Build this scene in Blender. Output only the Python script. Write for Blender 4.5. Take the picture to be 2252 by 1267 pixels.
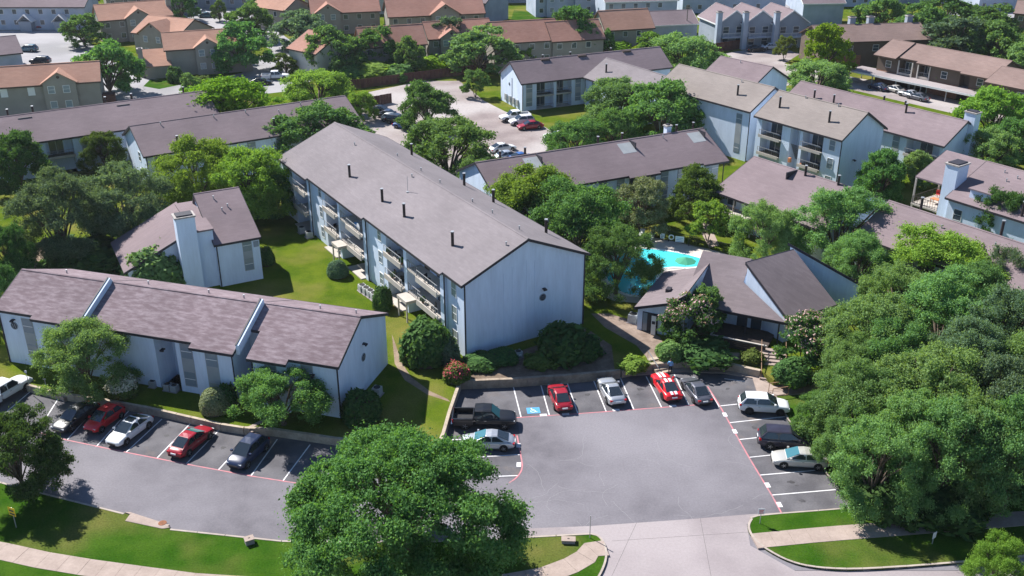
import bpy, bmesh, math, random
import numpy as np
from mathutils import Vector, Matrix
R = math.radians
random.seed(7)
scene = bpy.context.scene
for _o in list(bpy.data.objects): bpy.data.objects.remove(_o)

# ------------------------------------------------------------------ camera
CAM_F, CAM_PITCH, CAM_H = 2200.0, R(25), 50.0          # focal length in photo pixels (width 2252), tilt, height
cam_d = bpy.data.cameras.new('camera'); cam = bpy.data.objects.new('camera', cam_d)
scene.collection.objects.link(cam); scene.camera = cam
cam.location = (0, 0, CAM_H); cam.rotation_euler = (R(90) - CAM_PITCH, 0, 0)
cam_d.sensor_width = 36; cam_d.lens = 36 * CAM_F / 2252; cam_d.clip_start = 1; cam_d.clip_end = 6000
# ------------------------------------------------------------------ light
SUN_EL = 45.0; SUN_DIR = Vector((-0.74, 0.67, 0)).normalized()      # horizontal direction TOWARDS the sun
w = bpy.data.worlds.new('World'); scene.world = w; w.use_nodes = True
nt = w.node_tree; bg = nt.nodes['Background']; sky = nt.nodes.new('ShaderNodeTexSky')
sky.sky_type = 'NISHITA'; sky.sun_disc = False; sky.sun_elevation = R(SUN_EL)
sky.sun_rotation = math.atan2(SUN_DIR.x, SUN_DIR.y)
sky.air_density = 1.0; sky.dust_density = 0.2; sky.ozone_density = 4.5; sky.altitude = 1500
nt.links.new(sky.outputs[0], bg.inputs[0]); bg.inputs[1].default_value = 0.08
sd = bpy.data.lights.new('sun', 'SUN'); sun = bpy.data.objects.new('sun', sd); scene.collection.objects.link(sun)
sd.energy = 5.0; sd.angle = R(0.55); sd.color = (1.0, 0.965, 0.92)
sdir = Vector((SUN_DIR.x * math.cos(R(SUN_EL)), SUN_DIR.y * math.cos(R(SUN_EL)), math.sin(R(SUN_EL))))
sun.rotation_euler = sdir.to_track_quat('Z', 'Y').to_euler(); sun.location = (0, 0, 120)
scene.view_settings.view_transform = 'Standard'; scene.view_settings.look = 'None'
scene.view_settings.exposure = 0.90; scene.view_settings.gamma = 1.0
scene.render.engine = 'CYCLES'
cy = scene.cycles
cy.max_bounces = 6; cy.diffuse_bounces = 3; cy.glossy_bounces = 2; cy.transmission_bounces = 2; cy.transparent_max_bounces = 4
cy.use_denoising = True; cy.denoiser = 'OPENIMAGEDENOISE'; cy.caustics_reflective = False; cy.caustics_refractive = False
cy.sample_clamp_indirect = 4

# ------------------------------------------------------------------ helpers
_c, _s = math.cos(CAM_PITCH), math.sin(CAM_PITCH)
def P(u, v, z=0.0):
    """a point of the site, surveyed from the photograph: where the line of sight meets height z"""
    x = (u - 1126) / CAM_F; y = (v - 633.5) / CAM_F
    d = (x, _c - y * _s, -_s - y * _c); t = (z - CAM_H) / d[2]
    return Vector((d[0] * t, d[1] * t, z))
def depth(p): return p.y * _c - (p.z - CAM_H) * _s
ZG = 0.7                                            # level of the raised site behind the retaining walls
col = scene.collection

class MB:
    def __init__(s): s.v = []; s.f = []
    def poly(s, pts):
        i = len(s.v); s.v += [tuple(p) for p in pts]; s.f.append(tuple(range(i, i + len(pts)))); return s
    def box(s, x0, x1, y0, y1, z0, z1):
        i = len(s.v)
        s.v += [(x0,y0,z0),(x1,y0,z0),(x1,y1,z0),(x0,y1,z0),(x0,y0,z1),(x1,y0,z1),(x1,y1,z1),(x0,y1,z1)]
        s.f += [tuple(i+k for k in q) for q in ((0,3,2,1),(4,5,6,7),(0,1,5,4),(1,2,6,5),(2,3,7,6),(3,0,4,7))]; return s
    def bar(s, a, b, wy, wz):
        """rectangular bar from a to b"""
        a = Vector(a); b = Vector(b); d = (b - a).normalized()
        up = Vector((0,0,1)) if abs(d.z) < .99 else Vector((0,1,0))
        sx = d.cross(up).normalized() * wy / 2; uz = sx.cross(d).normalized() * wz / 2
        i = len(s.v)
        for p in (a, b):
            for q in (-sx-uz, sx-uz, sx+uz, -sx+uz): s.v.append(tuple(p + q))
        s.f += [tuple(i+k for k in q) for q in ((0,3,2,1),(4,5,6,7),(0,1,5,4),(1,2,6,5),(2,3,7,6),(3,0,4,7))]; return s
    def prism(s, pts, z0, z1):
        n = len(pts); i = len(s.v)
        f0 = z0 if callable(z0) else (lambda x, y: z0); f1 = z1 if callable(z1) else (lambda x, y: z1)
        s.v += [(p[0], p[1], f0(p[0], p[1])) for p in pts] + [(p[0], p[1], f1(p[0], p[1])) for p in pts]
        s.f.append(tuple(range(i + n - 1, i - 1, -1))); s.f.append(tuple(range(i + n, i + 2 * n)))
        for k in range(n): s.f.append((i + k, i + (k + 1) % n, i + n + (k + 1) % n, i + n + k))
        return s
    def slab(s, pts, t):
        """a sheet of 3-d points given thickness t downwards"""
        n = len(pts); i = len(s.v)
        s.v += [(p[0], p[1], p[2] - t) for p in pts] + [tuple(p) for p in pts]
        s.f.append(tuple(range(i + n - 1, i - 1, -1))); s.f.append(tuple(range(i + n, i + 2 * n)))
        for k in range(n): s.f.append((i + k, i + (k + 1) % n, i + n + (k + 1) % n, i + n + k))
        return s
    def extrude_x(s, prof, x0, x1):
        """profile in (y, z), counter-clockwise, swept along x"""
        n = len(prof); i = len(s.v)
        s.v += [(x0, y, z) for y, z in prof] + [(x1, y, z) for y, z in prof]
        s.f.append(tuple(range(i + n - 1, i - 1, -1))); s.f.append(tuple(range(i + n, i + 2 * n)))
        for k in range(n): s.f.append((i + k, i + (k + 1) % n, i + n + (k + 1) % n, i + n + k))
        return s
    def cyl(s, a, b, r0, r1=None, n=10, caps=True):
        r1 = r0 if r1 is None else r1
        a = Vector(a); b = Vector(b); d = (b - a).normalized()
        up = Vector((0,0,1)) if abs(d.z) < .9 else Vector((1,0,0))
        e = d.cross(up).normalized(); g = d.cross(e)
        i = len(s.v)
        for p, r in ((a, r0), (b, r1)):
            for k in range(n):
                t = 2 * math.pi * k / n; s.v.append(tuple(p + e * math.cos(t) * r + g * math.sin(t) * r))
        for k in range(n): s.f.append((i + k, i + n + k, i + n + (k + 1) % n, i + (k + 1) % n))
        if caps: s.f.append(tuple(range(i, i + n))); s.f.append(tuple(range(i + 2 * n - 1, i + n - 1, -1)))
        return s
    def tube(s, path, r, n=6):
        for k in range(len(path) - 1):
            r0 = r[k] if isinstance(r, (list, tuple)) else r; r1 = r[k + 1] if isinstance(r, (list, tuple)) else r
            s.cyl(path[k], path[k + 1], r0, r1, n)
        return s
    def dome(s, c, rx, ry, rz, nu=14, nv=6):
        i = len(s.v)
        for a in range(nv):
            t = math.pi / 2 * a / nv
            for b in range(nu):
                q = 2 * math.pi * b / nu
                s.v.append((c[0] + rx * math.cos(t) * math.cos(q), c[1] + ry * math.cos(t) * math.sin(q), c[2] + rz * math.sin(t)))
        s.v.append((c[0], c[1], c[2] + rz))
        for a in range(nv - 1):
            for b in range(nu):
                s.f.append((i + a*nu + b, i + a*nu + (b+1) % nu, i + (a+1)*nu + (b+1) % nu, i + (a+1)*nu + b))
        for b in range(nu): s.f.append((i + (nv-1)*nu + b, i + (nv-1)*nu + (b+1) % nu, i + nv*nu))
        return s
    def mesh(s, name):
        me = bpy.data.meshes.new(name); me.from_pydata(s.v, [], s.f); me.update(); return me
    def build(s, name, m, parent=None, smooth=False, fix=False):
        me = s.mesh(name)
        if fix or True:
            bm = bmesh.new(); bm.from_mesh(me); bmesh.ops.recalc_face_normals(bm, faces=bm.faces); bm.to_mesh(me); bm.free()
        me.materials.append(m)
        if smooth: me.polygons.foreach_set('use_smooth', [True] * len(me.polygons))
        return link(name, me, parent)
def link(name, me, parent=None):
    o = bpy.data.objects.new(name, me); col.objects.link(o)
    if parent is not None: o.parent = parent
    return o
def empty(name, loc=(0,0,0), rz=0.0, label=None, cat=None, group=None):
    o = bpy.data.objects.new(name, None); col.objects.link(o); o.location = loc; o.rotation_euler = (0, 0, rz)
    o.empty_display_size = 0.5
    return tag(o, label, cat, group)
def tag(o, label=None, cat=None, group=None, kind=None):
    if label: o['label'] = label
    if cat: o['category'] = cat
    if group: o['group'] = group
    if kind: o['kind'] = kind
    return o
def copy_tree(o, parent=None):
    c = o.copy(); col.objects.link(c); c.parent = parent
    for ch in o.children: copy_tree(ch, c)
    return c

# ------------------------------------------------------------------ materials
M = {}
def mat(name, c, rough=.8, c2=None, scale=1.0, detail=4, spec=.3, metal=0.0, coat=0.0, stretch=None, fine=0.0, fine_scale=30, bump=0.0, ramp=(.35, .65), c3=None, scale3=.05, ramp3=(.5,.62), emit=None):
    m = bpy.data.materials.new(name); m.use_nodes = True; n = m.node_tree.nodes; l = m.node_tree.links
    b = n['Principled BSDF']; b.inputs['Roughness'].default_value = rough; b.inputs['Specular IOR Level'].default_value = spec
    b.inputs['Metallic'].default_value = metal; b.inputs['Coat Weight'].default_value = coat
    b.inputs['Coat Roughness'].default_value = .05
    b.inputs['Base Color'].default_value = (*c, 1)
    if c2 or fine or c3:
        tc = n.new('ShaderNodeTexCoord'); src = tc.outputs['Object']
        if stretch:
            mp = n.new('ShaderNodeMapping'); mp.inputs['Scale'].default_value = stretch; l.new(src, mp.inputs[0]); src = mp.outputs[0]
        out = None
        if c2:
            t = n.new('ShaderNodeTexNoise'); t.inputs['Scale'].default_value = scale; t.inputs['Detail'].default_value = detail; l.new(src, t.inputs['Vector'])
            r = n.new('ShaderNodeMapRange'); r.inputs[1].default_value = ramp[0]; r.inputs[2].default_value = ramp[1]; l.new(t.outputs[0], r.inputs[0])
            x = n.new('ShaderNodeMix'); x.data_type = 'RGBA'; x.inputs[6].default_value = (*c, 1); x.inputs[7].default_value = (*c2, 1)
            l.new(r.outputs[0], x.inputs[0]); out = x.outputs[2]
        if c3:
            t = n.new('ShaderNodeTexNoise'); t.inputs['Scale'].default_value = scale3; t.inputs['Detail'].default_value = 3; l.new(tc.outputs['Object'], t.inputs['Vector'])
            r = n.new('ShaderNodeMapRange'); r.inputs[1].default_value = ramp3[0]; r.inputs[2].default_value = ramp3[1]; l.new(t.outputs[0], r.inputs[0])
            x = n.new('ShaderNodeMix'); x.data_type = 'RGBA'; x.inputs[6].default_value = (*c, 1); x.inputs[7].default_value = (*c3, 1)
            if out is not None: l.new(out, x.inputs[6])
            l.new(r.outputs[0], x.inputs[0]); out = x.outputs[2]
        if fine:
            t = n.new('ShaderNodeTexNoise'); t.inputs['Scale'].default_value = fine_scale; t.inputs['Detail'].default_value = 3; l.new(src, t.inputs['Vector'])
            r = n.new('ShaderNodeMapRange'); r.inputs[1].default_value = .25; r.inputs[2].default_value = .75; r.inputs[3].default_value = 1 - fine; r.inputs[4].default_value = 1 + fine; l.new(t.outputs[0], r.inputs[0])
            x = n.new('ShaderNodeMix'); x.data_type = 'RGBA'; x.blend_type = 'MULTIPLY'; x.inputs[0].default_value = 1
            x.inputs[6].default_value = (*c, 1); l.new(r.outputs[0], x.inputs[7])
            if out is not None: l.new(out, x.inputs[6])
            out = x.outputs[2]
            if bump:
                bp = n.new('ShaderNodeBump'); bp.inputs['Strength'].default_value = bump; bp.inputs['Distance'].default_value = .03; l.new(t.outputs[0], bp.inputs['Height']); l.new(bp.outputs[0], b.inputs['Normal'])
        l.new(out, b.inputs['Base Color'])
    M[name] = m; return m
def shingle(name, c, c2, c3=None, row=.28, amount=.5):
    """asphalt shingles: staggered tabs of uneven tone with thin shadowless joints, in object space"""
    m = mat(name, c, .93, spec=.15); n = m.node_tree.nodes; l = m.node_tree.links; b = n['Principled BSDF']
    tc = n.new('ShaderNodeTexCoord')
    br = n.new('ShaderNodeTexBrick'); br.inputs['Scale'].default_value = 1; br.inputs['Brick Width'].default_value = .9; br.inputs['Row Height'].default_value = row
    br.inputs['Mortar Size'].default_value = .012; br.inputs['Color1'].default_value = (*c, 1); br.inputs['Color2'].default_value = (*c2, 1)
    br.inputs['Mortar'].default_value = (*[k * .72 for k in c], 1); br.inputs['Bias'].default_value = 0
    l.new(tc.outputs['Object'], br.inputs['Vector'])
    t = n.new('ShaderNodeTexNoise'); t.inputs['Scale'].default_value = 1.5; t.inputs['Detail'].default_value = 5; t.inputs['Roughness'].default_value = .65
    mp = n.new('ShaderNodeMapping'); mp.inputs['Scale'].default_value = (.62, 2.3, 1); l.new(tc.outputs['Object'], mp.inputs[0]); l.new(mp.outputs[0], t.inputs['Vector'])
    r = n.new('ShaderNodeMapRange'); r.inputs[1].default_value = .42; r.inputs[2].default_value = .66; l.new(t.outputs[0], r.inputs[0])
    x = n.new('ShaderNodeMix'); x.data_type = 'RGBA'; x.inputs[6].default_value = (*c, 1); x.inputs[7].default_value = (*(c3 or c2), 1); l.new(r.outputs[0], x.inputs[0])
    y = n.new('ShaderNodeMix'); y.data_type = 'RGBA'; y.inputs[0].default_value = amount; l.new(br.outputs[0], y.inputs[6]); l.new(x.outputs[2], y.inputs[7])
    # weather streaks and large uneven fading
    t2 = n.new('ShaderNodeTexNoise'); t2.inputs['Scale'].default_value = .16; t2.inputs['Detail'].default_value = 4; l.new(tc.outputs['Object'], t2.inputs['Vector'])
    r2 = n.new('ShaderNodeMapRange'); r2.inputs[1].default_value = .3; r2.inputs[2].default_value = .7; r2.inputs[3].default_value = .88; r2.inputs[4].default_value = 1.1; l.new(t2.outputs[0], r2.inputs[0])
    z = n.new('ShaderNodeMix'); z.data_type = 'RGBA'; z.blend_type = 'MULTIPLY'; z.inputs[0].default_value = 1; l.new(y.outputs[2], z.inputs[6]); l.new(r2.outputs[0], z.inputs[7])
    l.new(z.outputs[2], b.inputs['Base Color'])
    return m
shingle('roof_tan', (.245, .212, .195), (.205, .176, .162), (.28, .245, .225), amount=.55)
shingle('roof_grey', (.21, .186, .194), (.172, .152, .159), (.243, .216, .224), amount=.55)
shingle('roof_mauve', (.212, .166, .175), (.175, .136, .145), (.245, .195, .204), amount=.5)
shingle('roof_brown', (.185, .138, .150), (.135, .099, .108), (.335, .275, .295), amount=.72)
shingle('roof_club', (.2, .165, .172), (.15, .124, .13), (.235, .197, .205), amount=.4)
shingle('roof_orange', (.42, .235, .17), (.34, .185, .135), (.48, .29, .215), amount=.5)
shingle('roof_rust', (.36, .19, .145), (.28, .145, .11), (.42, .245, .195), amount=.5)
shingle('roof_bark', (.235, .165, .145), (.18, .125, .11), (.27, .2, .18), amount=.5)
mat('wall_white', (.67, .765, .90), .85, (.60, .69, .82), .9, 5, stretch=(1, 1, .16), fine=.05, fine_scale=5)
mat('wall_cream', (.66, .63, .58), .85, (.58, .55, .5), .4, 5)
mat('wall_tan', (.33, .30, .26), .85, (.28, .255, .22), .4, 5)
mat('wall_blue', (.44, .49, .58), .85, (.34, .4, .48), .4, 5)
mat('wall_greyblue', (.30, .34, .40), .85, (.25, .29, .34), .4, 5)
mat('wall_brown', (.15, .115, .09), .85, (.12, .09, .07), .4, 5)
mat('brick_orange', (.38, .19, .12), .9, (.28, .13, .085), 3, 5, fine=.12, fine_scale=14)
mat('panel_grey', (.36, .38, .39), .8, (.31, .33, .345), .8)
mat('trim_dark', (.035, .032, .04), .6)
mat('trim_brown', (.07, .045, .035), .6)
mat('trim_white', (.76, .76, .75), .6)
mat('balcony', (.50, .455, .405), .8, (.42, .38, .335), .9)
mat('rail', (.32, .33, .35), .5, metal=.3)
mat('glass', (.055, .075, .095), .08, spec=.7)
mat('glass_light', (.22, .27, .31), .12, spec=.6)
mat('blind', (.42, .44, .45), .7)
mat('interior', (.05, .048, .05), .9)
mat('flue', (.035, .025, .024), .55)
mat('chimney_cap', (.42, .39, .37), .7, (.3, .27, .25), 2)
mat('metal_grey', (.45, .46, .47), .45, metal=.5)
mat('ac_unit', (.47, .48, .47), .6, (.38, .385, .38), 6)
mat('asphalt', (.118, .11, .124), .9, (.152, .142, .158), .7, 7, fine=.12, fine_scale=6, c3=(.215, .203, .222), scale3=.075, ramp3=(.36, .64))
mat('asphalt_stall', (.082, .079, .088), .9, (.135, .13, .14), .42, 7, fine=.12, fine_scale=6, c3=(.15, .128, .12), scale3=.35, ramp3=(.6, .72))
mat('asphalt_old', (.28, .235, .225), .9, (.21, .17, .165), .25, 6, fine=.1, fine_scale=2.5, c3=(.37, .335, .325), scale3=.05, ramp3=(.42, .6))
mat('concrete', (.285, .248, .252), .88, (.25, .216, .221), .5, 6, fine=.07, fine_scale=5, c3=(.335, .295, .298), scale3=.09, ramp3=(.45, .6))
mat('concrete_warm', (.37, .295, .255), .88, (.31, .245, .21), .8, 6, fine=.09, fine_scale=5)
mat('concrete_far', (.325, .315, .325), .88, (.275, .265, .275), .12, 6, c3=(.22, .215, .222), scale3=.06, ramp3=(.52, .66))
mat('deck_light', (.58, .52, .47), .85, (.5, .45, .4), .8)
mat('path_brown', (.27, .205, .165), .9, (.19, .14, .11), 1.1, 6, fine=.15, fine_scale=5)
mat('kerb', (.42, .36, .31), .85, (.34, .29, .25), 1.2, 5, fine=.08)
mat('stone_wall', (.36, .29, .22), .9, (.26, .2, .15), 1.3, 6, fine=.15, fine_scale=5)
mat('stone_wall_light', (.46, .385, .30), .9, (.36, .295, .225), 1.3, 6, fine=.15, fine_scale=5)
mat('soil', (.20, .145, .10), .95, (.30, .225, .16), .6, 6, fine=.2, fine_scale=4)
mat('mulch', (.12, .085, .06), .95, (.20, .15, .11), .9, 6, fine=.2, fine_scale=5)
mat('paint_white', (.72, .71, .72), .7, (.50, .49, .5), 1.7, 6, ramp=(.45, .75))
mat('paint_red', (.52, .19, .215), .75, (.30, .2, .21), 1.2, 6, ramp=(.42, .72))
mat('paint_blue', (.06, .30, .58), .7, (.1, .33, .55), 2)
mat('red_kerb', (.45, .16, .15), .8, (.42, .34, .3), 1.5, 5)
mat('bark', (.14, .105, .08), .95, (.085, .065, .05), 3, 6, fine=.25, fine_scale=10)
mat('bark_grey', (.22, .19, .165), .95, (.14, .12, .1), 3, 6, fine=.25, fine_scale=10)
mat('wood_fence', (.13, .06, .045), .9, (.09, .042, .034), 1.5, 5)
mat('wood_dark', (.07, .052, .045), .85, (.045, .035, .03), 2)
mat('iron_black', (.02, .02, .022), .5)
mat('handrail', (.36, .21, .12), .6, (.22, .14, .09), 3)
mat('sign_yellow', (.75, .52, .03), .6)
mat('sign_white', (.75, .75, .75), .6)
mat('sign_red', (.55, .06, .06), .6)
mat('ink', (.04, .045, .06), .7)
mat('rust_lid', (.30, .12, .06), .85, (.2, .09, .05), 6)
mat('canvas_green', (.05, .30, .18), .8)
mat('plastic_red', (.6, .04, .04), .45); mat('plastic_blue', (.04, .2, .5), .45); mat('clay', (.5, .2, .09), .8)
mat('skin', (.42, .25, .17), .6); mat('shirt_blue', (.16, .42, .72), .85); mat('trousers_black', (.015, .016, .02), .9); mat('hair', (.02, .015, .012), .7)
def grass(name, c, c2, dry, amt=(.5, .66), fine=.28):
    m = mat(name, c, .95, c2, .45, 6, spec=0.0, fine=fine, fine_scale=7, c3=dry, scale3=.13, ramp3=amt, bump=.6)
    return m
grass('grass_lush', (.026, .074, .0065), (.048, .10, .011), (.125, .125, .035), (.50, .74))
grass('grass_dry', (.058, .10, .008), (.098, .135, .013), (.175, .16, .042), (.46, .68))
grass('grass_far', (.055, .095, .012), (.085, .12, .02), (.15, .13, .06), (.47, .62))
# pool water: clear, with the plaster below it
mw = mat('water', (.07, .58, .64), .04, spec=.5); nn = mw.node_tree.nodes; ll = mw.node_tree.links
tx = nn.new('ShaderNodeTexNoise'); tx.inputs['Scale'].default_value = 1.6; tx.inputs['Detail'].default_value = 2
bp = nn.new('ShaderNodeBump'); bp.inputs['Strength'].default_value = .12; bp.inputs['Distance'].default_value = .05
tc = nn.new('ShaderNodeTexCoord'); ll.new(tc.outputs['Object'], tx.inputs['Vector']); ll.new(tx.outputs[0], bp.inputs['Height']); ll.new(bp.outputs[0], nn['Principled BSDF'].inputs['Normal'])
mat('pool_plaster', (.35, .75, .8), .7)
# leaves
def leaf(name, c, c2, trans=.3, hue=.02):
    m = bpy.data.materials.new(name); m.use_nodes = True; n = m.node_tree.nodes; l = m.node_tree.links
    b = n['Principled BSDF']; b.inputs['Roughness'].default_value = .7; b.inputs['Specular IOR Level'].default_value = .05
    g = n.new('ShaderNodeNewGeometry'); oi = n.new('ShaderNodeObjectInfo')
    x = n.new('ShaderNodeMix'); x.data_type = 'RGBA'; x.inputs[6].default_value = (*c, 1); x.inputs[7].default_value = (*c2, 1); l.new(g.outputs['Random Per Island'], x.inputs[0])
    h = n.new('ShaderNodeHueSaturation')
    rh = n.new('ShaderNodeMapRange'); rh.inputs[3].default_value = .5 - hue; rh.inputs[4].default_value = .5 + hue; l.new(oi.outputs['Random'], rh.inputs[0]); l.new(rh.outputs[0], h.inputs['Hue'])
    mu = n.new('ShaderNodeMath'); mu.operation = 'MULTIPLY'; mu.inputs[1].default_value = 7.31; l.new(oi.outputs['Random'], mu.inputs[0])
    fr = n.new('ShaderNodeMath'); fr.operation = 'FRACT'; l.new(mu.outputs[0], fr.inputs[0])
    rv = n.new('ShaderNodeMapRange'); rv.inputs[3].default_value = .82; rv.inputs[4].default_value = 1.18; l.new(fr.outputs[0], rv.inputs[0]); l.new(rv.outputs[0], h.inputs['Value'])
    l.new(x.outputs[2], h.inputs['Color']); l.new(h.outputs[0], b.inputs['Base Color'])
    t = n.new('ShaderNodeBsdfTranslucent'); br = n.new('ShaderNodeMix'); br.data_type = 'RGBA'; br.blend_type = 'MULTIPLY'; br.inputs[0].default_value = 1
    l.new(h.outputs[0], br.inputs[6]); br.inputs[7].default_value = (1.3, 1.25, .5, 1); l.new(br.outputs[2], t.inputs['Color'])
    ms = n.new('ShaderNodeMixShader'); ms.inputs[0].default_value = trans; l.new(b.outputs[0], ms.inputs[1]); l.new(t.outputs[0], ms.inputs[2])
    l.new(ms.outputs[0], n['Material Output'].inputs['Surface']); M[name] = m
leaf('leaf_oak', (.075, .175, .05), (.185, .335, .108), .42)
leaf('leaf_dark', (.045, .108, .034), (.105, .205, .058), .38)
leaf('leaf_elm', (.125, .24, .082), (.24, .385, .15), .44)
leaf('leaf_light', (.125, .255, .04), (.25, .42, .08), .42)
leaf('leaf_bright', (.13, .25, .015), (.25, .38, .03), .38)
leaf('leaf_silver', (.085, .155, .09), (.185, .28, .17), .42)
leaf('leaf_olive', (.085, .135, .03), (.165, .225, .055), .36)
leaf('leaf_pale', (.16, .2, .08), (.36, .38, .22), .25)
leaf('blossom_pink', (.42, .25, .26), (.62, .45, .44), .2)
leaf('blossom_red', (.34, .05, .055), (.5, .11, .1), .2)
leaf('blossom_white', (.5, .5, .36), (.72, .72, .58), .2)
# ================================================================== SETTING
def struct(o): o['kind'] = 'structure'; return o
def pxs(lst, z=0.0): return [P(u, v, z) for u, v in lst]
from mathutils.geometry import delaunay_2d_cdt
def tri2d(pts):
    """triangles of a simple polygon (vertices, faces)"""
    v = [Vector((p[0], p[1])) for p in pts]; r = delaunay_2d_cdt(v, [], [list(range(len(v)))], 1, 1e-5)
    return [(q.x, q.y) for q in r[0]], [tuple(f) for f in r[2]]
def sheet(name, pts, z, m):
    """flat polygon sheet"""
    vs, fs = tri2d(pts); me = bpy.data.meshes.new(name); me.from_pydata([(x, y, z) for x, y in vs], [], fs); me.update(); me.materials.append(m)
    if me.polygons and me.polygons[0].normal.z < 0: me.flip_normals()
    return struct(link(name, me))
def slab(name, pts, z0, z1, m, parent=None):
    vs, fs = tri2d(pts); n = len(pts); k = len(vs)
    me = bpy.data.meshes.new(name)
    V = [(x, y, z1) for x, y in vs] + [(p[0], p[1], z0) for p in pts] + [(p[0], p[1], z1) for p in pts]
    me.from_pydata(V, [], list(fs) + [(k + i, k + (i + 1) % n, k + n + (i + 1) % n, k + n + i) for i in range(n)]); me.update(); me.materials.append(m)
    o = link(name, me, parent)
    return o if parent else struct(o)
def offset_path(path, d):
    out = []
    for i, p in enumerate(path):
        a = path[max(i-1, 0)]; b = path[min(i+1, len(path)-1)]
        t = Vector((b[0]-a[0], b[1]-a[1])).normalized(); out.append((p[0] - t.y * d, p[1] + t.x * d))
    return out
def strip(path, w0, w1, z0, z1):
    """a kerb or wall following a path; w0..w1 sideways offsets; one MB"""
    a = offset_path(path, w0); b = offset_path(path, w1); mb = MB(); n = len(path)
    zt = z1 if callable(z1) else (lambda i: z1)
    mb.v = [(p[0], p[1], z0) for p in a] + [(p[0], p[1], z0) for p in b] + [(p[0], p[1], zt(i)) for i, p in enumerate(a)] + [(p[0], p[1], zt(i)) for i, p in enumerate(b)]
    for k in range(n - 1):
        mb.f += [(2*n+k, 2*n+k+1, 3*n+k+1, 3*n+k), (k, k+1, 2*n+k+1, 2*n+k), (n+k, n+k+1, 3*n+k+1, 3*n+k)]
    mb.f += [(0, n, 3*n, 2*n), (n-1, 2*n-1, 4*n-1, 3*n-1)]
    return mb
def resample(path, step):
    out = [Vector((path[0][0], path[0][1]))]; 
    pts = [Vector((p[0], p[1])) for p in path]
    for a, b in zip(pts, pts[1:]):
        n = max(1, round((b - a).length / step))
        for k in range(1, n + 1): out.append(a.lerp(b, k / n))
    return out
def smooth_path(path, it=2):
    p = [Vector((q[0], q[1])) for q in path]
    for _ in range(it):
        o = [p[0]]
        for a, b in zip(p, p[1:]): o += [a.lerp(b, .25), a.lerp(b, .75)]
        o.append(p[-1]); p = o
    return p
def blocks(name, parent, path, w0, w1, z0, z1, step, m, gap=.012):
    """kerb stones / wall blocks / pavement slabs, one object each, laid along a path"""
    pts = resample(path, step); a = offset_path(pts, w0); b = offset_path(pts, w1)
    for k in range(len(pts) - 1):
        q = []
        for s, (f0, f1) in ((a, (gap, 1-gap)), (b, (1-gap, gap))):
            p0 = Vector(s[k]); p1 = Vector(s[k+1])
            q += [p0.lerp(p1, f0), p0.lerp(p1, f1)]
        j = random.uniform(-.006, .006)
        mb = MB().prism([(p.x, p.y) for p in q], z0, z1 + j); mb.build(name, m, parent)

# far ground under everything, to the horizon
g = MB().poly([(-2500, -600, -.12), (2500, -600, -.12), (2500, 4000, -.12), (-2500, 4000, -.12)]).build('ground', M['grass_far']); struct(g)
# street at the bottom of the frame (concrete)
street = sheet('street', [(-120, 20), (120, 20), (120, 61), (60, 61), (22, 59), (8, 64), (-30, 60), (-120, 66)], -.02, M['concrete'])
# ------------------------------------------------------------ lot outline (z = 0), clockwise from far left
kerbL = pxs([(-420, 770), (-200, 812), (0, 843), (73, 860), (135, 876), (240, 892), (330, 908), (490, 945), (540, 953)])
wallL = pxs([(540, 953), (604, 956), (739, 976), (860, 989), (955, 992)])
wallM = pxs([(958, 1000), (972, 966), (985, 920), (1000, 876), (1009, 852)])
wallT = pxs([(1009, 853), (1128, 848), (1247, 840), (1330, 832), (1362, 829)])
walkT = pxs([(1362, 829), (1421, 825), (1500, 819), (1590, 822), (1655, 833), (1666, 868), (1700, 872)])
kerbR = pxs([(1704, 874), (1731, 924), (1770, 975), (1811, 1037), (1873, 1121)])
frontR = pxs([(1873, 1121), (1800, 1127), (1720, 1133), (1668, 1138), (1651, 1143)])
lot_poly = [(-90, 93)] + kerbL + wallL + wallM + wallT + walkT + kerbR + frontR + pxs([(1651, 1143), (1400, 1156), (1143, 1166), (1143, 1186), (1080, 1190), (850, 1194), (620, 1192), (375, 1166), (275, 1132), (60, 1078), (-200, 1020)]) + [(-90, 75)]
lot = sheet('parking_lot', [(p[0], p[1]) for p in [(-92, 96), (40, 96), (40, 58), (-92, 58)]], 0.0, M['asphalt'])
# darker, less travelled asphalt of the stalls
def stall_sheet(pts): 
    o = sheet('stall_pavement', pts, .004, M['asphalt_stall']); o.parent = lot; del o['kind']
redL = pxs([(-330, 845), (147, 968), (211, 983), (277, 995), (344, 1009), (410, 1021), (480, 1034), (551, 1047), (622, 1058), (660, 1064)])
stall_sheet([(p.x, p.y) for p in kerbL + wallL[:3] + [P(850, 1090)] + list(reversed(redL))])
stall_sheet([(p.x, p.y) for p in wallT + walkT[:5] + pxs([(1665, 866), (1583, 893), (1515, 892), (1455, 896), (1333, 905), (1208, 913), (1102, 921)]) + pxs([(985, 921)])])
stall_sheet([(p.x, p.y) for p in pxs([(985, 922), (1138, 921), (1143, 960), (1150, 1030), (1140, 1050), (950, 1060), (955, 1000)])])
stall_sheet([(p.x, p.y) for p in pxs([(1584, 893), (1666, 868), (1700, 874)]) + kerbR + pxs([(1873, 1121), (1720, 1132)])])
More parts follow.
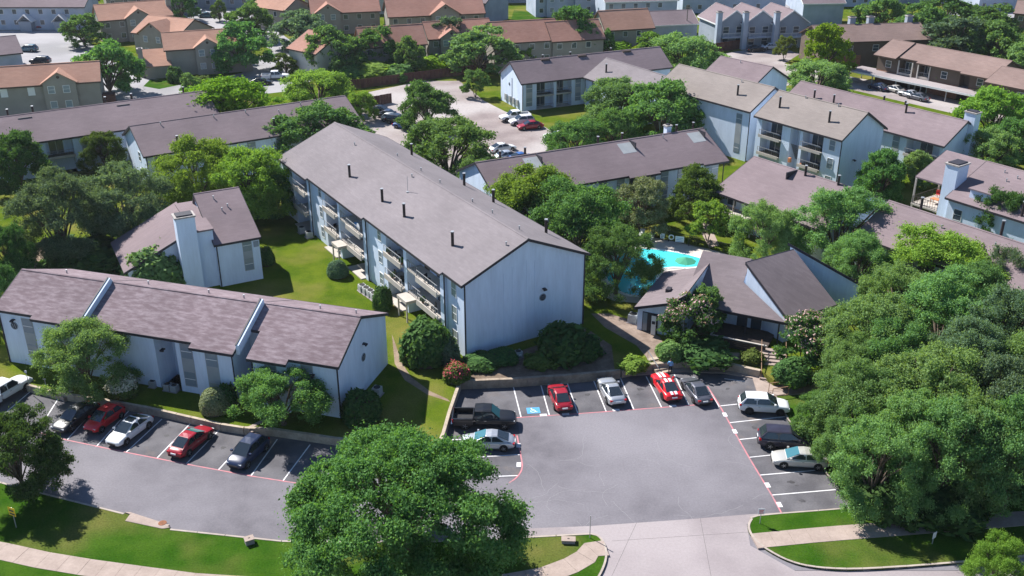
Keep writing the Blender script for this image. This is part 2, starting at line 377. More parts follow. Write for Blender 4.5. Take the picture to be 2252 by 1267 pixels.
# painted lines, each its own part of the lot
def line(a, b, wd=.11, m='paint_white', z=.009, name='stall_line'):
    a = Vector((a[0], a[1])); b = Vector((b[0], b[1])); t = (b - a).normalized(); n = Vector((-t.y, t.x)) * wd / 2
    me = MB().poly([(*(a - n), z), (*(b - n), z), (*(b + n), z), (*(a + n), z)])
    return me.build(name, M[m], lot)
for a, b in [((1146,918),(1128,847)),((1208,913),(1189,845)),((1271,910),(1247,841)),((1333,905),(1305,836)),((1394,901),(1364,830)),((1455,896),(1421,828)),((1515,892),(1483,824)),((1582,895),(1556,850)),
             ((1583,893),(1668,884)),((1603,930),(1731,916)),((1624,967),(1756,953)),((1647,1006),(1782,992)),((1671,1045),(1811,1033)),((1697,1089),(1838,1077)),((1593,833),(1638,839)),
             ((975,968),(1133,962)),((1040,1006),(1143,1000)),((1060,1049),(1140,1046)),
             ((82,950),(128,877)),((0,918),(66,862)),((147,968),(215,893)),((211,983),(285,902)),((277,995),(356,922)),((344,1009),(420,930)),((410,1020),(482,946)),((480,1034),(548,960)),((551,1048),(610,966)),((622,1058),(682,978)),((700,1068),(760,985))]:
    line(P(*a), P(*b))
def pline(pts, wd=.13, m='paint_red', z=.013, name='kerb_line'):
    pts = [Vector((p[0], p[1])) for p in pts]; mb = strip(pts, -wd/2, wd/2, z - .004, z); mb.build(name, M[m], lot)
pline(pxs([(-330, 845), (0, 929), (147, 968), (277, 995), (410, 1021), (551, 1047), (660, 1064), (800, 1085)]), name='fire_lane_line')
pline(pxs([(1100, 921), (1146, 918), (1271, 910), (1394, 901), (1540, 890)]), name='fire_lane_line')
pline(smooth_path(pxs([(1137, 958), (1146, 1005), (1150, 1030), (1138, 1050), (1120, 1062)])), name='fire_lane_line')
pline(pxs([(1556, 850), (1583, 893), (1647, 1006), (1697, 1089), (1720, 1131)]), name='fire_lane_line')
# small numbered plates painted at the head of the stalls: a white block with two dark digits
def stall_number(u, v, ang, digits):
    p = P(u, v); o = empty('stall_number', (p.x, p.y, .014), R(ang)); o.parent = lot
    MB().poly([(-.33, -.19, 0), (.33, -.19, 0), (.33, .19, 0), (-.33, .19, 0)]).build('plate', M['paint_white'], o)
for i, (u, v, a) in enumerate([(1195,913,4),(1244,911,4),(1355,902,4),(1480,893,4),(1594,912,-85),(1616,949,-85),(1688,1067,-85),(1714,1110,-85),(1140,980,88),(1141,1022,88)]): stall_number(u, v, a, str(i))
# blue accessible-parking square with white wheelchair symbol
p = P(1173, 903); hp = empty('accessible_symbol', (p.x, p.y, .016), R(6)); hp.parent = lot
MB().poly([(-.62, -.52, 0), (.62, -.52, 0), (.62, .52, 0), (-.62, .52, 0)]).build('blue_square', M['paint_blue'], hp)
sy = MB()
for k in range(18):
    t0 = R(150 + k * 11); t1 = R(150 + (k + 1) * 11)
    sy.poly([(-.05 + .25 * math.cos(t0), -.12 + .25 * math.sin(t0), .004), (-.05 + .25 * math.cos(t1), -.12 + .25 * math.sin(t1), .004), (-.05 + .18 * math.cos(t1), -.12 + .18 * math.sin(t1), .004), (-.05 + .18 * math.cos(t0), -.12 + .18 * math.sin(t0), .004)])
sy.poly([(-.15 + .08 * math.cos(R(a)), .36 + .08 * math.sin(R(a)), .004) for a in range(0, 360, 30)])
for a, b in (((-.14, .27), (-.1, -.02)), ((-.1, -.02), (.15, -.03)), ((.15, -.03), (.25, -.3)), ((.25, -.3), (.36, -.27)), ((-.12, .15), (.12, .12))):
    a = Vector(a); b = Vector(b); t = (b - a).normalized(); n = Vector((-t.y, t.x)) * .04
    sy.poly([(*(a - n), .005), (*(b - n), .005), (*(b + n), .005), (*(a + n), .005)])
sy.build('wheelchair_symbol', M['paint_white'], hp)
# hairline cracks and patched seams in the asphalt
ck = MB()
rc = random.Random(5)
for k in range(20):
    u = rc.uniform(1150, 1700); v = rc.uniform(930, 1150); q = P(u, v); a = rc.uniform(0, 6.28); pth = [Vector((q.x, q.y))]
    for j in range(rc.randint(5, 14)):
        a += rc.uniform(-.5, .5); pth.append(pth[-1] + Vector((math.cos(a), math.sin(a))) * .45)
    s = strip(pth, -.012, .012, .001, .0025); i = len(ck.v); ck.v += s.v; ck.f += [tuple(x + i for x in f) for f in s.f]
mat('crack_dark', (.11, .1, .1), .9); mat('crack', (.27, .26, .27), .9); ck.build('cracks', M['crack'], lot)['kind'] = 'stuff'

# oil drips where the cars stand, tyre scuffs
mat('oil', (.045, .043, .046), .7, (.075, .072, .078), 3)
def stain(u, v, r):
    q = P(u, v); n = 14; rr = [r * rc.uniform(.6, 1.25) for _ in range(n)]
    MB().poly([(q.x + rr[k] * math.cos(6.283 * k / n), q.y + .8 * rr[k] * math.sin(6.283 * k / n), .0065) for k in range(n)]).build('oil_stain', M['oil'], lot)
for u, v, r in [(1165, 872, .3), (1168, 885, .18), (1292, 868, .28), (1408, 856, .35), (1404, 868, .2), (1660, 941, .3), (1740, 1060, .35), (1752, 1068, .16), (1765, 1102, .3), (100, 912, .3), (366, 958, .28), (490, 985, .3), (585, 1010, .32), (640, 1020, .25), (1600, 855, .25), (1075, 1020, .3)]: stain(u, v, r)
# ------------------------------------------------------------ raised back site
site = [(-900, 93), (-90, 93)] + [(p.x, p.y) for p in kerbL + wallL + wallM + wallT] + [(p.x, p.y) for p in pxs([(1363, 826), (1420, 812), (1500, 804), (1600, 810), (1672, 826), (1700, 848), (1800, 845), (1830, 850), (2000, 852), (2300, 850)], .1)]
back = slab('back_lawn', site + [(900, 84), (900, 900), (-900, 900)], -.1, ZG, M['grass_dry'])
# the strip by the right-hand stalls is lower: its kerb
def kerb(name, path, label, w0=0, w1=.16, z1=.15, step=2.4, m='kerb', z0=-.1):
    e = struct(bpy.data.objects.new(name, None)); col.objects.link(e); e['label'] = label
    blocks('kerb_stone', e, path, w0, w1, z0, z1, step, M[m]); return e
kerb('kerb', kerbL, 'low tan retaining kerb behind the left parking row', 0, -.28, ZG + .03, 1.6, 'stone_wall_light')
def wall(name, path, label, w0, w1, z1, m='stone_wall_light', step=1.2, courses=2, z0=-.05, cat='wall'):
    e = empty(name, (0, 0, 0), 0, label, cat); h = (z1 - z0) / courses
    for c in range(courses): blocks('stone_block', e, path, w0, w1, z0 + c * h + .004 * c, z0 + (c + 1) * h, step * (1 + .13 * c), M[m], .008)
    return e
wall('retaining_wall', wallL, 'shaded stone retaining wall behind the oak, at the end of the left parking row', 0, -.3, ZG + .05)
wall('retaining_wall', wallM, 'stone retaining wall beside the black pickup truck', 0, -.3, ZG + .06)
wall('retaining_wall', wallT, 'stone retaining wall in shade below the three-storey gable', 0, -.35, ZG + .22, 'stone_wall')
kerb('kerb', kerbR, 'concrete kerb along the right parking stalls', 0, .15, .15)
kerb('kerb', frontR, 'concrete kerb in front of the right lawn', 0, -.14, .15)
# concrete walk in front of the clubhouse, and its seat wall
walk = slab('clubhouse_walk', [(p.x, p.y) for p in walkT + pxs([(1704, 872), (1770, 868), (1805, 858), (1800, 846), (1700, 850), (1660, 822), (1600, 812), (1500, 806), (1420, 815), (1362, 822)])], -.05, .10, M['concrete_warm'])
# bank behind the walk
wall('seat_wall', pxs([(1363, 826), (1420, 812), (1500, 804), (1600, 810), (1672, 826)], .1), 'low tan stone wall behind the walk in front of the clubhouse', 0, -.4, ZG + .12, 'stone_wall_light')
# cut the lawn back here: the walk stands in front of the wall (the lawn edge follows walkT, raised bed starts at the seat wall)

# ------------------------------------------------------------ front lawns, drive apron, pavements
apron = sheet('drive_apron', [(p.x, p.y) for p in pxs([(1143, 1163), (1300, 1157), (1500, 1143), (1651, 1131), (1725, 1127), (1730, 1140), (1642, 1152), (1650, 1200), (1760, 1262), (1900, 1300), (1000, 1300), (1330, 1260), (1336, 1210), (1322, 1184), (1300, 1176), (1143, 1183)])], .006, M['concrete'])
for a, b in (((1345, 1190), (1652, 1170)), ((1400, 1150), (1330, 1300)), ((1540, 1140), (1570, 1300))):
    q0 = P(*a); q1 = P(*b); MB().bar((q0.x, q0.y, .004), (q1.x, q1.y, .004), .025, .008).build('joint', M['crack_dark'], apron)
isl = smooth_path(pxs([(1300, 1176), (1318, 1180), (1330, 1196), (1336, 1215), (1334, 1240), (1318, 1275), (1290, 1310)]))
lawnF = [(-90, 73)] + [(p.x, p.y) for p in pxs([(-200, 1010), (60, 1078), (275, 1132), (375, 1166), (620, 1192), (850, 1194), (1080, 1190), (1145, 1184), (1225, 1179)])] + [(p.x, p.y) for p in isl] + [(-20, 50.5), (-40, 57), (-90, 60)]
slab('front_lawn', lawnF, -.1, .13, M['grass_lush'])
kf = pxs([(-200, 1010), (60, 1078), (275, 1132)]); kerb('kerb', kf, 'concrete kerb along the left front lawn', 0, -.16, .16)
kf = pxs([(375, 1166), (620, 1192), (850, 1194), (1080, 1190), (1145, 1184), (1300, 1176)]); kerb('kerb', kf, 'concrete kerb behind the big front oak', 0, -.16, .16)
kerb('kerb', isl, 'rounded kerb of the left island at the drive', 0, -.16, .16, 1.2)
# right front lawn between lot, drive and street
rk = smooth_path(pxs([(1651, 1143), (1642, 1158), (1650, 1182), (1680, 1210), (1735, 1240), (1800, 1254), (1900, 1257), (2150, 1238), (2400, 1212)]))
lawnR = [(p.x, p.y) for p in kerbR + frontR[1:]] + [(p.x, p.y) for p in rk] + [(900, 50), (900, 84.2)] + [(p.x, p.y) for p in pxs([(2300, 849), (2000, 851), (1830, 849), (1812, 858), (1770, 868)], .1)]
slab('right_lawn', lawnR, -.1, .13, M['grass_lush'])
kerb('kerb', rk, 'long curved kerb of the right lawn along drive and street', 0, .17, .16, 1.2)
# pavements made of slabs
def pavement(name, path, wd, label, z=.155, step=1.6, m='concrete_warm'):
    e = struct(bpy.data.objects.new(name, None)); col.objects.link(e); e['label'] = label
    blocks('paving_slab', e, path, -wd/2, wd/2, -.05, z, step, M[m], .006); return e
pavement('pavement', pxs([(-120, 1190), (0, 1214), (95, 1235), (185, 1250), (300, 1266), (420, 1282), (700, 1300), (1000, 1296), (1120, 1283), (1200, 1268), (1255, 1247), (1288, 1228), (1300, 1212), (1333, 1208)]), 1.75, 'concrete pavement along the street, left of the drive')
pavement('pavement', pxs([(1658, 1193), (1780, 1181), (1900, 1171), (2080, 1157), (2252, 1143), (2500, 1122)]), 1.7, 'concrete pavement along the street, right of the drive')
slab('inlet_pad', [(p.x, p.y) for p in pxs([(275, 1130), (375, 1163), (362, 1166), (356, 1166), (276, 1149), (290, 1130)])], -.05, .165, M['concrete_warm'])
slab('inlet_pad', [(p.x, p.y) for p in pxs([(290, 1131), (374, 1158), (361, 1166), (277, 1148)])], -.05, .17, M['concrete_warm'])
p = P(358, 1154); lid = MB().cyl((p.x, p.y, .17), (p.x, p.y, .19), .33, .31, 18).build('manhole_cover', M['rust_lid']); tag(lid, 'rusty round manhole cover on the concrete inlet pad', 'manhole cover')
for k in range(3): MB().box(p.x - .22, p.x + .22, p.y - .16 + k * .15, p.y - .13 + k * .15, .19, .2).build('lid_rib', M['rust_lid'], lid)

# ------------------------------------------------------------ back site surfaces
def bsheet(name, px, dz, m): return sheet(name, [(p.x, p.y) for p in pxs(px, ZG)], ZG + dz, M[m])
bsheet('back_parking', [(790, 250), (800, 205), (930, 178), (1010, 178), (1065, 222), (1110, 245), (1190, 275), (1245, 305), (1240, 345), (1110, 385), (1040, 400), (900, 360), (820, 320)], .004, 'asphalt_old')
bsheet('service_road', [(170, 240), (165, 205), (40, 160), (-200, 120), (-250, 68), (165, 66), (230, 120), (300, 170), (420, 180), (520, 150), (600, 110), (500, 70), (400, 60), (380, 20), (480, -10), (560, 30), (640, 90), (720, 130), (720, 160), (640, 200), (420, 225)], .004, 'concrete_far')
bsheet('carport_lot', [(1560, 165), (1590, 118), (1700, 100), (1760, 118), (1725, 140), (1850, 165), (1960, 185), (2150, 232), (2350, 280), (2350, 310), (2150, 262), (1990, 225), (1800, 180), (1640, 200)], .004, 'asphalt_old')
bsheet('far_street', [(1580, 55), (1720, 48), (1800, 30), (1760, 10), (1690, 0), (1500, -30), (1480, -10), (1640, 30)], .004, 'concrete_far')
bsheet('far_street', [(2080, 30), (2252, 60), (2400, 60), (2400, 20), (2252, 10), (2150, 12)], .004, 'concrete_far')
# entrance path by the clubhouse
bsheet('garden_path', [(1340, 690), (1300, 690), (1330, 720), (1400, 760), (1425, 790), (1440, 797), (1478, 790), (1470, 775), (1450, 740), (1410, 722), (1390, 705)], .014, 'path_brown')
bsheet('garden_path', [(1530, 490), (1556, 482), (1582, 540), (1560, 545)], .006, 'concrete_warm')
bsheet('flower_bed', [(1015, 842), (1040, 822), (1030, 800), (1120, 780), (1290, 722), (1345, 760), (1352, 815), (1240, 828)], .006, 'mulch')
bsheet('flower_bed', [(1490, 784), (1480, 755), (1540, 745), (1600, 755), (1600, 775), (1672, 778), (1660, 794), (1560, 788)], .010, 'soil')
bsheet('bare_patch', [(862, 735), (885, 800), (905, 830), (945, 860), (985, 878), (990, 884), (940, 868), (890, 836), (868, 800)], .006, 'soil')
bsheet('bare_patch', [(60, 560), (100, 520), (110, 560), (95, 600), (60, 600)], .006, 'soil')
bsheet('lawn_patch', [(1160, 245), (1290, 230), (1330, 268), (1250, 300), (1200, 275)], .006, 'grass_dry')
bsheet('lawn_patch', [(315, 190), (330, 175), (430, 172), (520, 155), (535, 160), (430, 180), (350, 196)], .008, 'grass_lush')
bsheet('lawn_patch', [(1120, 60), (1130, 22), (1180, 28), (1220, 45), (1230, 60)], .006, 'grass_lush')
bsheet('lawn_patch', [(1750, 62), (1790, 52), (1830, 62), (1800, 72)], .006, 'grass_lush')
# pool terrace and pool
deck = bsheet('pool_terrace', [(1322, 648), (1322, 600), (1330, 560), (1392, 512), (1470, 528), (1562, 548), (1600, 560), (1560, 640), (1420, 668), (1350, 662)], .005, 'deck_light')
pool_xy = smooth_path([(12.0, 113.4), (14.6, 117.2), (18.2, 117.6), (24.6, 114.0), (23.0, 111.4), (17.6, 111.9), (17.0, 106.8), (15.4, 103.4), (12.6, 104.0), (11.0, 108.4)] + [(12.0, 113.4)], 2)[:-1]
pool = empty('swimming_pool', (16, 110, ZG), 0, 'turquoise swimming pool beside the clubhouse', 'pool')
def rel(pts, o): return [(p[0] - o[0], p[1] - o[1]) for p in pts]
pr_ = rel(pool_xy, (16, 110))
bmw = bmesh.new(); f = bmw.faces.new([bmw.verts.new((x, y, .03)) for x, y in pr_]); bmesh.ops.triangulate(bmw, faces=[f]); bmesh.ops.recalc_face_normals(bmw, faces=bmw.faces)
me = bpy.data.meshes.new('water'); bmw.to_mesh(me); bmw.free(); me.materials.append(M['water'])
if me.polygons[0].normal.z < 0: me.flip_normals()
link('water', me, pool)
closed = pr_ + [pr_[0]]
strip([Vector(q) for q in closed], -.02, .4, .0, .07).build('coping', M['trim_white'], pool)
# ================================================================== BUILDINGS
def fbox(mb, face, L, D, a0, a1, z0, z1, d0, d1):
    """box on a face of a block (0..L, 0..D): a along the face, d outwards"""
    if face == 'front': mb.box(a0, a1, -d1, -d0, z0, z1)
    elif face == 'back': mb.box(a0, a1, D + d0, D + d1, z0, z1)
    elif face == 'right': mb.box(L + d0, L + d1, a0, a1, z0, z1)
    else: mb.box(-d1, -d0, a0, a1, z0, z1)
def window(par, face, L, D, a, z, wd, h, off=0.0, frame='trim_white', pane='glass', mull=0, panel=None):
    """frame and pane; a = left edge, z = sill; off = shift of the wall plane outwards"""
    mb = MB(); t = .07
    for q in ((a, a+wd, z, z+t), (a, a+wd, z+h-t, z+h), (a, a+t, z+t, z+h-t), (a+wd-t, a+wd, z+t, z+h-t)):
        fbox(mb, face, L, D, *q, off - .02, off + .05)
    for k in range(mull):
        c = a + wd * (k + 1) / (mull + 1); fbox(mb, face, L, D, c - .025, c + .025, z + t, z + h - t, off - .02, off + .045)
    if h > 1.3: fbox(mb, face, L, D, a + t, a + wd - t, z + h * .5 - .025, z + h * .5 + .025, off - .02, off + .04)
    w_ = mb.build('window', M[frame], par)
    pb = MB(); fbox(pb, face, L, D, a + t, a + wd - t, z + t, z + h - t, off - .02, off + .02); pb.build('pane', M[pane], w_)
    return w_
def tall_window(par, face, L, D, a, z, wd, h, off=0.0):
    """the site's tall strip: upper window, grey panel, lower window in one recessed band"""
    mb = MB(); fbox(mb, face, L, D, a, a + wd, z, z + h, off - .02, off + .03); b = mb.build('window_band', M['panel_grey'], par)
    for zz, hh in ((z + h - 1.55, 1.45), (z + .1, 1.45)):
        mb = MB(); fbox(mb, face, L, D, a + .08, a + wd - .08, zz, zz + hh, off + .03, off + .05); mb.build('pane', M['glass_light'], b)
        mb = MB(); fbox(mb, face, L, D, a + .08, a + wd - .08, zz + hh * .5 - .03, zz + hh * .5 + .03, off + .05, off + .07); mb.build('sash', M['trim_white'], b)
def grid_wall(mb, x0, x1, y0, y1, z0, z1, holes):
    """boxes filling a wall slab except its openings"""
    xs = sorted({x0, x1, *[min(max(h[0], x0), x1) for h in holes], *[min(max(h[1], x0), x1) for h in holes]})
    zs = sorted({z0, z1, *[min(max(h[2], z0), z1) for h in holes], *[min(max(h[3], z0), z1) for h in holes]})
    for xa, xb in zip(xs, xs[1:]):
        run = None
        for za, zb in zip(zs, zs[1:]):
            cx, cz = (xa + xb) / 2, (za + zb) / 2
            inside = any(h[0] < cx < h[1] and h[2] < cz < h[3] for h in holes)
            if inside:
                if run: mb.box(xa, xb, y0, y1, *run); run = None
            else: run = (run[0] if run else za, zb)
        if run: mb.box(xa, xb, y0, y1, *run)
def flue(par, x, y, z, h=1.35, r=.16):
    f = MB().cyl((x, y, z - .3), (x, y, z + h), r, r, 10).build('flue_pipe', M['flue'], par)
    MB().cyl((x, y, z + h), (x, y, z + h + .09), r * 1.25, r * 1.25, 10).build('flue_cap', M['metal_grey'], f)
def vent(par, x, y, z):
    MB().cyl((x, y, z - .1), (x, y, z + .32), .07, .07, 8).cyl((x, y, z + .32), (x, y, z + .4), .1, .1, 8).build('roof_vent', M['metal_grey'], par)
def chimney(par, x0, x1, y0, y1, z0, z1, m='wall_white'):
    c = MB().box(x0, x1, y0, y1, z0, z1).build('chimney', M[m], par)
    MB().box(x0 - .12, x1 + .12, y0 - .12, y1 + .12, z1, z1 + .18).build('chimney_cap', M['chimney_cap'], c)
    MB().box(x0 + .15, x1 - .15, y0 + .15, y1 - .15, z1 + .18, z1 + .32).build('chimney_top', M['trim_dark'], c)
    return c
def rail(par, pts, h=1.0, m='rail', balus=True, gap=.35, name='railing'):
    mb = MB()
    for a, b in zip(pts, pts[1:]):
        a = Vector(a); b = Vector(b); up = Vector((0, 0, h))
        mb.bar(a + up, b + up, .06, .06); mb.bar(a + up * .12, b + up * .12, .03, .03)
        n = max(1, int((b - a).length / gap))
        for k in range(n + 1):
            q = a.lerp(b, k / n); mb.bar(q, q + up, .03 if k % 4 else .05, .03 if k % 4 else .05)
    return mb.build(name, M[m], par)
class House:
    """gabled block in its own frame: x along the front (left to right), y to the back"""
    def __init__(s, name, label, o, ang, L, D, ze, zr, ridge=None, zb=ZG, wall='wall_white', roof='roof_mauve', oh=.45, ohx=.35, holes=(), rd=0.0, fascia='trim_dark', cat='building', group=None, roof_parts=None, gable_l=True, gable_r=True, thick=.2):
        s.o = empty(name, (o[0], o[1], 0), ang, label, cat, group); s.L, s.D, s.ze, s.zr = L, D, ze, zr; s.zb = zb
        s.yr = D / 2 if ridge is None else ridge; s.oh, s.ohx = oh, ohx
        s.sf = (zr - ze) / s.yr; s.sb = (zr - ze) / (D - s.yr)
        r0 = rd if holes else 0.0
        wl = MB(); wl.extrude_x([(r0, zb - .6), (D, zb - .6), (D, ze), (s.yr, zr), (r0, ze + s.sf * r0)], 0, L)
        if holes:
            grid_wall(wl, 0, L, 0, rd - .001, zb - .6, ze, holes); xs = sorted({0, L, *[min(max(h[0], 0), L) for h in holes], *[min(max(h[1], 0), L) for h in holes]})
            for xa, xb in zip(xs, xs[1:]):
                if not any(h[0] < (xa + xb) / 2 < h[1] and h[3] >= ze - .2 for h in holes): wl.extrude_x([(0, ze), (rd, ze), (rd, ze + s.sf * rd)], xa + .002, xb - .002)
        s.wall = wl.build('wall', M[wall], s.o)
        s.rp = roof_parts or [(-ohx, L + ohx, oh, 0.0)]
        for i, (x0, x1, ohf, dz) in enumerate(s.rp): s.roof_piece(x0, x1, ohf, dz, roof, fascia, thick, i == 0 or s.rp[i-1][3] != dz, i == len(s.rp) - 1 or s.rp[i+1][3] != dz)
    def roof_piece(s, x0, x1, ohf, dz, roof, fascia, t=.2, rl=True, rr=True):
        k = dz / (s.sf + s.sb); D, yr, zr = s.D, s.yr - k, s.zr + .03 + s.sb * k; ef = zr - s.sf * (yr + ohf); eb = zr - s.sb * (D - yr + s.oh)
        r = MB().extrude_x([(-ohf, ef), (yr, zr), (D + s.oh, eb), (D + s.oh, eb + t), (yr, zr + t), (-ohf, ef + t)], x0, x1).build('roof', M[roof], s.o)
        f = MB()
        for ok, xa, xb in ((rl, x0 - .05, x0 - .003), (rr, x1 + .003, x1 + .05)):
            if not ok: continue
            f.extrude_x([(-ohf, ef - .08), (yr, zr - .08), (yr, zr + t + .02), (-ohf, ef + t + .02)], xa, xb)
            f.extrude_x([(yr, zr - .08), (D + s.oh, eb - .08), (D + s.oh, eb + t + .02), (yr, zr + t + .02)], xa, xb)
        f.box(x0, x1, -ohf - .04, -ohf - .003, ef - .06, ef + t + .01); f.box(x0, x1, D + s.oh + .003, D + s.oh + .04, eb - .06, eb + t + .01)
        f.build('fascia', M[fascia], r)
        MB().extrude_x([(yr - .16, zr + t - .05), (yr + .16, zr + t - .05), (yr + .14, zr + t + .0), (yr, zr + t + .05), (yr - .14, zr + t + .0)], x0 + .01, x1 - .01).build('ridge_cap', M[roof], r)
        return r
    def zf(s, y): return s.zr + .23 - s.sf * (s.yr - y) if y <= s.yr else s.zr + .23 - s.sb * (y - s.yr)
    def flue(s, x, y, h=1.35): flue(s.o, x, y, s.zf(y), h)
    def vent(s, x, y): vent(s.o, x, y, s.zf(y))
    def win(s, face, a, z, wd, h, **k): return window(s.o, face, s.L, s.D, a, z, wd, h, **k)
    def tall(s, face, a, z, wd, h, **k): return tall_window(s.o, face, s.L, s.D, a, z, wd, h, **k)
    def spout(s, face, a, z0, z1):
        mb = MB(); fbox(mb, face, s.L, s.D, a - .06, a + .06, z0, z1, 0.003, .09); mb.build('downspout', M['trim_dark'], s.o)
    def skylight(s, x, y, wd, dp):
        z0, z1 = s.zf(y), s.zf(y + dp)
        f = MB().slab([(x, y, z0 + .1), (x + wd, y, z0 + .1), (x + wd, y + dp, z1 + .1), (x, y + dp, z1 + .1)], .14).build('roof_well', M['trim_white'], s.o)
    def balcony(s, x0, x1, z, rd, out=.3, fh=.42, m='balcony', rail_h=.95):
        """slab, front board and railing in a recess; returns nothing"""
        b = MB().box(x0 + .003, x1 - .003, -out, rd - .01, z - .18, z).build('balcony_floor', M[m], s.o)
        MB().box(x0 - .05, x1 + .05, -out - .1, -out - .002, z - .26, z + fh - .26).build('balcony_board', M[m], b)
        rail(b, [(x0 + .05, -out, z), (x1 - .05, -out, z)], rail_h)
        # glazed sliding door and the dim room behind it
        wd = min(2.2, (x1 - x0) * .55); c = x0 + (x1 - x0) * .42
        d = MB().box(c - wd/2, c + wd/2, rd - .06, rd - .012, z + .02, z + 2.1).build('sliding_door', M['trim_white'], s.o)
        MB().box(c - wd/2 + .07, c - .04, rd - .09, rd - .062, z + .1, z + 2.02).build('pane', M['glass'], d)
        MB().box(c + .04, c + wd/2 - .07, rd - .09, rd - .062, z + .1, z + 2.02).build('pane', M['glass'], d)
def by_eave(eL, eR, ze, oh=.45, ohx=.35, ang=None):
    """origin, angle and wall length from the two ends of a front eave"""
    a = P(*eL, ze); b = P(*eR, ze); g = math.atan2(b.y - a.y, b.x - a.x) if ang is None else R(ang)
    e = Vector((math.cos(g), math.sin(g))); n = Vector((-e.y, e.x)); L = (b - a).xy.dot(e) - 2 * ohx
    o = a.xy + e * ohx + n * oh
    return o, g, L

# ---------------------------------------------------------------- B2: the three-storey building in the middle
C0 = P(1023, 787, ZG); ga = R(121.5); LM = 49.5
o2 = Vector((C0.x + LM * math.cos(ga), C0.y + LM * math.sin(ga)))
secs = [(0, LM - 39.3, -.95), (LM - 39.3, LM - 22.3, -.65), (LM - 22.3, LM - 3.6, -.35), (LM - 3.6, LM, 0.0)]
DM, ZE, ZR = 14.6, 8.9, 12.05
YB = 1.4                                       # plane of the recessed back walls of the balconies
h2 = House('apartment_building', 'three-storey white building with long grey roof and balconies in the middle', o2, ga - math.pi, LM, DM, ZE, ZR, roof='roof_grey', oh=.4,
           holes=[(-.1, LM - 3.6, ZG - 1, ZE)], rd=YB,
           roof_parts=[(s0 - (.35 if i == 0 else 0), s1 + (.3 if i == 3 else 0), .42 - y0, 0) for i, (s0, s1, y0) in enumerate(secs)])
fl = [ZG, ZG + 2.72, ZG + 5.44]
bays = []      # (x0, x1, kind, section)
bays += [(0, 1.2, 'wall', 0), (1.2, 5.0, 'wall', 0), (5.0, 9.4, 'balc', 0), (9.4, 10.2, 'wall', 0)]
x = LM - 39.3; bays += [(x, x + 4.6, 'wall', 1), (x + 4.6, x + 8.6, 'balc', 1), (x + 8.6, x + 9.2, 'wall', 1), (x + 9.2, x + 12.0, 'stair', 1), (x + 12.0, x + 16.2, 'balc', 1), (x + 16.2, x + 17, 'wall', 1)]
x = LM - 22.3; bays += [(x, x + 5.0, 'wall', 2), (x + 5.0, x + 9.4, 'balc', 2), (x + 9.4, x + 10.1, 'wall', 2), (x + 10.1, x + 13.1, 'stair', 2), (x + 13.1, x + 17.9, 'balc', 2), (x + 17.9, x + 18.7, 'wall', 2)]
def glazed_door(x0, x1, z):
    d = MB().box(x0, x1, YB - .06, YB - .004, z + .03, z + 2.1).build('sliding_door', M['trim_white'], h2.o); c = (x0 + x1) / 2
    MB().box(x0 + .07, c - .04, YB - .085, YB - .062, z + .1, z + 2.02).build('pane', M['glass'], d)
    MB().box(c + .04, x1 - .07, YB - .085, YB - .062, z + .1, z + 2.02).build('pane', M['glass'], d)
for x0, x1, kind, si in bays:
    yf = secs[si][2]; zt = ZE + h2.sf * yf; out = -yf + .35
    if kind == 'wall':
        MB().extrude_x([(yf, ZG - .4), (YB - .002, ZG - .4), (YB - .002, ZE + h2.sf * YB - .004), (yf, zt - .004)], x0 + .002, x1 - .002).build('bay_wall', M['wall_white'], h2.o)
        if x1 - x0 > 2:
            for k in range(3): window(h2.o, 'front', LM, DM, x0 + (x1 - x0) * .55, fl[k] + .75, 1.0, 1.5, off=-yf, pane='glass_light')
        continue
    MB().extrude_x([(yf, zt - .2), (YB - .004, zt - .2), (YB - .004, ZE + h2.sf * YB - .006), (yf, zt - .006)], x0 + .002, x1 - .002).build('soffit', M['wall_white'], h2.o)
    for k in (1, 2):
        z = fl[k]
        if kind == 'balc':
            b = MB().box(x0 + .01, x1 - .01, -out, YB - .004, z - .2, z).build('balcony_floor', M['balcony'], h2.o)
            MB().box(x0, x1, -out - .12, -out - .002, z - .32, z + .3).build('balcony_board', M['balcony'], b)
            rail(b, [(x0 + .06, -out + .03, z), (x1 - .06, -out + .03, z)], 1.0, gap=.5); glazed_door(x0 + .8, x0 + 2.9, z)
        else:
            b = MB().box(x0 + .01, x1 - .01, yf + .02, YB - .004, z - .2, z).build('landing', M['balcony'], h2.o)
            rail(b, [(x0 + .05, yf + .06, z), (x1 - .05, yf + .06, z)], 1.0, gap=.5)
            MB().box(x0 + .9, x1 - .9, YB - .05, YB - .004, z + .02, z + 2.1).build('door', M['trim_brown'], h2.o)
    if kind == 'balc':
        MB().box(x0, x1, yf - .6, YB - .004, ZG - .2, ZG + .12).build('patio_slab', M['balcony'], h2.o); glazed_door(x0 + .8, x0 + 2.9, ZG + .12)
    else:
        MB().box(x0 - .1, x1 - .8, yf - 1.3, yf - .01, ZG + 2.2, ZG + 2.55).build('porch_roof', M['balcony'], h2.o)
        for xx in (x0 - .05, x1 - 1.0): MB().box(xx, xx + .14, yf - 1.25, yf - 1.1, ZG - .2, ZG + 2.2).build('porch_post', M['balcony'], h2.o)
for k in range(3): window(h2.o, 'front', LM, DM, LM - 2.6, fl[k] + .6, 1.1, 1.7, off=0, pane='glass_light')
for d_, y in ((6.6, 2.4), (17.2, 2.0), (23.0, 2.0), (33.0, 2.2)): h2.flue(LM - d_, y, 1.5)
for d_, y in ((5.4, 13.2), (16.6, 13.2), (23.6, 13.2), (38, 13.2)): h2.flue(LM - d_, y, 1.5)
for d_, y in ((1.0, 5.5), (3.5, 8.6), (9, 8.6), (13, 8.4), (20.5, 8.3), (26, 8.6), (24, 6.4), (40, 6.0), (33, 8.8)): h2.vent(LM - d_, y)
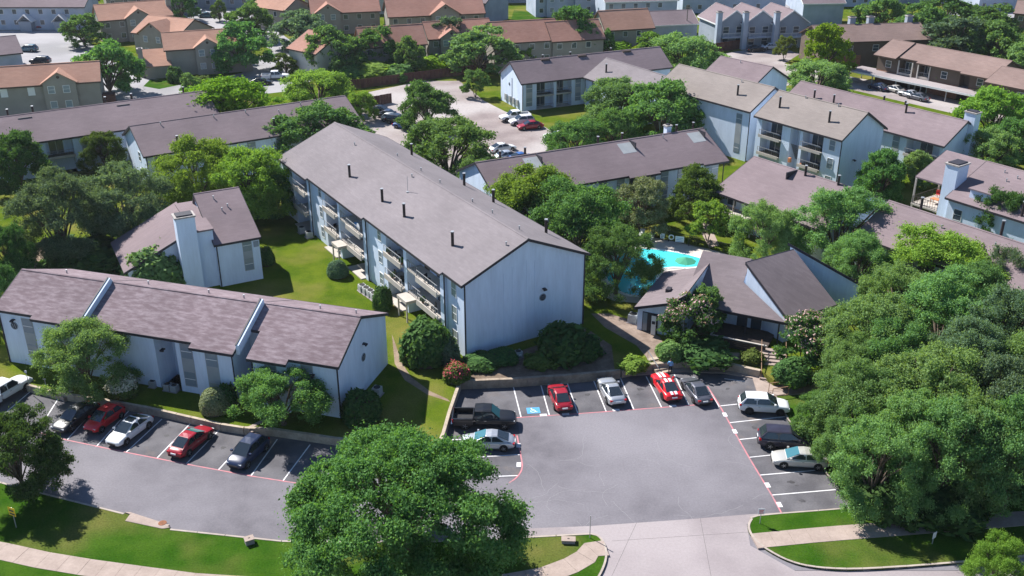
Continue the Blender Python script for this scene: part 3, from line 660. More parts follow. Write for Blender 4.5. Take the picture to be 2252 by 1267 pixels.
q = (LM - 21.5, 4.6); MB().cyl((*q, h2.zf(q[1]) - .1), (*q, h2.zf(q[1]) + 1.9), .03, .03, 6).cyl((*q, h2.zf(q[1])), (*q, h2.zf(q[1]) + .06), .2, .2, 10).build('antenna_mast', M['metal_grey'], h2.o)
# gable: raised vertical conduits, lamp and round number plaque
for a, z0, z1 in ((4.6, 1.5, 9.0), (5.6, ZG + 1, 9.5), (7.3, ZG + .6, 9.9), (8.3, 1.5, 9.6)):
    mb = MB(); fbox(mb, 'right', LM, DM, a - .03, a + .03, z0, z1, .003, .035); mb.build('conduit', M['wall_white'], h2.o)
def plaque(par, c, nrm, r=.42):
    """round building plaque: dark disc, pale ring and pale numeral bar"""
    c = Vector(c); n = Vector(nrm)
    pz = MB().cyl(c, c + n * .05, r, r, 20).build('plaque', M['wall_greyblue'], par)
    MB().cyl(c + n * .05, c + n * .06, r * .8, r * .8, 20).build('plaque_face', M['ink'], pz)
    t = n.cross(Vector((0, 0, 1))); g = MB()
    for dx in (-.12, .12): g.bar(c + n * .07 + t * dx * (r/.42) - Vector((0, 0, .2 * r/.42)), c + n * .07 + t * dx * (r/.42) + Vector((0, 0, .2 * r/.42)), .05, .02)
    g.build('plaque_numeral', M['blind'], pz)
def lamp(par, c, nrm):
    c = Vector(c); n = Vector(nrm); MB().bar(c, c + n * .3, .35, .1).bar(c + n * .3 - Vector((0, 0, .08)), c + n * .42 - Vector((0, 0, .08)), .4, .14).build('wall_lamp', M['trim_dark'], par)
plaque(h2.o, (LM, 9.3, ZG + 4.5), (1, 0, 0)); lamp(h2.o, (LM, 9.4, ZG + 5.5), (1, 0, 0))
h2.spout('right', .08, ZG, ZE); h2.spout('right', DM - .08, ZG, ZE)
for i, (s0, s1, y0) in enumerate(secs[1:]):                    # end walls where the roof steps, dark corner boards
    MB().box(s0 + .003, s0 + .09, secs[i][2] - .02, secs[i][2] + .1, ZG, ZE + h2.sf * secs[i][2]).build('corner_board', M['trim_dark'], h2.o)

# ---------------------------------------------------------------- B1: two-storey brown-roofed building on the left
L1_ = P(752, 920, ZG); a1 = R(-16.8); Lb = 36.6
o1 = Vector((L1_.x - Lb * math.cos(a1), L1_.y - Lb * math.sin(a1)))
D1 = 10.6; ze1, zr1 = 6.15, 8.55
xA, xB = 9.9, 26.3           # joints between the three stepped roofs
h1 = House('apartment_building', 'two-storey white building with mottled brown roof above the left parking row', o1, a1, Lb, D1, ze1, zr1, roof='roof_brown', oh=.3, ohx=.2, ridge=4.9,
           holes=[(17.6, 19.9, ZG, ze1), (xB, xB + 2.9, ZG, ze1)], rd=2.6,
           roof_parts=[(-.25, 4.4, .35, .5), (4.4, xA, .75, .5), (xA, 22.0, .35, .25), (22.0, xB + .25, .9, .25), (xB + .25, xB + 1.6, -2.0, 0), (xB + 1.6, xB + 5.6, .85, 0), (xB + 5.6, Lb + .2, .3, 0)])
for xs, dz in ((xA, .5), (xB + .25, .25)):          # low party walls standing above the roof at the steps
    MB().extrude_x([(-.3, h1.zr - h1.sf * (h1.yr + .3) - .1), (h1.yr, h1.zr - .1), (h1.yr - dz / (h1.sf + h1.sb), h1.zr + h1.sb * dz / (h1.sf + h1.sb) + .62), (-.3, h1.zr - h1.sf * (h1.yr + .3) + dz + .60)], xs + .056, xs + .40).build('parapet_wall', M['wall_white'], h1.o)
    MB().extrude_x([(-.34, h1.zr - h1.sf * (h1.yr + .34) + dz + .605), (h1.yr - dz / (h1.sf + h1.sb), h1.zr + h1.sb * dz / (h1.sf + h1.sb) + .625), (h1.yr - dz / (h1.sf + h1.sb), h1.zr + h1.sb * dz / (h1.sf + h1.sb) + .69), (-.34, h1.zr - h1.sf * (h1.yr + .34) + dz + .67)], xs + .03, xs + .18).build('parapet_cap', M['trim_dark'], h1.o)
# wall lifts under the raised roofs
for x0, x1, dz in ((0.004, xA, .48), (xA + .003, xB, .23)):
    kk = dz / (h1.sf + h1.sb)
    MB().extrude_x([(2.61, ze1 - .1), (D1 - .002, ze1 - .1), (D1 - .002, ze1 - .01), (h1.yr - kk, zr1 + h1.sb * kk - .01), (2.61, ze1 + dz + h1.sf * 2.61)], x0, x1 - .004).build('upper_wall', M['wall_white'], h1.o)
for x0, x1, dz in ((.004, xA, .48), (xA + .003, 17.6, .23), (19.9, xB - .004, .23)): MB().extrude_x([(.003, ze1 - .1), (2.605, ze1 - .1), (2.605, ze1 + dz + h1.sf * 2.6), (.003, ze1 + dz)], x0, x1).build('upper_wall', M['wall_white'], h1.o)
# front bay that stands forward near the stair
MB().box(22.2, xB - .003, -.55, -.003, ZG - .5, ze1 + .1).build('bay_wall', M['wall_white'], h1.o)
MB().box(xB + 1.9, xB + 5.4, -.5, -.003, ZG - .5, ze1 - .15).build('bay_wall', M['wall_white'], h1.o)
h1.tall('front', 2.6, ZG + .9, 1.3, 4.4); h1.tall('front', 20.4, ZG + .7, 1.3, 4.6); h1.tall('front', 6.6, ZG + .9, 1.3, 4.4)
tall_window(h1.o, 'front', Lb, D1, 23.4, ZG + .3, 1.3, 4.9, off=.55); tall_window(h1.o, 'front', Lb, D1, xB + 3.2, ZG + .8, 1.2, 4.3, off=.5); h1.tall('front', xB + 6.6, ZG + .8, 1.2, 4.3)
for a in (.06, 22.1, Lb - .06): h1.spout('front', a, ZG - .3, ze1 - .05)
mb = MB(); fbox(mb, 'front', Lb, D1, xB - .1, xB - .001, ZG - .3, ze1, .553, .62); mb.build('downspout', M['trim_dark'], h1.o)
mb = MB(); fbox(mb, 'front', Lb, D1, xB + 1.9, xB + 2.0, ZG - .3, ze1 - .3, .503, .58); mb.build('downspout', M['trim_dark'], h1.o)
st = MB()
for k in range(13): st.box(xB + .3, xB + 1.7, -.1 + k * .2, .2 + k * .2, ZG + k * .2, ZG + k * .2 + .06)
st.build('stair', M['wood_dark'], h1.o)
plaque(h1.o, (1.6, 0, ZG + 4.3), (0, -1, 0)); lamp(h1.o, (1.7, 0, ZG + 5.0), (0, -1, 0)); lamp(h1.o, (18.6, 0, ZG + 4.4), (0, -1, 0)); lamp(h1.o, (Lb - 2.5, 0, ZG + 4.2), (0, -1, 0))
plaque(h1.o, (Lb, 5.2, ZG + 3.6), (1, 0, 0)); lamp(h1.o, (Lb, 5.3, ZG + 5.0), (1, 0, 0))
for x_, y_ in ((3.5, 6.2), (13, 6.4), (20, 6.2), (24, 6.0), (32, 6.2), (35.5, 6.6)): h1.vent(x_, y_)
mb = MB(); fbox(mb, 'front', Lb, D1, 15.0, 15.06, 1, 4, .003, .02)
# ---------------------------------------------------------------- B3: small building with the tall chimney
oo, g3, L3 = by_eave((469, 543), (571, 527), 6.0, ang=28); L3 = 5.0
h3 = House('apartment_building', 'small white building with a tall square chimney behind the brown roof', oo, g3, L3, 11.5, 6.0, 9.3, ridge=8.6, roof='roof_mauve', oh=.3, ohx=.2)
h3.tall('front', 3.0, ZG + 1.4, 1.1, 4.0); mb = MB(); fbox(mb, 'front', L3, 11.5, 4.3, 4.9, ZG + 4.2, ZG + 4.9, .003, .06); mb.build('number_board', M['wall_greyblue'], h3.o)
h3.spout('front', .08, ZG, 5.8); h3.vent(1.8, 7.2); h3.vent(3.0, 5.5); h3.vent(2.2, 5.0)
window(h3.o, 'left', L3, 11.5, 1.0, ZG + 3.4, .9, 1.3, pane='glass'); window(h3.o, 'left', L3, 11.5, 1.0, ZG + .9, .9, 1.3, pane='glass')
chimney(h3.o, -4.0, -1.9, -.3, 1.3, ZG - .3, 9.9)
# west wing under one falling roof
wg = MB(); wg.v = []; 
MB().prism([(-1.9, .6), (-.004, .6), (-.004, 10.5), (-1.9, 10.5)], ZG - .3, 7.6).build('link_wall', M['wall_white'], h3.o)
MB().slab([(-2.2, .3, 7.9), (0.1, .3, 7.9), (0.1, 10.8, 7.9), (-2.2, 10.8, 7.9)], .18).build('link_roof', M['roof_mauve'], h3.o)
def zsh(x, y): return 7.6 + (x + 1.9) * .46
MB().prism([(-9.6, 1.8), (-1.903, 1.8), (-1.903, 11.2), (-9.6, 11.2)], ZG - .3, zsh).build('wing_wall', M['wall_white'], h3.o)
wr = MB().slab([(-10.1, 1.4, zsh(-10.1, 0) + .22), (-1.85, 1.4, zsh(-1.85, 0) + .22), (-1.85, 11.6, zsh(-1.85, 0) + .22), (-10.1, 11.6, zsh(-10.1, 0) + .22)], .2).build('wing_roof', M['roof_mauve'], h3.o)
MB().slab([(-10.1, 1.34, zsh(-10.1, 0) + .25), (-1.85, 1.34, zsh(-1.85, 0) + .25), (-1.85, 1.397, zsh(-1.85, 0) + .25), (-10.1, 1.397, zsh(-10.1, 0) + .25)], .3).build('fascia', M['trim_dark'], wr)
# ---------------------------------------------------------------- B4, B5: long roofs at left behind
oo, g4, L4 = by_eave((316, 346), (795, 268), 6.2, ang=32)
h4 = House('apartment_building', 'long white building with purple-grey roof left of the back parking lot', oo, g4, L4, 12.6, 6.2, 9.0, oh=.4)
h4.flue(5.0, .9); h4.flue(20, 1.5); h4.win('left', 3.5, ZG + 1.0, 1.2, 1.5, pane='glass'); h4.win('left', 3.5, ZG + 3.6, 1.2, 1.5, pane='glass')
for a in (1.2, 6, 10.5, 15, 19.5, 24): h4.tall('front', a, ZG + .8, 1.3, 4.3)
for x_, y_ in ((4, 5.6), (12, 5.5), (17, 5.6), (26, 5.5), (22, 4.6)): h4.vent(x_, y_)
h4.spout('front', .06, ZG, 6.1)
oo, g5, L5 = by_eave((-60, 334), (266, 281), 6.2, ang=32); oo = oo
L5 = 36.0
holes5 = [(9.5, 13.4, ZG, ZG + 2.5), (9.5, 13.4, ZG + 2.75, 6.1), (19, 23, ZG, 6.1)]
h5 = House('apartment_building', 'long white building with grey roof at the left edge behind the shade trees', oo, g5, L5, 12.6, 6.2, 8.9, oh=.4, holes=holes5, rd=1.6, roof='roof_mauve')
h5.balcony(9.5, 13.4, ZG + 2.75, 1.6)
for a in (7.2, 14.6, 17, 24.5, 28): h5.tall('front', a, ZG + .8, 1.2, 4.3)
for x_ in (6.0, 9.6, 20.5, 24.6, 33): h5.flue(x_, 8.0, 1.3)
for x_ in (7, 21.6): MB().box(x_, x_ + 2.0, 5.2, 6.4, h5.zf(5.2) - .1, h5.zf(5.2) + .12).build('roof_well', M['trim_dark'], h5.o)
# ---------------------------------------------------------------- B7: long building behind the pool
oo, g7, L7 = by_eave((1090, 437), (1603, 351), 6.2, ang=26.5)
h7 = House('apartment_building', 'long white building with mauve-grey roof between pool and back parking', oo, g7, L7, 11.8, 6.2, 9.0, oh=.4, holes=[(20.2, 24.6, ZG, ZG + 2.5), (20.2, 24.6, ZG + 2.75, 6.05), (32.6, 36.5, ZG, 6.05)], rd=1.6,
           roof_parts=[(-.3, 19.8, .45, 0), (19.8, 24.8, .85, 0), (24.8, 32.2, .45, 0), (32.2, L7 + .3, .75, 0)])
h7.balcony(20.2, 24.6, ZG + 2.75, 1.6)
for a in (1.5, 6, 11.5, 15.4, 18.2, 25.4, 28.2, 30.4, L7 - 2.2): h7.tall('front', a, ZG + .8, 1.25, 4.4)
for x_ in (4.2, 8.0, 19.6, 23.6, 33, 36): h7.flue(x_, 7.6, 1.2)
for x_ in (6.4, 21.3, 33.2):
    MB().slab([(x_, 3.4, h7.zf(3.4) + .02), (x_ + 2.2, 3.4, h7.zf(3.4) + .02), (x_ + 2.2, 5.3, h7.zf(5.3) + .02), (x_, 5.3, h7.zf(5.3) + .02)], .1).build('roof_well', M['panel_grey'], h7.o)
    MB().box(x_ + 2.2, x_ + 2.32, 3.9, 5.7, h7.zf(3.9) - .1, h7.zf(5.7) + .08).build('roof_well_edge', M['trim_dark'], h7.o)
chimney(h7.o, 30.6, 31.4, 6.6, 7.4, 8, 9.9); h7.spout('front', L7 - .06, ZG, 6.1); h7.vent(29, 5.2)
# ---------------------------------------------------------------- B8: centre back with cross wing
oo, g8, L8 = by_eave((1147, 185), (1300, 167), 6.0, ang=25); L8 = 32.5
h8 = House('apartment_building', 'white two-storey building with paired balconies behind the white pickup', oo, g8, L8, 9.6, 6.0, 8.9, oh=.4, holes=[(3.0, 6.6, ZG, ZG + 2.4), (3.0, 6.6, ZG + 2.7, 5.9), (7.2, 10.4, ZG, ZG + 2.4), (7.2, 10.4, ZG + 2.7, 5.9)], rd=1.6)
for x0, x1 in ((3.0, 6.6), (7.2, 10.4)): h8.balcony(x0, x1, ZG + 2.7, 1.6, out=.05, fh=.2); h8.balcony(x0, x1, ZG + .1, 1.6, out=.05, fh=.2, rail_h=.8)
h8.tall('front', .8, ZG + .8, 1.3, 4.2); h8.tall('front', 11.2, ZG + .8, 1.2, 4.2); h8.tall('front', 13.3, ZG + .8, .9, 4.2)
mb = MB(); fbox(mb, 'left', L8, 9.6, 4.4, 4.5, ZG, ZG + 5.4, .003, .08); mb.build('conduit', M['panel_grey'], h8.o); plaque(h8.o, (0, 5.6, ZG + 4.0), (-1, 0, 0), .32)
h8.spout('front', .06, ZG, 5.9)
for k, yy in enumerate((1.0, 2.1, 3.2, 4.4)):
    mb = MB(); fbox(mb, 'left', L8, 9.6, yy * 1.5, yy * 1.5 + .8, ZG + .6, ZG + 1.8, .003, .25); mb.build('meter_box', M['metal_grey'], h8.o)
for x_ in (6, 14, 24): MB().box(x_, x_ + 1.8, 4.1, 4.8, h8.zf(4.1) - .1, h8.zf(4.1) + .35).build('roof_well', M['trim_brown'], h8.o)
for x_ in (7, 13, 22): h8.flue(x_, 5.6, .9)
oo, g8b, _ = by_eave((1282, 170), (1330, 188), 6.0, ang=-58)
h8b = House('apartment_building', 'grey-roofed cross wing half hidden by trees, right of the paired balconies', oo, g8b, 17, 9.8, 6.0, 8.9, oh=.4, roof='roof_grey', holes=[(6.5, 9.5, ZG, 5.9)], rd=1.4)
h8b.tall('front', 2.0, ZG + .8, 1.2, 4.2); h8b.balcony(6.5, 9.5, ZG + 2.7, 1.4); h8b.flue(3.6, 2.0, 1.5); h8b.tall('front', 12, ZG + .8, 1.2, 4.2)
# ---------------------------------------------------------------- B9..B12: right-hand cluster
oo, g9, L9 = by_eave((1440, 190), (1589, 261), 8.9, ang=-53)
h9 = House('apartment_building', 'three-storey white building with tan-grey roof and blue gable right of the dark trees', oo, g9, L9, 10.2, 8.9, 11.8, oh=.4, roof='roof_tan')
h9.flue(L9 - 4.5, 2.0, 1.6); h9.tall('front', L9 - 2.6, ZG + 1, 1.2, 6.4); h9.spout('right', .06, ZG, 8.8); h9.vent(L9 - 6, 4.5)
oo, g10, L10 = by_eave((1539, 167), (1651, 194), 6.2, ang=-50)
h10 = House('apartment_building', 'white building with plain grey gable roof behind the tan-grey three-storey roof', oo, g10, L10, 10.6, 6.2, 9.0, oh=.4)
h10.tall('front', 2, ZG + .8, 1.2, 4.2); h10.tall('front', 7, ZG + .8, 1.2, 4.2); h10.vent(5, 4.6)
oo, g11, L11 = by_eave((1658, 254), (1850, 309), 8.9, ang=-54)
h11 = House('apartment_building', 'three-storey white building with tan-grey roof, balconies and open stair at right', oo, g11, L11, 9.8, 8.9, 11.9, oh=.45, roof='roof_tan',
            holes=[(1.0, 5.0, ZG, 3.2), (1.0, 5.0, 3.42, 5.9), (1.0, 5.0, 6.14, 8.8), (6.6, 8.4, ZG, 8.8), (8.9, 12.6, ZG, 3.2), (8.9, 12.6, 3.42, 5.9), (8.9, 12.6, 6.14, 8.8)], rd=1.7)
for x0, x1 in ((1.0, 5.0), (8.9, 12.6)):
    for z in (3.42, 6.14): h11.balcony(x0, x1, z, 1.7, out=.5, fh=.45)
st = MB()
for k in range(14): st.box(6.7, 8.3, 1.6 - k * .1, 1.69 - k * .1, 3.42 + k * .19, 3.48 + k * .19)
st.build('stair', M['wood_dark'], h11.o)
for z in (ZG + .7, ZG + 3.4, ZG + 6.1): window(h11.o, 'front', L11, 9.8, L11 - 2.0, z, 1.1, 1.6, pane='glass_light')
h11.flue(2.4, 2.0, 1.6); h11.flue(11.8, 1.8, 1.6); h11.vent(11, 4.6); h11.vent(5, 4.6); h11.spout('right', .06, ZG, 8.8); lamp(h11.o, (L11, 3.4, ZG + 4.5), (1, 0, 0))
MB().box(7.2, 7.6, -.7, -.3, 3.42, 4.1).build('planter', M['clay'], h11.o)
r12 = P(1765, 181, 9.0); g12 = R(-54.6); L12 = 31.0; oo = r12.xy - Vector((-math.sin(g12), math.cos(g12))) * 4.8
h12 = House('apartment_building', 'long grey-roofed building running back beside the carport, with corner balcony', oo, g12, L12, 9.6, 6.2, 9.0, oh=.45, roof='roof_mauve', holes=[(L12 - 6.2, L12 - .5, ZG, 3.1), (L12 - 6.2, L12 - .5, 3.4, 6.05)], rd=1.9)
h12.balcony(L12 - 6.2, L12 - .5, 3.4, 1.9, out=.3); h12.tall('front', L12 - 8.6, ZG + .8, 1.2, 4.2)
for d_, y in ((26, 2.0), (22, 2.0), (12, 7.0), (9.5, 3.6), (16, 7.0)): h12.flue(L12 - d_, y, 1.4)
chimney(h12.o, L12 - .9, L12 + .9, 5.6, 7.0, ZG, 10.2)
# ---------------------------------------------------------------- B13: building in front with open balconies
oo, g13, L13 = by_eave((1578, 412), (1700, 460), 5.6, ang=-54)
L13 = 17.0
h13 = House('apartment_building', 'low grey-roofed building with open timber balcony behind the pool path', oo, g13, L13, 13.0, 5.6, 8.4, oh=1.3, ohx=.5, roof='roof_mauve')
b = MB().box(-.3, 6.5, -2.3, -.004, 3.2, 3.4).build('balcony_floor', M['balcony'], h13.o); rail(b, [(-.2, -.1, 3.4), (-.2, -2.2, 3.4), (6.4, -2.2, 3.4)], 1.0, 'wood_dark')
for x_ in (.25, 3.3, 6.4): MB().box(x_ - .08, x_ + .08, -1.2, -1.04, ZG - .2, 5.0).build('post', M['balcony'], h13.o)
for x_ in (1.2, 4.2, 8.5, 11.5): window(h13.o, 'front', L13, 13, x_, 3.6, 1.6, 1.7); window(h13.o, 'front', L13, 13, x_, ZG + .6, 1.6, 1.5)
h13.flue(8.6, 6.0, 1.3); h13.flue(13.6, 6.2, 1.2); MB().box(6.8, 7.0, 4.4, 6.4, h13.zf(4.4) - .1, h13.zf(6.4) + .08).build('roof_step', M['trim_dark'], h13.o)
# ---------------------------------------------------------------- B14: right edge with big chimney
oo, g14, _ = by_eave((2077, 435), (2160, 461), 6.2, ang=-55)
L14 = 20.0
h14 = House('apartment_building', 'white building with broad square chimney and furnished balcony at the right edge', oo, g14, L14, 15.6, 6.2, 9.4, oh=.4, ohx=.3)
chimney(h14.o, -2.0, -.2, 1.2, 3.6, ZG - .2, 10.0)
_z = h14.zf
pr14 = MB().extrude_x([(1.6, _z(1.6) - .2), (7.8, _z(7.8) - .2), (13.5, _z(13.5) - .2), (13.5, _z(13.5) - .01), (7.8, _z(7.8) - .01), (1.6, _z(1.6) - .01)], -6.2, -.36).build('porch_roof', M['roof_mauve'], h14.o)
MB().extrude_x([(1.6, _z(1.6) - .32), (7.8, _z(7.8) - .32), (7.8, _z(7.8) + .02), (1.6, _z(1.6) + .02)], -6.25, -6.203).build('fascia', M['trim_dark'], pr14)
b = MB().box(-6.1, -.01, 1.4, 7.5, 3.2, 3.42).build('balcony_floor', M['balcony'], h14.o)
rail(b, [(-2.2, 1.5, 3.42), (-6.0, 1.5, 3.42), (-6.0, 7.4, 3.42)], 1.0, 'wood_dark')
for x_, y_ in ((-6.0, 1.6), (-6.0, 7.3)): MB().box(x_ - .1, x_ + .1, y_ - .1, y_ + .1, ZG - .2, _z(y_) - .2).build('post', M['balcony'], h14.o)
window(h14.o, 'left', L14, 15.6, 5.5, 3.5, 2.0, 2.0); MB().box(-.04, -.003, 8.2, 9.2, 3.45, 5.5).build('door', M['trim_white'], h14.o)
MB().box(2.2, 5.0, .8, 2.6, h14.zf(.8) - .2, h14.zf(2.6) + .5).build('dormer', M['wall_white'], h14.o)
MB().slab([(2.0, .5, h14.zf(1.6) + .95), (5.2, .5, h14.zf(1.6) + .95), (5.2, 3.6, h14.zf(3.6) + .1), (2.0, 3.6, h14.zf(3.6) + .1)], .15).build('dormer_roof', M['roof_mauve'], h14.o)
for x_, y_ in ((3, 6.6), (5, 6.2), (8, 6.6), (4.2, 5.2)): h14.vent(x_, y_)
h14.flue(9.5, .4, 1.8)
window(h14.o, 'front', L14, 15.6, 1.0, 3.6, 1.2, 1.5)
# ---------------------------------------------------------------- B15: long roof at right behind the near trees
o15 = P(1960, 446, 9.0); g15 = R(-54); e15 = Vector((math.cos(g15), math.sin(g15))); n15 = Vector((-e15.y, e15.x))
oo = o15.xy - n15 * 5.6
h15 = House('apartment_building', 'long mauve-grey roof behind the near right trees, below the chimney building', oo, g15, 34.0, 11.2, 6.2, 9.0, oh=.4, holes=[(6.6, 10.2, ZG, 6.0), (20, 23.5, ZG, 6.0)], rd=1.6)
h15.balcony(6.6, 10.2, 3.4, 1.6); h15.balcony(20, 23.5, 3.4, 1.6)
for a in (1.5, 4.0, 12, 15, 25, 28): h15.tall('front', a, ZG + .8, 1.2, 4.2)
h15.flue(3.4, 6.4, 1.6); h15.flue(12.6, 7.8, 2.0); h15.flue(17.6, 6.4, 1.8)
for x_ in (7.6, 14): h15.vent(x_, 4.2)
# ---------------------------------------------------------------- B6: clubhouse of tilted sheds
ang6 = R(-25.5); O6 = Vector((22.6, 94.6)); cl = empty('clubhouse', (O6.x, O6.y, 0), ang6, 'clubhouse of angular brown shed roofs beside the pool', 'clubhouse')
def loc6(p): 
    d = Vector((p[0] - O6.x, p[1] - O6.y)); return Vector((d.x * math.cos(-ang6) - d.y * math.sin(-ang6), d.x * math.sin(-ang6) + d.y * math.cos(-ang6)))
# main shed R1
z1f, z1r, y1r = 3.2, 6.5, 6.8
def zR1(x, y): return z1f + (z1r - z1f) * y / y1r
MB().prism([(-4.4, 1.6), (3.6, 1.6), (.95, 3.4), (.55, y1r), (-4.4, y1r)], ZG - .3, lambda x, y: zR1(x, y) - .03).build('wall', M['wall_white'], cl)
MB().prism([(-4.4, y1r), (1, y1r), (3, 11), (-4.4, 11)], ZG - .3, lambda x, y: z1r - (y - y1r) * .6).build('wall', M['wall_white'], cl)
r = MB().slab([(-4.7, -.2, zR1(0, -.2) + .2), (6.3, -.2, zR1(0, -.2) + .2), (.72, 3.7, zR1(0, 3.7) + .2), (.7, y1r, z1r + .2), (-4.7, y1r, z1r + .2)], .2).build('roof', M['roof_club'], cl)
MB().slab([(-4.7, y1r, z1r + .2), (.7, y1r, z1r + .2), (3, 11.3, 3.9), (-4.7, 11.3, 3.9)], .2).build('roof', M['roof_club'], cl)
MB().box(-4.7, 6.5, -.25, -.203, 3.02, 3.32).build('fascia', M['trim_dark'], r)
# rotated shed R2
A_ = Vector((.75, 3.7)); ab = Vector((3.96, 5.9)).normalized(); ac = Vector((ab.y, -ab.x)); w2, l2 = 7.0, 6.9
zt2, zb2 = 7.3, 3.45
q2 = [A_, A_ + ac * l2, A_ + ac * l2 + ab * w2, A_ + ab * w2]
def zR2(x, y): return zt2 - (zt2 - zb2) * (Vector((x, y)) - A_).dot(ac) / l2
MB().prism([tuple(q2[0] + ac*.15 + ab*.2), tuple(q2[1] - ac*.6 + ab*.2), tuple(q2[2] - ac*.6 - ab*.2), tuple(q2[3] + ac*.15 - ab*.2)], ZG - .3, lambda x, y: zR2(x, y) - .03).build('wall', M['wall_white'], cl)
r = MB().slab([(p.x, p.y, zR2(p.x, p.y) + .2) for p in q2], .2).build('roof', M['roof_club'], cl)
def edge_board(a, b, za, zb, par, t=.05, m='trim_dark'):
    d = (b - a).normalized(); n = Vector((d.y, -d.x)) * t
    mb = MB(); mb.slab([(*a, za), (*b, zb), (*(b + n), zb), (*(a + n), zb if False else za)], .3); mb.build('fascia', M[m], par)
ab_off = ab * .004
edge_board(q2[0] - ab_off, q2[1] - ab_off, zR2(*q2[0]) + .23, zR2(*q2[1]) + .23, r)
edge_board(q2[3], q2[0], zt2 + .23, zt2 + .23, r)
# right-hand volume R3 with tall white wall
B_ = loc6((31.2, 101.6)); E_ = loc6((37.2, 97.4)); dBE = (E_ - B_).normalized(); nb = Vector((-dBE.y, dBE.x)); lBE = (E_ - B_).length
def zR3(x, y): return 7.35 - 2.4 * (Vector((x, y)) - B_).dot(dBE) / lBE - .62 * (Vector((x, y)) - B_).dot(nb)
q3 = [B_ - dBE * .6, E_, E_ + nb * 5.5, B_ - dBE * .6 + nb * 5.5]
MB().prism([tuple(p) for p in q3], ZG - .3, lambda x, y: zR3(x, y) - .03).build('wall', M['wall_white'], cl)
ro = [q3[0] - dBE * .2 - nb * .35, q3[1] + dBE * .35 - nb * .35, q3[2] + dBE * .35 + nb * .3, q3[3] - dBE * .2 + nb * .3]
r = MB().slab([(p.x, p.y, zR3(p.x, p.y) + .2) for p in ro], .2).build('roof', M['roof_club'], cl)
edge_board(ro[0], ro[1], zR3(*ro[0]) + .23, zR3(*ro[1]) + .23, r)
# left wing, rising in two pitches to the main roof
def zL(x, y): return 3.3 + (x + 8.6) * .36 if x < -4.9 else 4.63 + (x + 4.9) * .85
for x0, x1 in ((-8.6, -4.9), (-4.9, -3.5)):
    MB().prism([(x0, -3.4), (x1, -3.4), (x1, 6.0), (x0, 6.0)], ZG - .3, lambda x, y, x0=x0, x1=x1: (zL(x0, 0) if abs(x - x0) < .01 else zL(x1 - .0001, 0) if x1 < -4 else zL(x1, 0)) - .03).build('wall', M['wall_white'], cl)
    r = MB().slab([(x0 - (.3 if x0 < -8 else 0), -3.8, zL(x0, 0) + .17), (x1, -3.8, (4.63 if x1 < -4 else zL(x1, 0)) + .17), (x1, 6.4, (4.63 if x1 < -4 else zL(x1, 0)) + .17), (x0 - (.3 if x0 < -8 else 0), 6.4, zL(x0, 0) + .17)], .2).build('roof', M['roof_club'], cl)
    MB().slab([(x0 - (.3 if x0 < -8 else 0), -3.86, zL(x0, 0) + .2), (x1, -3.86, (4.63 if x1 < -4 else zL(x1, 0)) + .2), (x1, -3.803, (4.63 if x1 < -4 else zL(x1, 0)) + .2), (x0 - (.3 if x0 < -8 else 0), -3.803, zL(x0, 0) + .2)], .3).build('fascia', M['trim_dark'], r)
MB().box(-6.6, -6.1, -.5, .3, 4.2, 4.65).build('roof_hatch', M['trim_dark'], cl)
d = MB().box(-8.05, -6.35, -3.46, -3.403, ZG + .02, ZG + 2.3).build('glass_door', M['trim_dark'], cl)
MB().box(-7.98, -7.5, -3.49, -3.462, ZG + .1, ZG + 2.22).build('pane', M['glass_light'], d); MB().box(-7.42, -6.95, -3.49, -3.462, ZG + .1, ZG + 2.22).build('pane', M['interior'], d)
dl = MB().box(-6.9, -6.4, -3.95, -3.9, ZG + .05, ZG + 2.25).build('open_door_leaf', M['trim_white'], cl)
MB().box(-6.82, -6.48, -3.975, -3.952, ZG + 1.3, ZG + 1.65).build('door_notice', M['ink'], dl)
# front of the main shed: glazing in shade, terrace
for x0 in (-2.8, .9, 2.4): window(cl, 'front', 6, 6, x0, ZG + .1, 1.1, 2.2, off=-1.6, frame='trim_dark', pane='glass')
MB().box(-3.0, -2.2, 1.45, 1.595, ZG, ZG + 2.4).build('door', M['wood_dark'], cl)
tr = MB().box(-.6, 5.0, -3.1, 1.6, ZG - .2, ZG + .3).build('terrace_floor', M['wood_dark'], cl)
for k in range(6): MB().box(-.62, 5.02, -3.18, -3.105, ZG - .25 + k * .21, ZG - .08 + k * .21).build('terrace_plank', M['wood_dark'], cl)
for k in range(6): MB().box(-.7, -.605, -3.1, -.5, ZG - .25 + k * .21, ZG - .08 + k * .21).build('terrace_plank', M['wood_dark'], cl)
MB().box(-.75, 5.1, -3.28, -3.08, ZG + 1.0, ZG + 1.1).box(-.75, -.58, -3.08, -.5, ZG + 1.0, ZG + 1.1).build('terrace_rail', M['balcony'], cl)
for x_ in (2.2, 5.6): MB().box(x_ - .07, x_ + .07, -.15, 0, ZG, 3.1).build('post', M['trim_dark'], cl)
lamp(cl, (loc6((26.2, 97.3)).x, loc6((26.2, 97.3)).y, 5.1), (0, -1, 0))

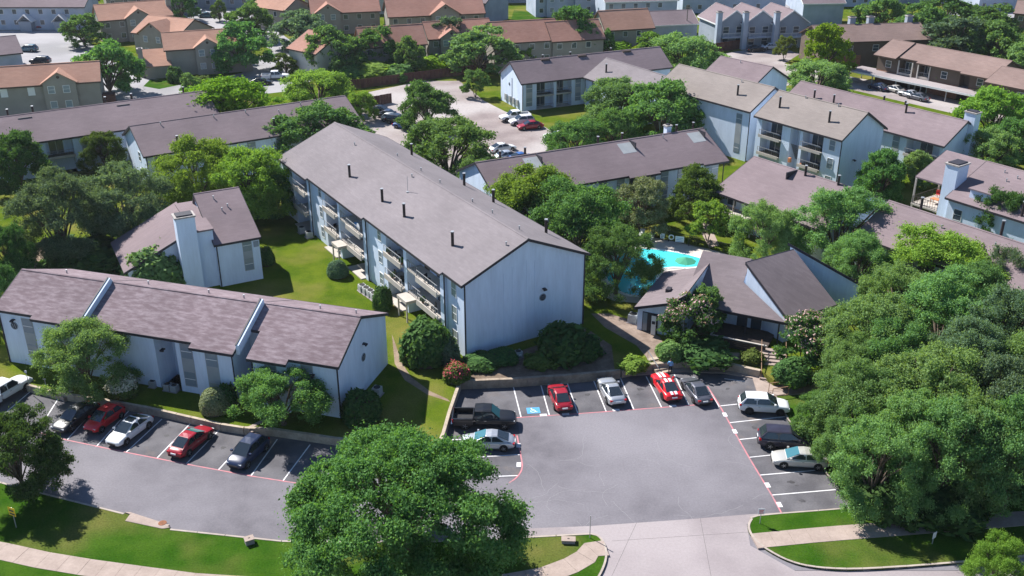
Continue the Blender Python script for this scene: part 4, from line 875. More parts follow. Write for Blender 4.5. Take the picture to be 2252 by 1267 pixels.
# ---------------------------------------------------------------- carport and brown brick apartments at right
cA = P(1868, 153, 3.0); cB = P(2150, 210, 3.0); cg = math.atan2(cB.y - cA.y, cB.x - cA.x); cL = (cB - cA).xy.length
cp = empty('carport', (cA.x, cA.y, 0), cg, 'long flat-roofed carport over parked cars at the upper right', 'carport')
MB().box(0, cL, -1.0, 4.6, 2.95, 3.15).build('roof', M['concrete'], cp); MB().box(-.03, cL + .03, -1.06, -1.002, 2.8, 3.18).build('fascia', M['trim_white'], cp)
for k in range(6): MB().box(.4 + k * (cL - 1) / 5, .55 + k * (cL - 1) / 5, -.6, -.45, ZG - .2, 2.95).build('post', M['metal_grey'], cp)
for k in range(6): MB().box(.4 + k * (cL - 1) / 5, .55 + k * (cL - 1) / 5, 4.1, 4.25, ZG - .2, 2.95).build('post', M['metal_grey'], cp)
oo, g16, L16 = by_eave((1926, 119), (2152, 168), 6.4, ang=-53)
L16 = 25
h16 = House('apartment_building', 'brown two-storey building with orange brick base behind the carport', oo, g16, L16, 10.5, 6.4, 8.5, oh=.5, roof='roof_bark', wall='wall_brown', holes=[(5.2, 8.0, ZG, 6.2), (9.6, 12.0, ZG, 6.2), (18.5, 20.5, ZG, 6.2)], rd=1.6, fascia='trim_brown',
            roof_parts=[(-.4, 4.8, 1.2, .25), (4.8, 9.2, .2, 0), (9.2, 19.0, .8, 0), (19.0, L16 + .4, 1.3, 0)])
for x0, x1 in ((.4, 5.1), (12.2, 18.4), (20.6, L16 - .2)):
    MB().box(x0, x1, -.08, -.003, ZG - .3, ZG + 2.6).build('brick_base', M['brick_orange'], h16.o)
for x0, x1 in ((5.2, 8.0), (9.6, 12.0)): h16.balcony(x0, x1, 3.5, 1.6, out=.1)
for x_ in (5.1, 8.2, 9.5, 12.1): MB().box(x_ - .1, x_ + .1, -.3, -.1, ZG, 6.0).build('column', M['wall_cream'], h16.o)
h16.win('front', 2, ZG + 3.4, 1.3, 1.4); h16.win('front', 14.5, ZG + 3.4, 1.3, 1.4); h16.win('front', 22, ZG + 3.4, 1.3, 1.4)
oo, g17, L17 = by_eave((2165, 180), (2330, 222), 6.2, ang=-53)
h17 = House('apartment_building', 'rust-brown roofed building at the right edge beyond the carport', oo, g17, L17, 10, 6.2, 8.2, oh=.5, roof='roof_bark', wall='wall_brown', fascia='trim_brown')
h17.win('front', 2, ZG + 3.4, 1.3, 1.4); h17.win('front', 6, ZG + 3.4, 1.3, 1.4)
oo, g18, L18 = by_eave((1752, 98), (1885, 108), 6.2, ang=-12)
h18 = House('apartment_building', 'brown building with three square chimneys behind the yellow-green tree', P(1800, 150, ZG).xy, R(8), 25, 11, 6.4, 8.8, oh=.6, roof='roof_bark', wall='wall_brown', fascia='trim_brown')
for x_ in (9.0, 13.4, 22.6): chimney(h18.o, x_, x_ + 1.3, 6.3, 7.5, 7.5, 10.2, 'wall_greyblue')
MB().box(-.2, 9.5, -.09, -.003, ZG - .3, ZG + 2.6).build('brick_base', M['brick_orange'], h18.o)
for x_ in (2, 6, 12, 15, 19): h18.win('front', x_, ZG + 3.4, 1.4, 1.4)
MB().box(12.5, 17.8, -2.2, -.003, 3.3, 3.6).build('balcony_floor', M['wood_dark'], h18.o)

# ---------------------------------------------------------------- far houses
def far_house(name, label, base_px, ang, L, D, ze, zr, wall_, roof_, group=None, gab=None, wins=True, chim=None, fascia='trim_brown', cat='house', ll=0, oh=.5, wins2=True):
    """base_px: photo position of the front-left foot"""
    p = P(*base_px, ZG)
    h = House(name, label, p.xy, R(ang), L, D, ze, zr, oh=oh, roof=roof_, wall=wall_, fascia=fascia, cat=cat, group=group)
    if gab:
        gx, gw = gab; gz = min(zr - .3, ze + gw * .32)
        MB().extrude_x([(-.9, ZG - .3), (0.5, ZG - .3), (.5, ze + .2), (-.9, ze + .2)], gx - gw/2, gx + gw/2).build('bay_wall', M[wall_], h.o)
        pr = MB(); i = 0
        pr.v = [(gx - gw/2, -.9, ze + .2), (gx + gw/2, -.9, ze + .2), (gx, -.9, gz + .2), (gx - gw/2, 3.5, ze + .2), (gx + gw/2, 3.5, ze + .2), (gx, 3.5, gz + .2)]
        pr.f = [(0, 1, 2), (3, 5, 4), (0, 2, 5, 3), (1, 4, 5, 2), (0, 3, 4, 1)]; pr.build('gable_wall', M[wall_], h.o)
        for sx in (-1, 1):
            MB().slab([(gx, -1.3, gz + .45), (gx + sx * (gw/2 + .4), -1.3, ze + .18), (gx + sx * (gw/2 + .4), 4.5, ze + .18), (gx, 4.5, gz + .45)], .18).build('gable_roof', M[roof_], h.o)
        MB().cyl((gx, -.96, gz - .55), (gx, -.9, gz - .55), .28, .28, 10).build('gable_vent', M['trim_brown'], h.o)
        for dx in (-gw * .28, gw * .18):
            window(h.o, 'front', L, D, gx + dx - .5, ze - 1.7, 1.2, 1.4, off=.9, pane='glass_light')
            window(h.o, 'front', L, D, gx + dx - .5, ze - 4.4, 1.2, 1.3, off=.9, pane='glass_light')
    if wins:
        x_ = 1.0
        while x_ < L - 2:
            if not gab or abs(x_ + .6 - gab[0]) > gab[1] / 2 + .8:
                h.win('front', x_, ze - 1.9, 1.2, 1.3)
                if ze > 5.5 and wins2: h.win('front', x_, ze - 4.6, 1.2, 1.3)
            x_ += 3.4
    for c in (chim or []): chimney(h.o, c[0], c[0] + 1.2, c[1], c[1] + 1.2, 3 if c[1] > 0 else ZG, zr + 1.0, wall_)
    return h
T, OR = 'wall_tan', 'roof_orange'
G1 = 'tan houses with orange shingle roofs'
ho = far_house('house', 'tan house with orange roof, centre gable and side wings beyond the street tree', (372, 168), 20, 14.5, 9.5, 6.3, 8.9, T, OR, G1, gab=(8.6, 5.2), wins=False)
MB().box(-4.6, -.01, -1.2, 5.0, ZG - .3, 3.3).build('wing_wall', M[T], ho.o); MB().slab([(-5.0, -1.6, 3.35), (.8, -1.6, 3.35), (.8, 4.2, 5.9), (-5.0, 4.2, 5.9)], .2).build('wing_roof', M[OR], ho.o)
MB().box(12.0, 17.5, -1.0, 4.0, ZG - .3, 3.1).build('wing_wall', M[T], ho.o); MB().slab([(11.6, -1.5, 3.1), (17.9, -1.5, 3.1), (17.9, 3.4, 5.2), (11.6, 3.4, 5.2)], .2).build('wing_roof', M[OR], ho.o)
chimney(ho.o, -5.6, -4.61, .6, 1.8, ZG, 6.6, T)
ho = far_house('house', 'tan house with orange roof and centre gable at the left edge', (-120, 268), 17, 27, 8.0, 6.4, 9.0, T, OR, G1, gab=(20.2, 5.6), wins=False)
for x_ in (10, 14.6): ho.win('front', x_, 4.4, 1.2, 1.5, pane='trim_white')
MB().box(27.01, 29.2, 1, 3.2, ZG, 3.4).build('shed', M['wood_fence'], ho.o)
far_house('house', 'orange-roofed house with front-facing gable behind the street tree', (300, 118), -24, 13, 12, 5.6, 8.4, T, OR, G1, gab=(6.5, 8), wins=False)
far_house('house', 'second orange-roofed house, stepped roofs, left of the upper street', (228, 96), 28, 17, 11, 6.2, 9.0, T, OR, G1, gab=(9, 6), wins=True, chim=[(16.5, 3)])
far_house('house', 'orange-roofed house at the top left, beyond the stepped roofs', (240, 42), 25, 22, 11, 6.2, 8.8, T, OR, G1, gab=(15, 6), chim=[(2, 5)])
far_house('house', 'small orange-roofed gable house at the top, right of the upper street', (560, 60), -35, 12, 9, 6.2, 8.6, T, OR, G1)
far_house('house', 'orange-roofed house left in the row above the wooden fence', (690, 78), 14, 17, 10, 6.2, 9.2, T, 'roof_rust', G1, gab=(4, 6))
far_house('house', 'broad orange-roofed house with centre gable above the wooden fence', (858, 88), 14, 24, 10, 6.4, 9.6, T, 'roof_rust', G1, gab=(14, 7))
far_house('house', 'orange-roofed house hidden among trees left of the fence', (640, 160), -40, 9, 12, 6.0, 8.8, 'wall_cream', 'roof_rust', G1, wins=False)
far_house('house', 'orange-roofed house half hidden by trees behind the wooden fence', (800, 158), 18, 14, 9, 6.0, 9.2, T, 'roof_rust', G1)
far_house('house', 'orange-roofed house behind the trees in the centre of the fence row', (945, 138), 18, 15, 9, 6.0, 8.8, T, 'roof_rust', G1, gab=(5, 5))
far_house('house', 'orange-roofed house with plain slope left of the big upright tree', (1090, 152), 17, 15, 10, 6.4, 9.8, T, 'roof_rust', G1)
far_house('house', 'orange-roofed house behind the big upright tree', (1215, 145), 17, 12, 9, 6.2, 9.4, T, 'roof_rust', G1)
far_house('house', 'orange-roofed house right of the big upright tree', (1330, 118), 17, 12, 9, 6.2, 9.6, T, 'roof_orange', G1)
GB = 'grey-blue townhouses at the top'
W, RM = 'wall_blue', 'roof_mauve'
hx = far_house('townhouse_row', 'long grey-blue row house with peaked porches at the top left', (-60, 66), 0, 30, 10, 6.6, 9.0, W, RM, GB, cat='row house', fascia='trim_dark')
for x_ in (13.5, 22.5):
    MB().box(x_, x_ + 3.0, -2.2, -.003, ZG - .2, 3.2).build('porch_wall', M['wall_greyblue'], hx.o)
    for sx in (-1, 1): MB().slab([(x_ + 1.5, -2.6, 5.0), (x_ + 1.5 + sx * 2, -2.6, 3.2), (x_ + 1.5 + sx * 2, .2, 3.2), (x_ + 1.5, .2, 5.0)], .16).build('porch_roof', M['trim_white'], hx.o)
far_house('townhouse_row', 'grey-blue building with plain roof at the left edge beside the parked SUV', (-150, 178), 33, 18, 11, 4.6, 7.2, W, RM, GB, cat='row house', fascia='trim_dark', wins=False)
far_house('townhouse_row', 'grey building at the top behind the orange roofs, with pale chimney', (680, 35), 8, 24, 12, 6.6, 9.4, 'wall_cream', RM, GB, cat='row house', fascia='trim_white', chim=[(-1, 2), (19, 2)])
far_house('townhouse_row', 'dark grey house at the top centre behind the orange roofs', (985, 48), -30, 12, 12, 6.6, 9.6, 'wall_greyblue', 'roof_club', GB, cat='row house', fascia='trim_dark')
far_house('townhouse_row', 'grey-blue townhouse at the top with pointed gables, left of centre right', (1178, 38), 12, 26, 12, 6.4, 9.2, W, RM, GB, cat='row house', gab=(6, 6), chim=[(11, -1.2)], fascia='trim_white')
far_house('townhouse_row', 'blue townhouse with low grey roof beside the grey gables', (1425, 88), 14, 13, 10, 4.2, 6.6, 'wall_blue', RM, GB, cat='row house', fascia='trim_white', wins=False)
far_house('townhouse_row', 'grey row house behind the low blue townhouse at the top', (1330, 52), 10, 20, 11, 6.4, 9.0, W, 'roof_mauve', GB, cat='row house', fascia='trim_white')
for i, (u, v, lb) in enumerate([(1535, 88, 'grey gabled townhouse with chimney, leftmost of the three above the back wall'), (1590, 88, 'grey gabled townhouse, middle of the three above the back wall'), (1655, 88, 'grey gabled townhouse, rightmost of the three above the back wall')]):
    hh = far_house('townhouse', lb, (u, v), -76, 11, 8.4, 6.6, 9.4, 'wall_greyblue', RM, GB, fascia='trim_white', wins=False, cat='townhouse')
    # gable end faces the viewer: the right face of the block
    for a in (1.2, 4.6): hh.win('right', a, 4.2, 1.6, 1.6); hh.win('right', a, 1.5, 1.6, 1.8)
    chimney(hh.o, 10.9, 12.0, -.8, .4, ZG, 9.3, 'wall_blue')
    b = MB().box(11.01, 12.6, .6, 7.8, 3.3, 3.5).build('balcony_floor', M['wall_blue'], hh.o); rail(b, [(12.5, .7, 3.5), (12.5, 7.7, 3.5)], 1.0, 'trim_white')
far_house('townhouse', 'pale grey townhouse with big blank wall beside the far street', (1762, 58), 5, 11, 10, 6.6, 9.0, 'wall_blue', RM, GB, fascia='trim_white', wins=False, cat='townhouse')
far_house('townhouse_row', 'grey townhouse row along the top edge at right of centre', (1500, 30), 6, 30, 10, 6.4, 9.0, W, RM, GB, cat='row house', fascia='trim_white')
far_house('townhouse_row', 'grey townhouse row at the top, left of the far right trees', (1740, 16), 3, 26, 10, 6.4, 9.0, W, RM, GB, cat='row house', fascia='trim_white')
far_house('townhouse', 'pale blue house behind the far right trees', (2150, 26), 10, 12, 10, 6.4, 9.0, W, RM, GB, cat='townhouse', fascia='trim_white')
far_house('house', 'brown roofed house at the top right corner', (2225, 62), -30, 14, 10, 4.6, 7.0, 'wall_brown', 'roof_bark', None, fascia='trim_brown')
for i, (u, v, a, lb) in enumerate([(420, 20, 8, 'grey row house at the top beside the upper street'), (-40, 20, 0, 'grey row house beyond the peaked porches, top left corner'), (840, 8, 5, 'grey row house at the top edge behind the palm'), (1050, 8, 5, 'grey row house at the top edge left of the lawn strip'), (1960, 8, 0, 'grey row house at the top edge among the far right trees')]):
    far_house('townhouse_row', lb, (u, v), a, 24, 11, 6.4, 9.2, 'wall_greyblue', RM, GB, cat='row house', fascia='trim_white')
# wooden fences
def fence(path_px, label, h=1.9, m='wood_fence', bay=2.4):
    pts = resample([p.xy for p in pxs(path_px, ZG)], bay); e = empty('wooden_fence', (pts[0].x, pts[0].y, ZG), 0, label, 'fence'); o = pts[0]
    for a, b in zip(pts, pts[1:]):
        d = b - a; n = max(1, int(d.length / .6)); 
        MB().box(a.x - o.x - .06, a.x - o.x + .06, a.y - o.y - .06, a.y - o.y + .06, -.2, h + .05).build('post', M[m], e)
        for k in range(n):
            p0 = a + d * (k + .02) / n - o; p1 = a + d * (k + .98) / n - o; hh = h + random.uniform(-.03, .03)
            MB().bar((p0.x, p0.y, hh / 2 - .1), (p1.x, p1.y, hh / 2 - .1), .03, hh + .2).build('board', M[m], e)
fence([(770, 196), (800, 194), (900, 180), (1060, 160), (1075, 150)], 'dark red-brown wooden fence behind the back parking lot')
fence([(797, 236), (830, 232), (862, 226)], 'red-brown wooden fence end beside the parked dark cars')
fence([(1560, 118), (1640, 105), (1720, 92), (1800, 84)], 'dark wooden fence below the grey gabled townhouses', 2.2)
# ================================================================== VEGETATION
def quads_mesh(name, V, m):
    """V: (n, 4, 3) array of leaf quads -> mesh"""
    n = len(V); me = bpy.data.meshes.new(name); me.vertices.add(n * 4); me.loops.add(n * 4); me.polygons.add(n)
    me.vertices.foreach_set('co', V.reshape(-1).astype(np.float32)); me.loops.foreach_set('vertex_index', np.arange(n * 4, dtype=np.int32))
    me.polygons.foreach_set('loop_start', np.arange(0, n * 4, 4, dtype=np.int32)); me.update(calc_edges=True); me.validate()
    me.materials.append(m); return me
def leaf_quads(rng, pos, nrm, size, asp=1.7):
    n = len(pos); r = rng.normal(size=(n, 3)); t = np.cross(nrm, r); t /= np.linalg.norm(t, axis=1)[:, None] + 1e-9; b = np.cross(nrm, t)
    s = (size * rng.uniform(.65, 1.35, n))[:, None]; l = t * s * asp / 2; w_ = b * s / 2; f = nrm * s * .18
    return np.stack([pos - l, pos + w_ * .95 - l * .1 - f, pos + l, pos - w_ * .95 + l * .05 - f], axis=1)
def unit(v): return v / (np.linalg.norm(v, axis=1)[:, None] + 1e-9)
def lobes_of(rng, R_, H0, H1, n, flat=1.0, spread=.66, big=.42, skirt=.5):
    """centres and radii of the crown's limbs-full of leaves; H0..H1 crown span"""
    c = []; hz_ = (H1 - H0)
    for i in range(n):
        a = 2.399963 * i + rng.uniform(-.35, .35); q = math.sqrt((i + .5) / n); rr = q * spread * R_ * rng.uniform(.86, 1.1)
        top = 1 - (q * .95) ** 2.2
        zz = H0 + hz_ * (.34 + .40 * top * flat + rng.uniform(-.09, .09)); lr = R_ * big * rng.uniform(.72, 1.12) * (1.05 - .28 * q)
        c.append((rr * math.cos(a), rr * math.sin(a), zz, lr))
    for i in range(int(n * skirt)):       # skirts: lower limbs
        a = rng.uniform(0, 6.283); q = rng.uniform(.5, .84); c.append((R_ * q * math.cos(a), R_ * q * math.sin(a), H0 + hz_ * rng.uniform(.06, .36), R_ * big * rng.uniform(.5, .8)))
    return np.array(c)
def crown(seed, R_, H0, H1, nl, nclump, nleaf, size, flat=1.0, spread=.66, big=.42, cl_s=.10, droop=0.0, skirt=.95, fluff=.45):
    """leaves set on the upper shells of many small puffs that themselves cover the limbs' leaf masses"""
    rng = np.random.default_rng(seed); L = lobes_of(rng, R_, H0, H1, nl, flat, spread, big, skirt); C = L[:, :3].mean(0)
    w_ = L[:, 3] ** 2; pick = rng.choice(len(L), nclump, p=w_ / w_.sum())
    d = unit(rng.normal(size=(nclump, 3)) + unit(L[pick, :3] - C) * .8 + np.array([0, 0, .5]))
    rad = L[pick, 3] * rng.choice([1.0, .84, .62], nclump, p=[.64, .25, .11]) * rng.uniform(.82, 1.16, nclump)
    cp = L[pick, :3] + d * rad[:, None] * np.array([1, 1, .78])
    rp = R_ * cl_s * rng.uniform(.65, 1.45, nclump); wt = rp ** 2
    k = rng.choice(nclump, nleaf, p=wt / wt.sum())
    ld = unit(rng.normal(size=(nleaf, 3)) + d[k] * .45 + np.array([0, 0, .55])); rr = rp[k] * (1.1 - np.abs(rng.normal(size=nleaf)) * fluff)
    stray = rng.random(nleaf) < fluff * .45; rr[stray] *= rng.uniform(1.0, 1.75, stray.sum())
    off = ld * rr[:, None] * np.array([1.12, 1.12, .78]); off[:, 2] -= droop * rp[k] * rng.random(nleaf) ** 2
    pos = cp[k] + off; nrm = unit(ld * 1.0 + rng.normal(size=(nleaf, 3)) * (.55 + fluff * .6))
    pos[:, 2] = np.maximum(pos[:, 2], H0 * .55)
    return leaf_quads(rng, pos, nrm, size), L
def trunk_mesh(name, seed, L, H0, r0, m, forks=6, multi=1):
    rng = random.Random(seed); mb = MB()
    for s in range(multi):
        a = 6.283 * s / multi + .4; bx, by = (math.cos(a) * r0 * 1.3, math.sin(a) * r0 * 1.3) if multi > 1 else (0, 0); lean = (.35 if multi > 1 else .06)
        r_ = r0 * (1 if multi == 1 else .62); hx = H0 * .95; tx, ty = bx + math.cos(a) * lean * hx, by + math.sin(a) * lean * hx
        mb.tube([(bx, by, -.3), (bx * 1.05, by * 1.05, .15), (bx * .6 + tx * .4, by * .6 + ty * .4, hx * .5), (tx, ty, hx)], [r_ * 1.5, r_ * 1.1, r_ * .92, r_ * .8], 9)
        for i, (x, y, z, lr) in enumerate(L[s::multi][:forks + 6]):
            mx, my, mz = tx + (x - tx) * .45 + rng.uniform(-.3, .3), ty + (y - ty) * .45 + rng.uniform(-.3, .3), hx + (z - hx) * .58
            rr = r_ * rng.uniform(.34, .56)
            mb.tube([(tx * .9, ty * .9, hx * .93), (mx, my, mz), (x, y, z), (x * 1.18, y * 1.18, z + lr * .5)], [rr * 1.1, rr * .75, rr * .42, rr * .12], 6)
            for q in range(2):
                ax = rng.uniform(0, 6.28); mb.tube([(mx, my, mz), (x + math.cos(ax) * lr * .7, y + math.sin(ax) * lr * .7, z + rng.uniform(-.3, .5) * lr)], [rr * .5, rr * .1], 5)
    me = mb.mesh(name); me.materials.append(M[m]); me.polygons.foreach_set('use_smooth', [True] * len(me.polygons)); return me
SP = {}
def species(key, seed, Rr, H0, H1, nl, nclump, nleaf, size, leafm, barkm='bark', r0=.28, multi=1, blossom=None, **k):
    V, L = crown(seed, Rr, H0, H1, nl, nclump, nleaf, size, **k)
    d = dict(R=Rr, H=H1, H0=H0, crown=quads_mesh('crown', V, M[leafm]), trunk=trunk_mesh('trunk', seed, L, H0, r0, barkm, multi=multi))
    if blossom:
        V2, _ = crown(seed, Rr * 1.03, H0, H1 * 1.02, nl, nclump, int(nleaf * blossom[1]), size * .9, **k)
        keep = V2[:, :, 2].mean(1) > H0 + (H1 - H0) * blossom[2]; d['blossom'] = quads_mesh('blossom', V2[keep], M[blossom[0]])
    SP[key] = d
# near, high detail
species('oak_big', 11, 8.6, 2.3, 11.5, 34, 560, 165000, .128, 'leaf_oak', r0=.5, big=.215, cl_s=.074, spread=.86, skirt=1.0)
species('oak_a', 12, 6.0, 1.49, 9.5, 16, 250, 60000, .15, 'leaf_oak', r0=.34, big=.36, cl_s=.11, spread=.72)
species('oak_b', 13, 6.0, 1.36, 9.0, 13, 230, 60000, .15, 'leaf_oak', r0=.34, big=.40, cl_s=.115, spread=.70)
species('elm_a', 14, 6.0, 1.36, 11.0, 17, 300, 74000, .122, 'leaf_elm', r0=.3, fluff=.72, big=.33, cl_s=.095, droop=.7, spread=.74)
species('elm_b', 15, 6.0, 1.49, 10.5, 14, 270, 74000, .122, 'leaf_elm', r0=.3, fluff=.72, big=.36, cl_s=.10, droop=.8, spread=.72)
species('elm_c', 16, 6.0, 1.24, 11.5, 20, 320, 74000, .122, 'leaf_elm', r0=.3, fluff=.72, big=.31, cl_s=.092, droop=.6, spread=.76)
# middle distance
species('mid_a', 21, 6.0, .8, 9.5, 14, 200, 30000, .215, 'leaf_oak', r0=.33, big=.37, cl_s=.11, spread=.72)
species('mid_b', 22, 6.0, .8, 9.0, 11, 180, 30000, .215, 'leaf_oak', r0=.33, big=.41, cl_s=.115, spread=.70)
species('mid_c', 23, 6.0, .8, 10.5, 17, 240, 36000, .185, 'leaf_oak', r0=.33, fluff=.65, big=.33, cl_s=.105, droop=.6, spread=.74)
species('far_a', 31, 6.0, .8, 9.5, 12, 140, 14000, .32, 'leaf_oak', r0=.34, big=.39, cl_s=.115, spread=.70)
species('far_b', 32, 6.0, .8, 10.5, 14, 160, 14000, .32, 'leaf_oak', r0=.34, big=.36, cl_s=.11, spread=.72)
species('small', 41, 2.4, 1.0, 4.6, 9, 110, 9000, .15, 'leaf_elm', r0=.09, big=.38, cl_s=.13, multi=3, spread=.72)
species('myrtle', 42, 2.4, .7, 4.4, 9, 120, 10000, .145, 'leaf_dark', r0=.09, big=.42, cl_s=.13, multi=3, blossom=('blossom_pink', .20, .5))
def shrub(key, seed, nleaf, size, leafm, rough=.06, blossom=None, squash=.85):
    rng = np.random.default_rng(seed); d = unit(rng.normal(size=(nleaf, 3))); d[:, 2] = np.abs(d[:, 2]) * 1.0 - .25
    lump = 1 + rough * 2 * np.sin(d[:, 0] * 5 + seed) * np.sin(d[:, 1] * 6) + rng.normal(size=nleaf) * rough
    pos = unit(d) * lump[:, None]; pos[:, 2] = (pos[:, 2] + .35) / 1.35 * 2 * squash; pos[:, 2] = np.maximum(pos[:, 2], .02)
    V = leaf_quads(rng, pos, unit(unit(d) + rng.normal(size=(nleaf, 3)) * .38), size); SP[key] = dict(R=1.0, H=2 * squash, H0=0, crown=quads_mesh('foliage', V, M[leafm]), trunk=None)
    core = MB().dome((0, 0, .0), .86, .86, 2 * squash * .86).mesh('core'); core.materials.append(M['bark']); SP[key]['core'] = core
    if blossom:
        k = rng.random(nleaf) < blossom[1]; k &= pos[:, 2] > .9 * squash; V2 = leaf_quads(rng, pos[k] * 1.03, unit(unit(d[k]) + rng.normal(size=(k.sum(), 3)) * .4), size * 1.1); SP[key]['blossom'] = quads_mesh('blossom', V2, M[blossom[0]])
shrub('shrub', 51, 3200, .13, 'leaf_dark'); shrub('shrub_clipped', 52, 4200, .10, 'leaf_olive', .025); shrub('shrub_rough', 53, 2600, .2, 'leaf_dark', .12)
shrub('shrub_flower', 54, 3000, .13, 'leaf_olive', .06, ('blossom_red', .28)); shrub('shrub_white', 55, 3600, .11, 'leaf_olive', .04, ('blossom_white', .75)); shrub('hedge', 56, 2600, .2, 'leaf_light', .08)
_tr = random.Random(3)
def plant(name, label, cat, loc, sx, sz, key, leafm=None, group=None, rz=None, bark=None):
    d = SP[key]; e = empty(name, loc, _tr.uniform(0, 6.283) if rz is None else rz, label, cat, group); e.scale = (sx, sx, sz)
    def put(nm, me, mm=None):
        o = link(nm, me, e)
        if mm: o.material_slots[0].link = 'OBJECT'; o.material_slots[0].material = M[mm]
        return o
    put('crown' if d['trunk'] else 'foliage', d['crown'], leafm)
    if d['trunk']: put('trunk', d['trunk'], bark)
    if d.get('core'): put('stem_core', d['core'])
    if d.get('blossom'): put('blossom', d['blossom'])
    return e
def tree(u, v, wpx, key, leafm, label, h=None, zg=ZG, name='tree', cat='tree', rz=None, group=None, wid=1.0):
    """u, v: photo position of the crown's middle; wpx: crown width in photo pixels"""
    d = SP[key]; hh = h or 9.0
    for _ in range(4):
        mid = zg + hh * (.58 if d['H0'] > 1.2 else .55); p = P(u, v, mid); wm = wpx * depth(p) / CAM_F
        if h is None: hh = min(max(wm * .80 + 1.6, 3.0), 12.5)
    sx = wm / 2 / (d['R'] * .98)
    return plant(name, label, cat, (p.x, p.y, zg), sx * wid, hh / d['H'], key, leafm, group, rz)
def bush(u, v, wpx, key, leafm, label, hm=None, zg=ZG, name='shrub'):
    """u, v: photo position of the shrub's middle"""
    r = 1.0
    for _ in range(4):
        p = P(u, v, zg + (hm or r * 1.6) * .5); r = wpx * depth(p) / CAM_F / 2
    return plant(name, label, 'shrub', (p.x, p.y, zg), r, (hm or r * 1.6) / SP[key]['H'], key, leafm)
GF = 0.13
# ---- front
tree(882, 1098, 525, 'oak_big', 'leaf_oak', 'huge spreading oak in front of the drive, at the bottom centre', h=12.0, zg=GF, name='oak_tree', rz=.6)
tree(28, 985, 195, 'oak_a', 'leaf_dark', 'dark rounded oak at the lower left edge by the street', h=7.5, zg=GF, name='oak_tree')
tree(2205, 1235, 130, 'elm_b', 'leaf_light', 'light green young tree in the bottom right corner', h=5.0, zg=GF)
tree(182, 770, 215, 'elm_a', 'leaf_elm', 'airy green tree in front of the brown-roofed building', h=7.6)
tree(617, 870, 200, 'oak_b', 'leaf_oak', 'round bushy tree at the near corner of the brown-roofed building', h=5.2)
# ---- right wood
for u, v, wd, k, m, lb, h in [
    (1925, 735, 250, 'elm_a', 'leaf_elm', 'fresh green tree at the upper left of the right-hand wood, beside the clubhouse', 9.5),
    (2085, 690, 270, 'elm_c', 'leaf_elm', 'green tree in the middle of the right-hand wood, behind the front trees', 10.5),
    (2225, 720, 230, 'elm_b', 'leaf_silver', 'greyish green tree at the right edge of the wood, upper side', 11),
    (1895, 885, 230, 'elm_c', 'leaf_elm', 'tree overhanging the dark SUV at the right of the lot', 9),
    (2040, 860, 280, 'elm_b', 'leaf_elm', 'broad tree in the heart of the right-hand wood', 10.5),
    (2195, 890, 260, 'elm_a', 'leaf_silver', 'grey-green tree at the right edge of the wood, at half height', 11),
    (1932, 1002, 220, 'elm_b', 'leaf_elm', 'rounded green tree at the lower left of the right-hand wood', 8.5),
    (2090, 980, 255, 'elm_a', 'leaf_elm', 'tree shading the pavement at the lower edge of the right-hand wood', 10),
    (2240, 985, 230, 'elm_c', 'leaf_elm', 'tree at the right edge shading the pavement', 10.5),
    (1800, 905, 110, 'elm_a', 'leaf_oak', 'small dark tree behind the white SUV', 5.0),
    (1985, 790, 200, 'elm_b', 'leaf_elm', 'tree between the fresh green tree and the heart of the right-hand wood', 9),
    (2130, 790, 210, 'elm_a', 'leaf_silver', 'grey-green tree in the middle of the wood, right of its heart', 10),
    (2000, 950, 210, 'elm_a', 'leaf_elm', 'tree in the lower middle of the wood, left part', 9),
    (2150, 960, 220, 'elm_b', 'leaf_elm', 'tree in the lower middle of the wood, right part', 10),
    (1880, 970, 150, 'elm_b', 'leaf_elm', 'low tree overhanging the champagne sedan', 7),
    (1880, 800, 150, 'elm_c', 'leaf_elm', 'tree behind the right crape myrtle', 7.5),
    (2150, 650, 170, 'elm_a', 'leaf_elm', 'tree between the light spreading tree and the wood', 9),
    (2300, 800, 230, 'elm_a', 'leaf_elm', 'tree half cut off by the right edge of the photo', 11)]:
    tree(u, v, wd, k, m, lb, h=h, zg=GF if v > 880 else ZG)
bush(1960, 1095, 130, 'shrub_rough', 'leaf_dark', 'dark shrub at the lower left foot of the right-hand wood', 2.4, GF)
bush(2085, 1100, 150, 'shrub_rough', 'leaf_dark', 'dark undergrowth shrub behind the right pavement', 2.2, GF)
tree(2080, 575, 290, 'elm_c', 'leaf_light', 'light green spreading tree in front of the long mauve roof at right', h=9.5)
tree(2215, 605, 170, 'elm_b', 'leaf_silver', 'silvery tree at the right edge below the long mauve roof', h=9)
tree(1985, 640, 170, 'elm_b', 'leaf_elm', 'tree beside the right end of the clubhouse', h=8)
# ---- clubhouse and pool
tree(1850, 480, 230, 'elm_c', 'leaf_elm', 'large green tree behind the right half of the clubhouse', h=10.5)
tree(1890, 570, 150, 'elm_a', 'leaf_elm', 'tree rising just behind the clubhouse roof end', h=8)
tree(1685, 500, 145, 'elm_b', 'leaf_elm', 'pale green tree behind the clubhouse ridge', h=8.5)
tree(1560, 482, 92, 'small', 'leaf_light', 'small multi-stemmed tree by the pool path', h=5.5)
tree(1535, 425, 125, 'mid_b', 'leaf_olive', 'rounded olive tree at the end of the long building behind the pool', h=6.8)
tree(1410, 440, 135, 'mid_c', 'leaf_pale', 'pale flowering tree in front of the long building behind the pool', h=8.2)
tree(1180, 435, 235, 'oak_b', 'leaf_light', 'light green tree behind the far slope of the grey roof', h=9.5)
tree(1272, 478, 240, 'oak_a', 'leaf_oak', 'dark green oak between the grey roof and the pool', h=10.5)
tree(1358, 560, 190, 'elm_a', 'leaf_oak', 'oak leaning over the left end of the pool', h=8.5)
tree(1520, 700, 125, 'myrtle', 'leaf_dark', 'pink-flowering crape myrtle left of the clubhouse terrace', h=5.2)
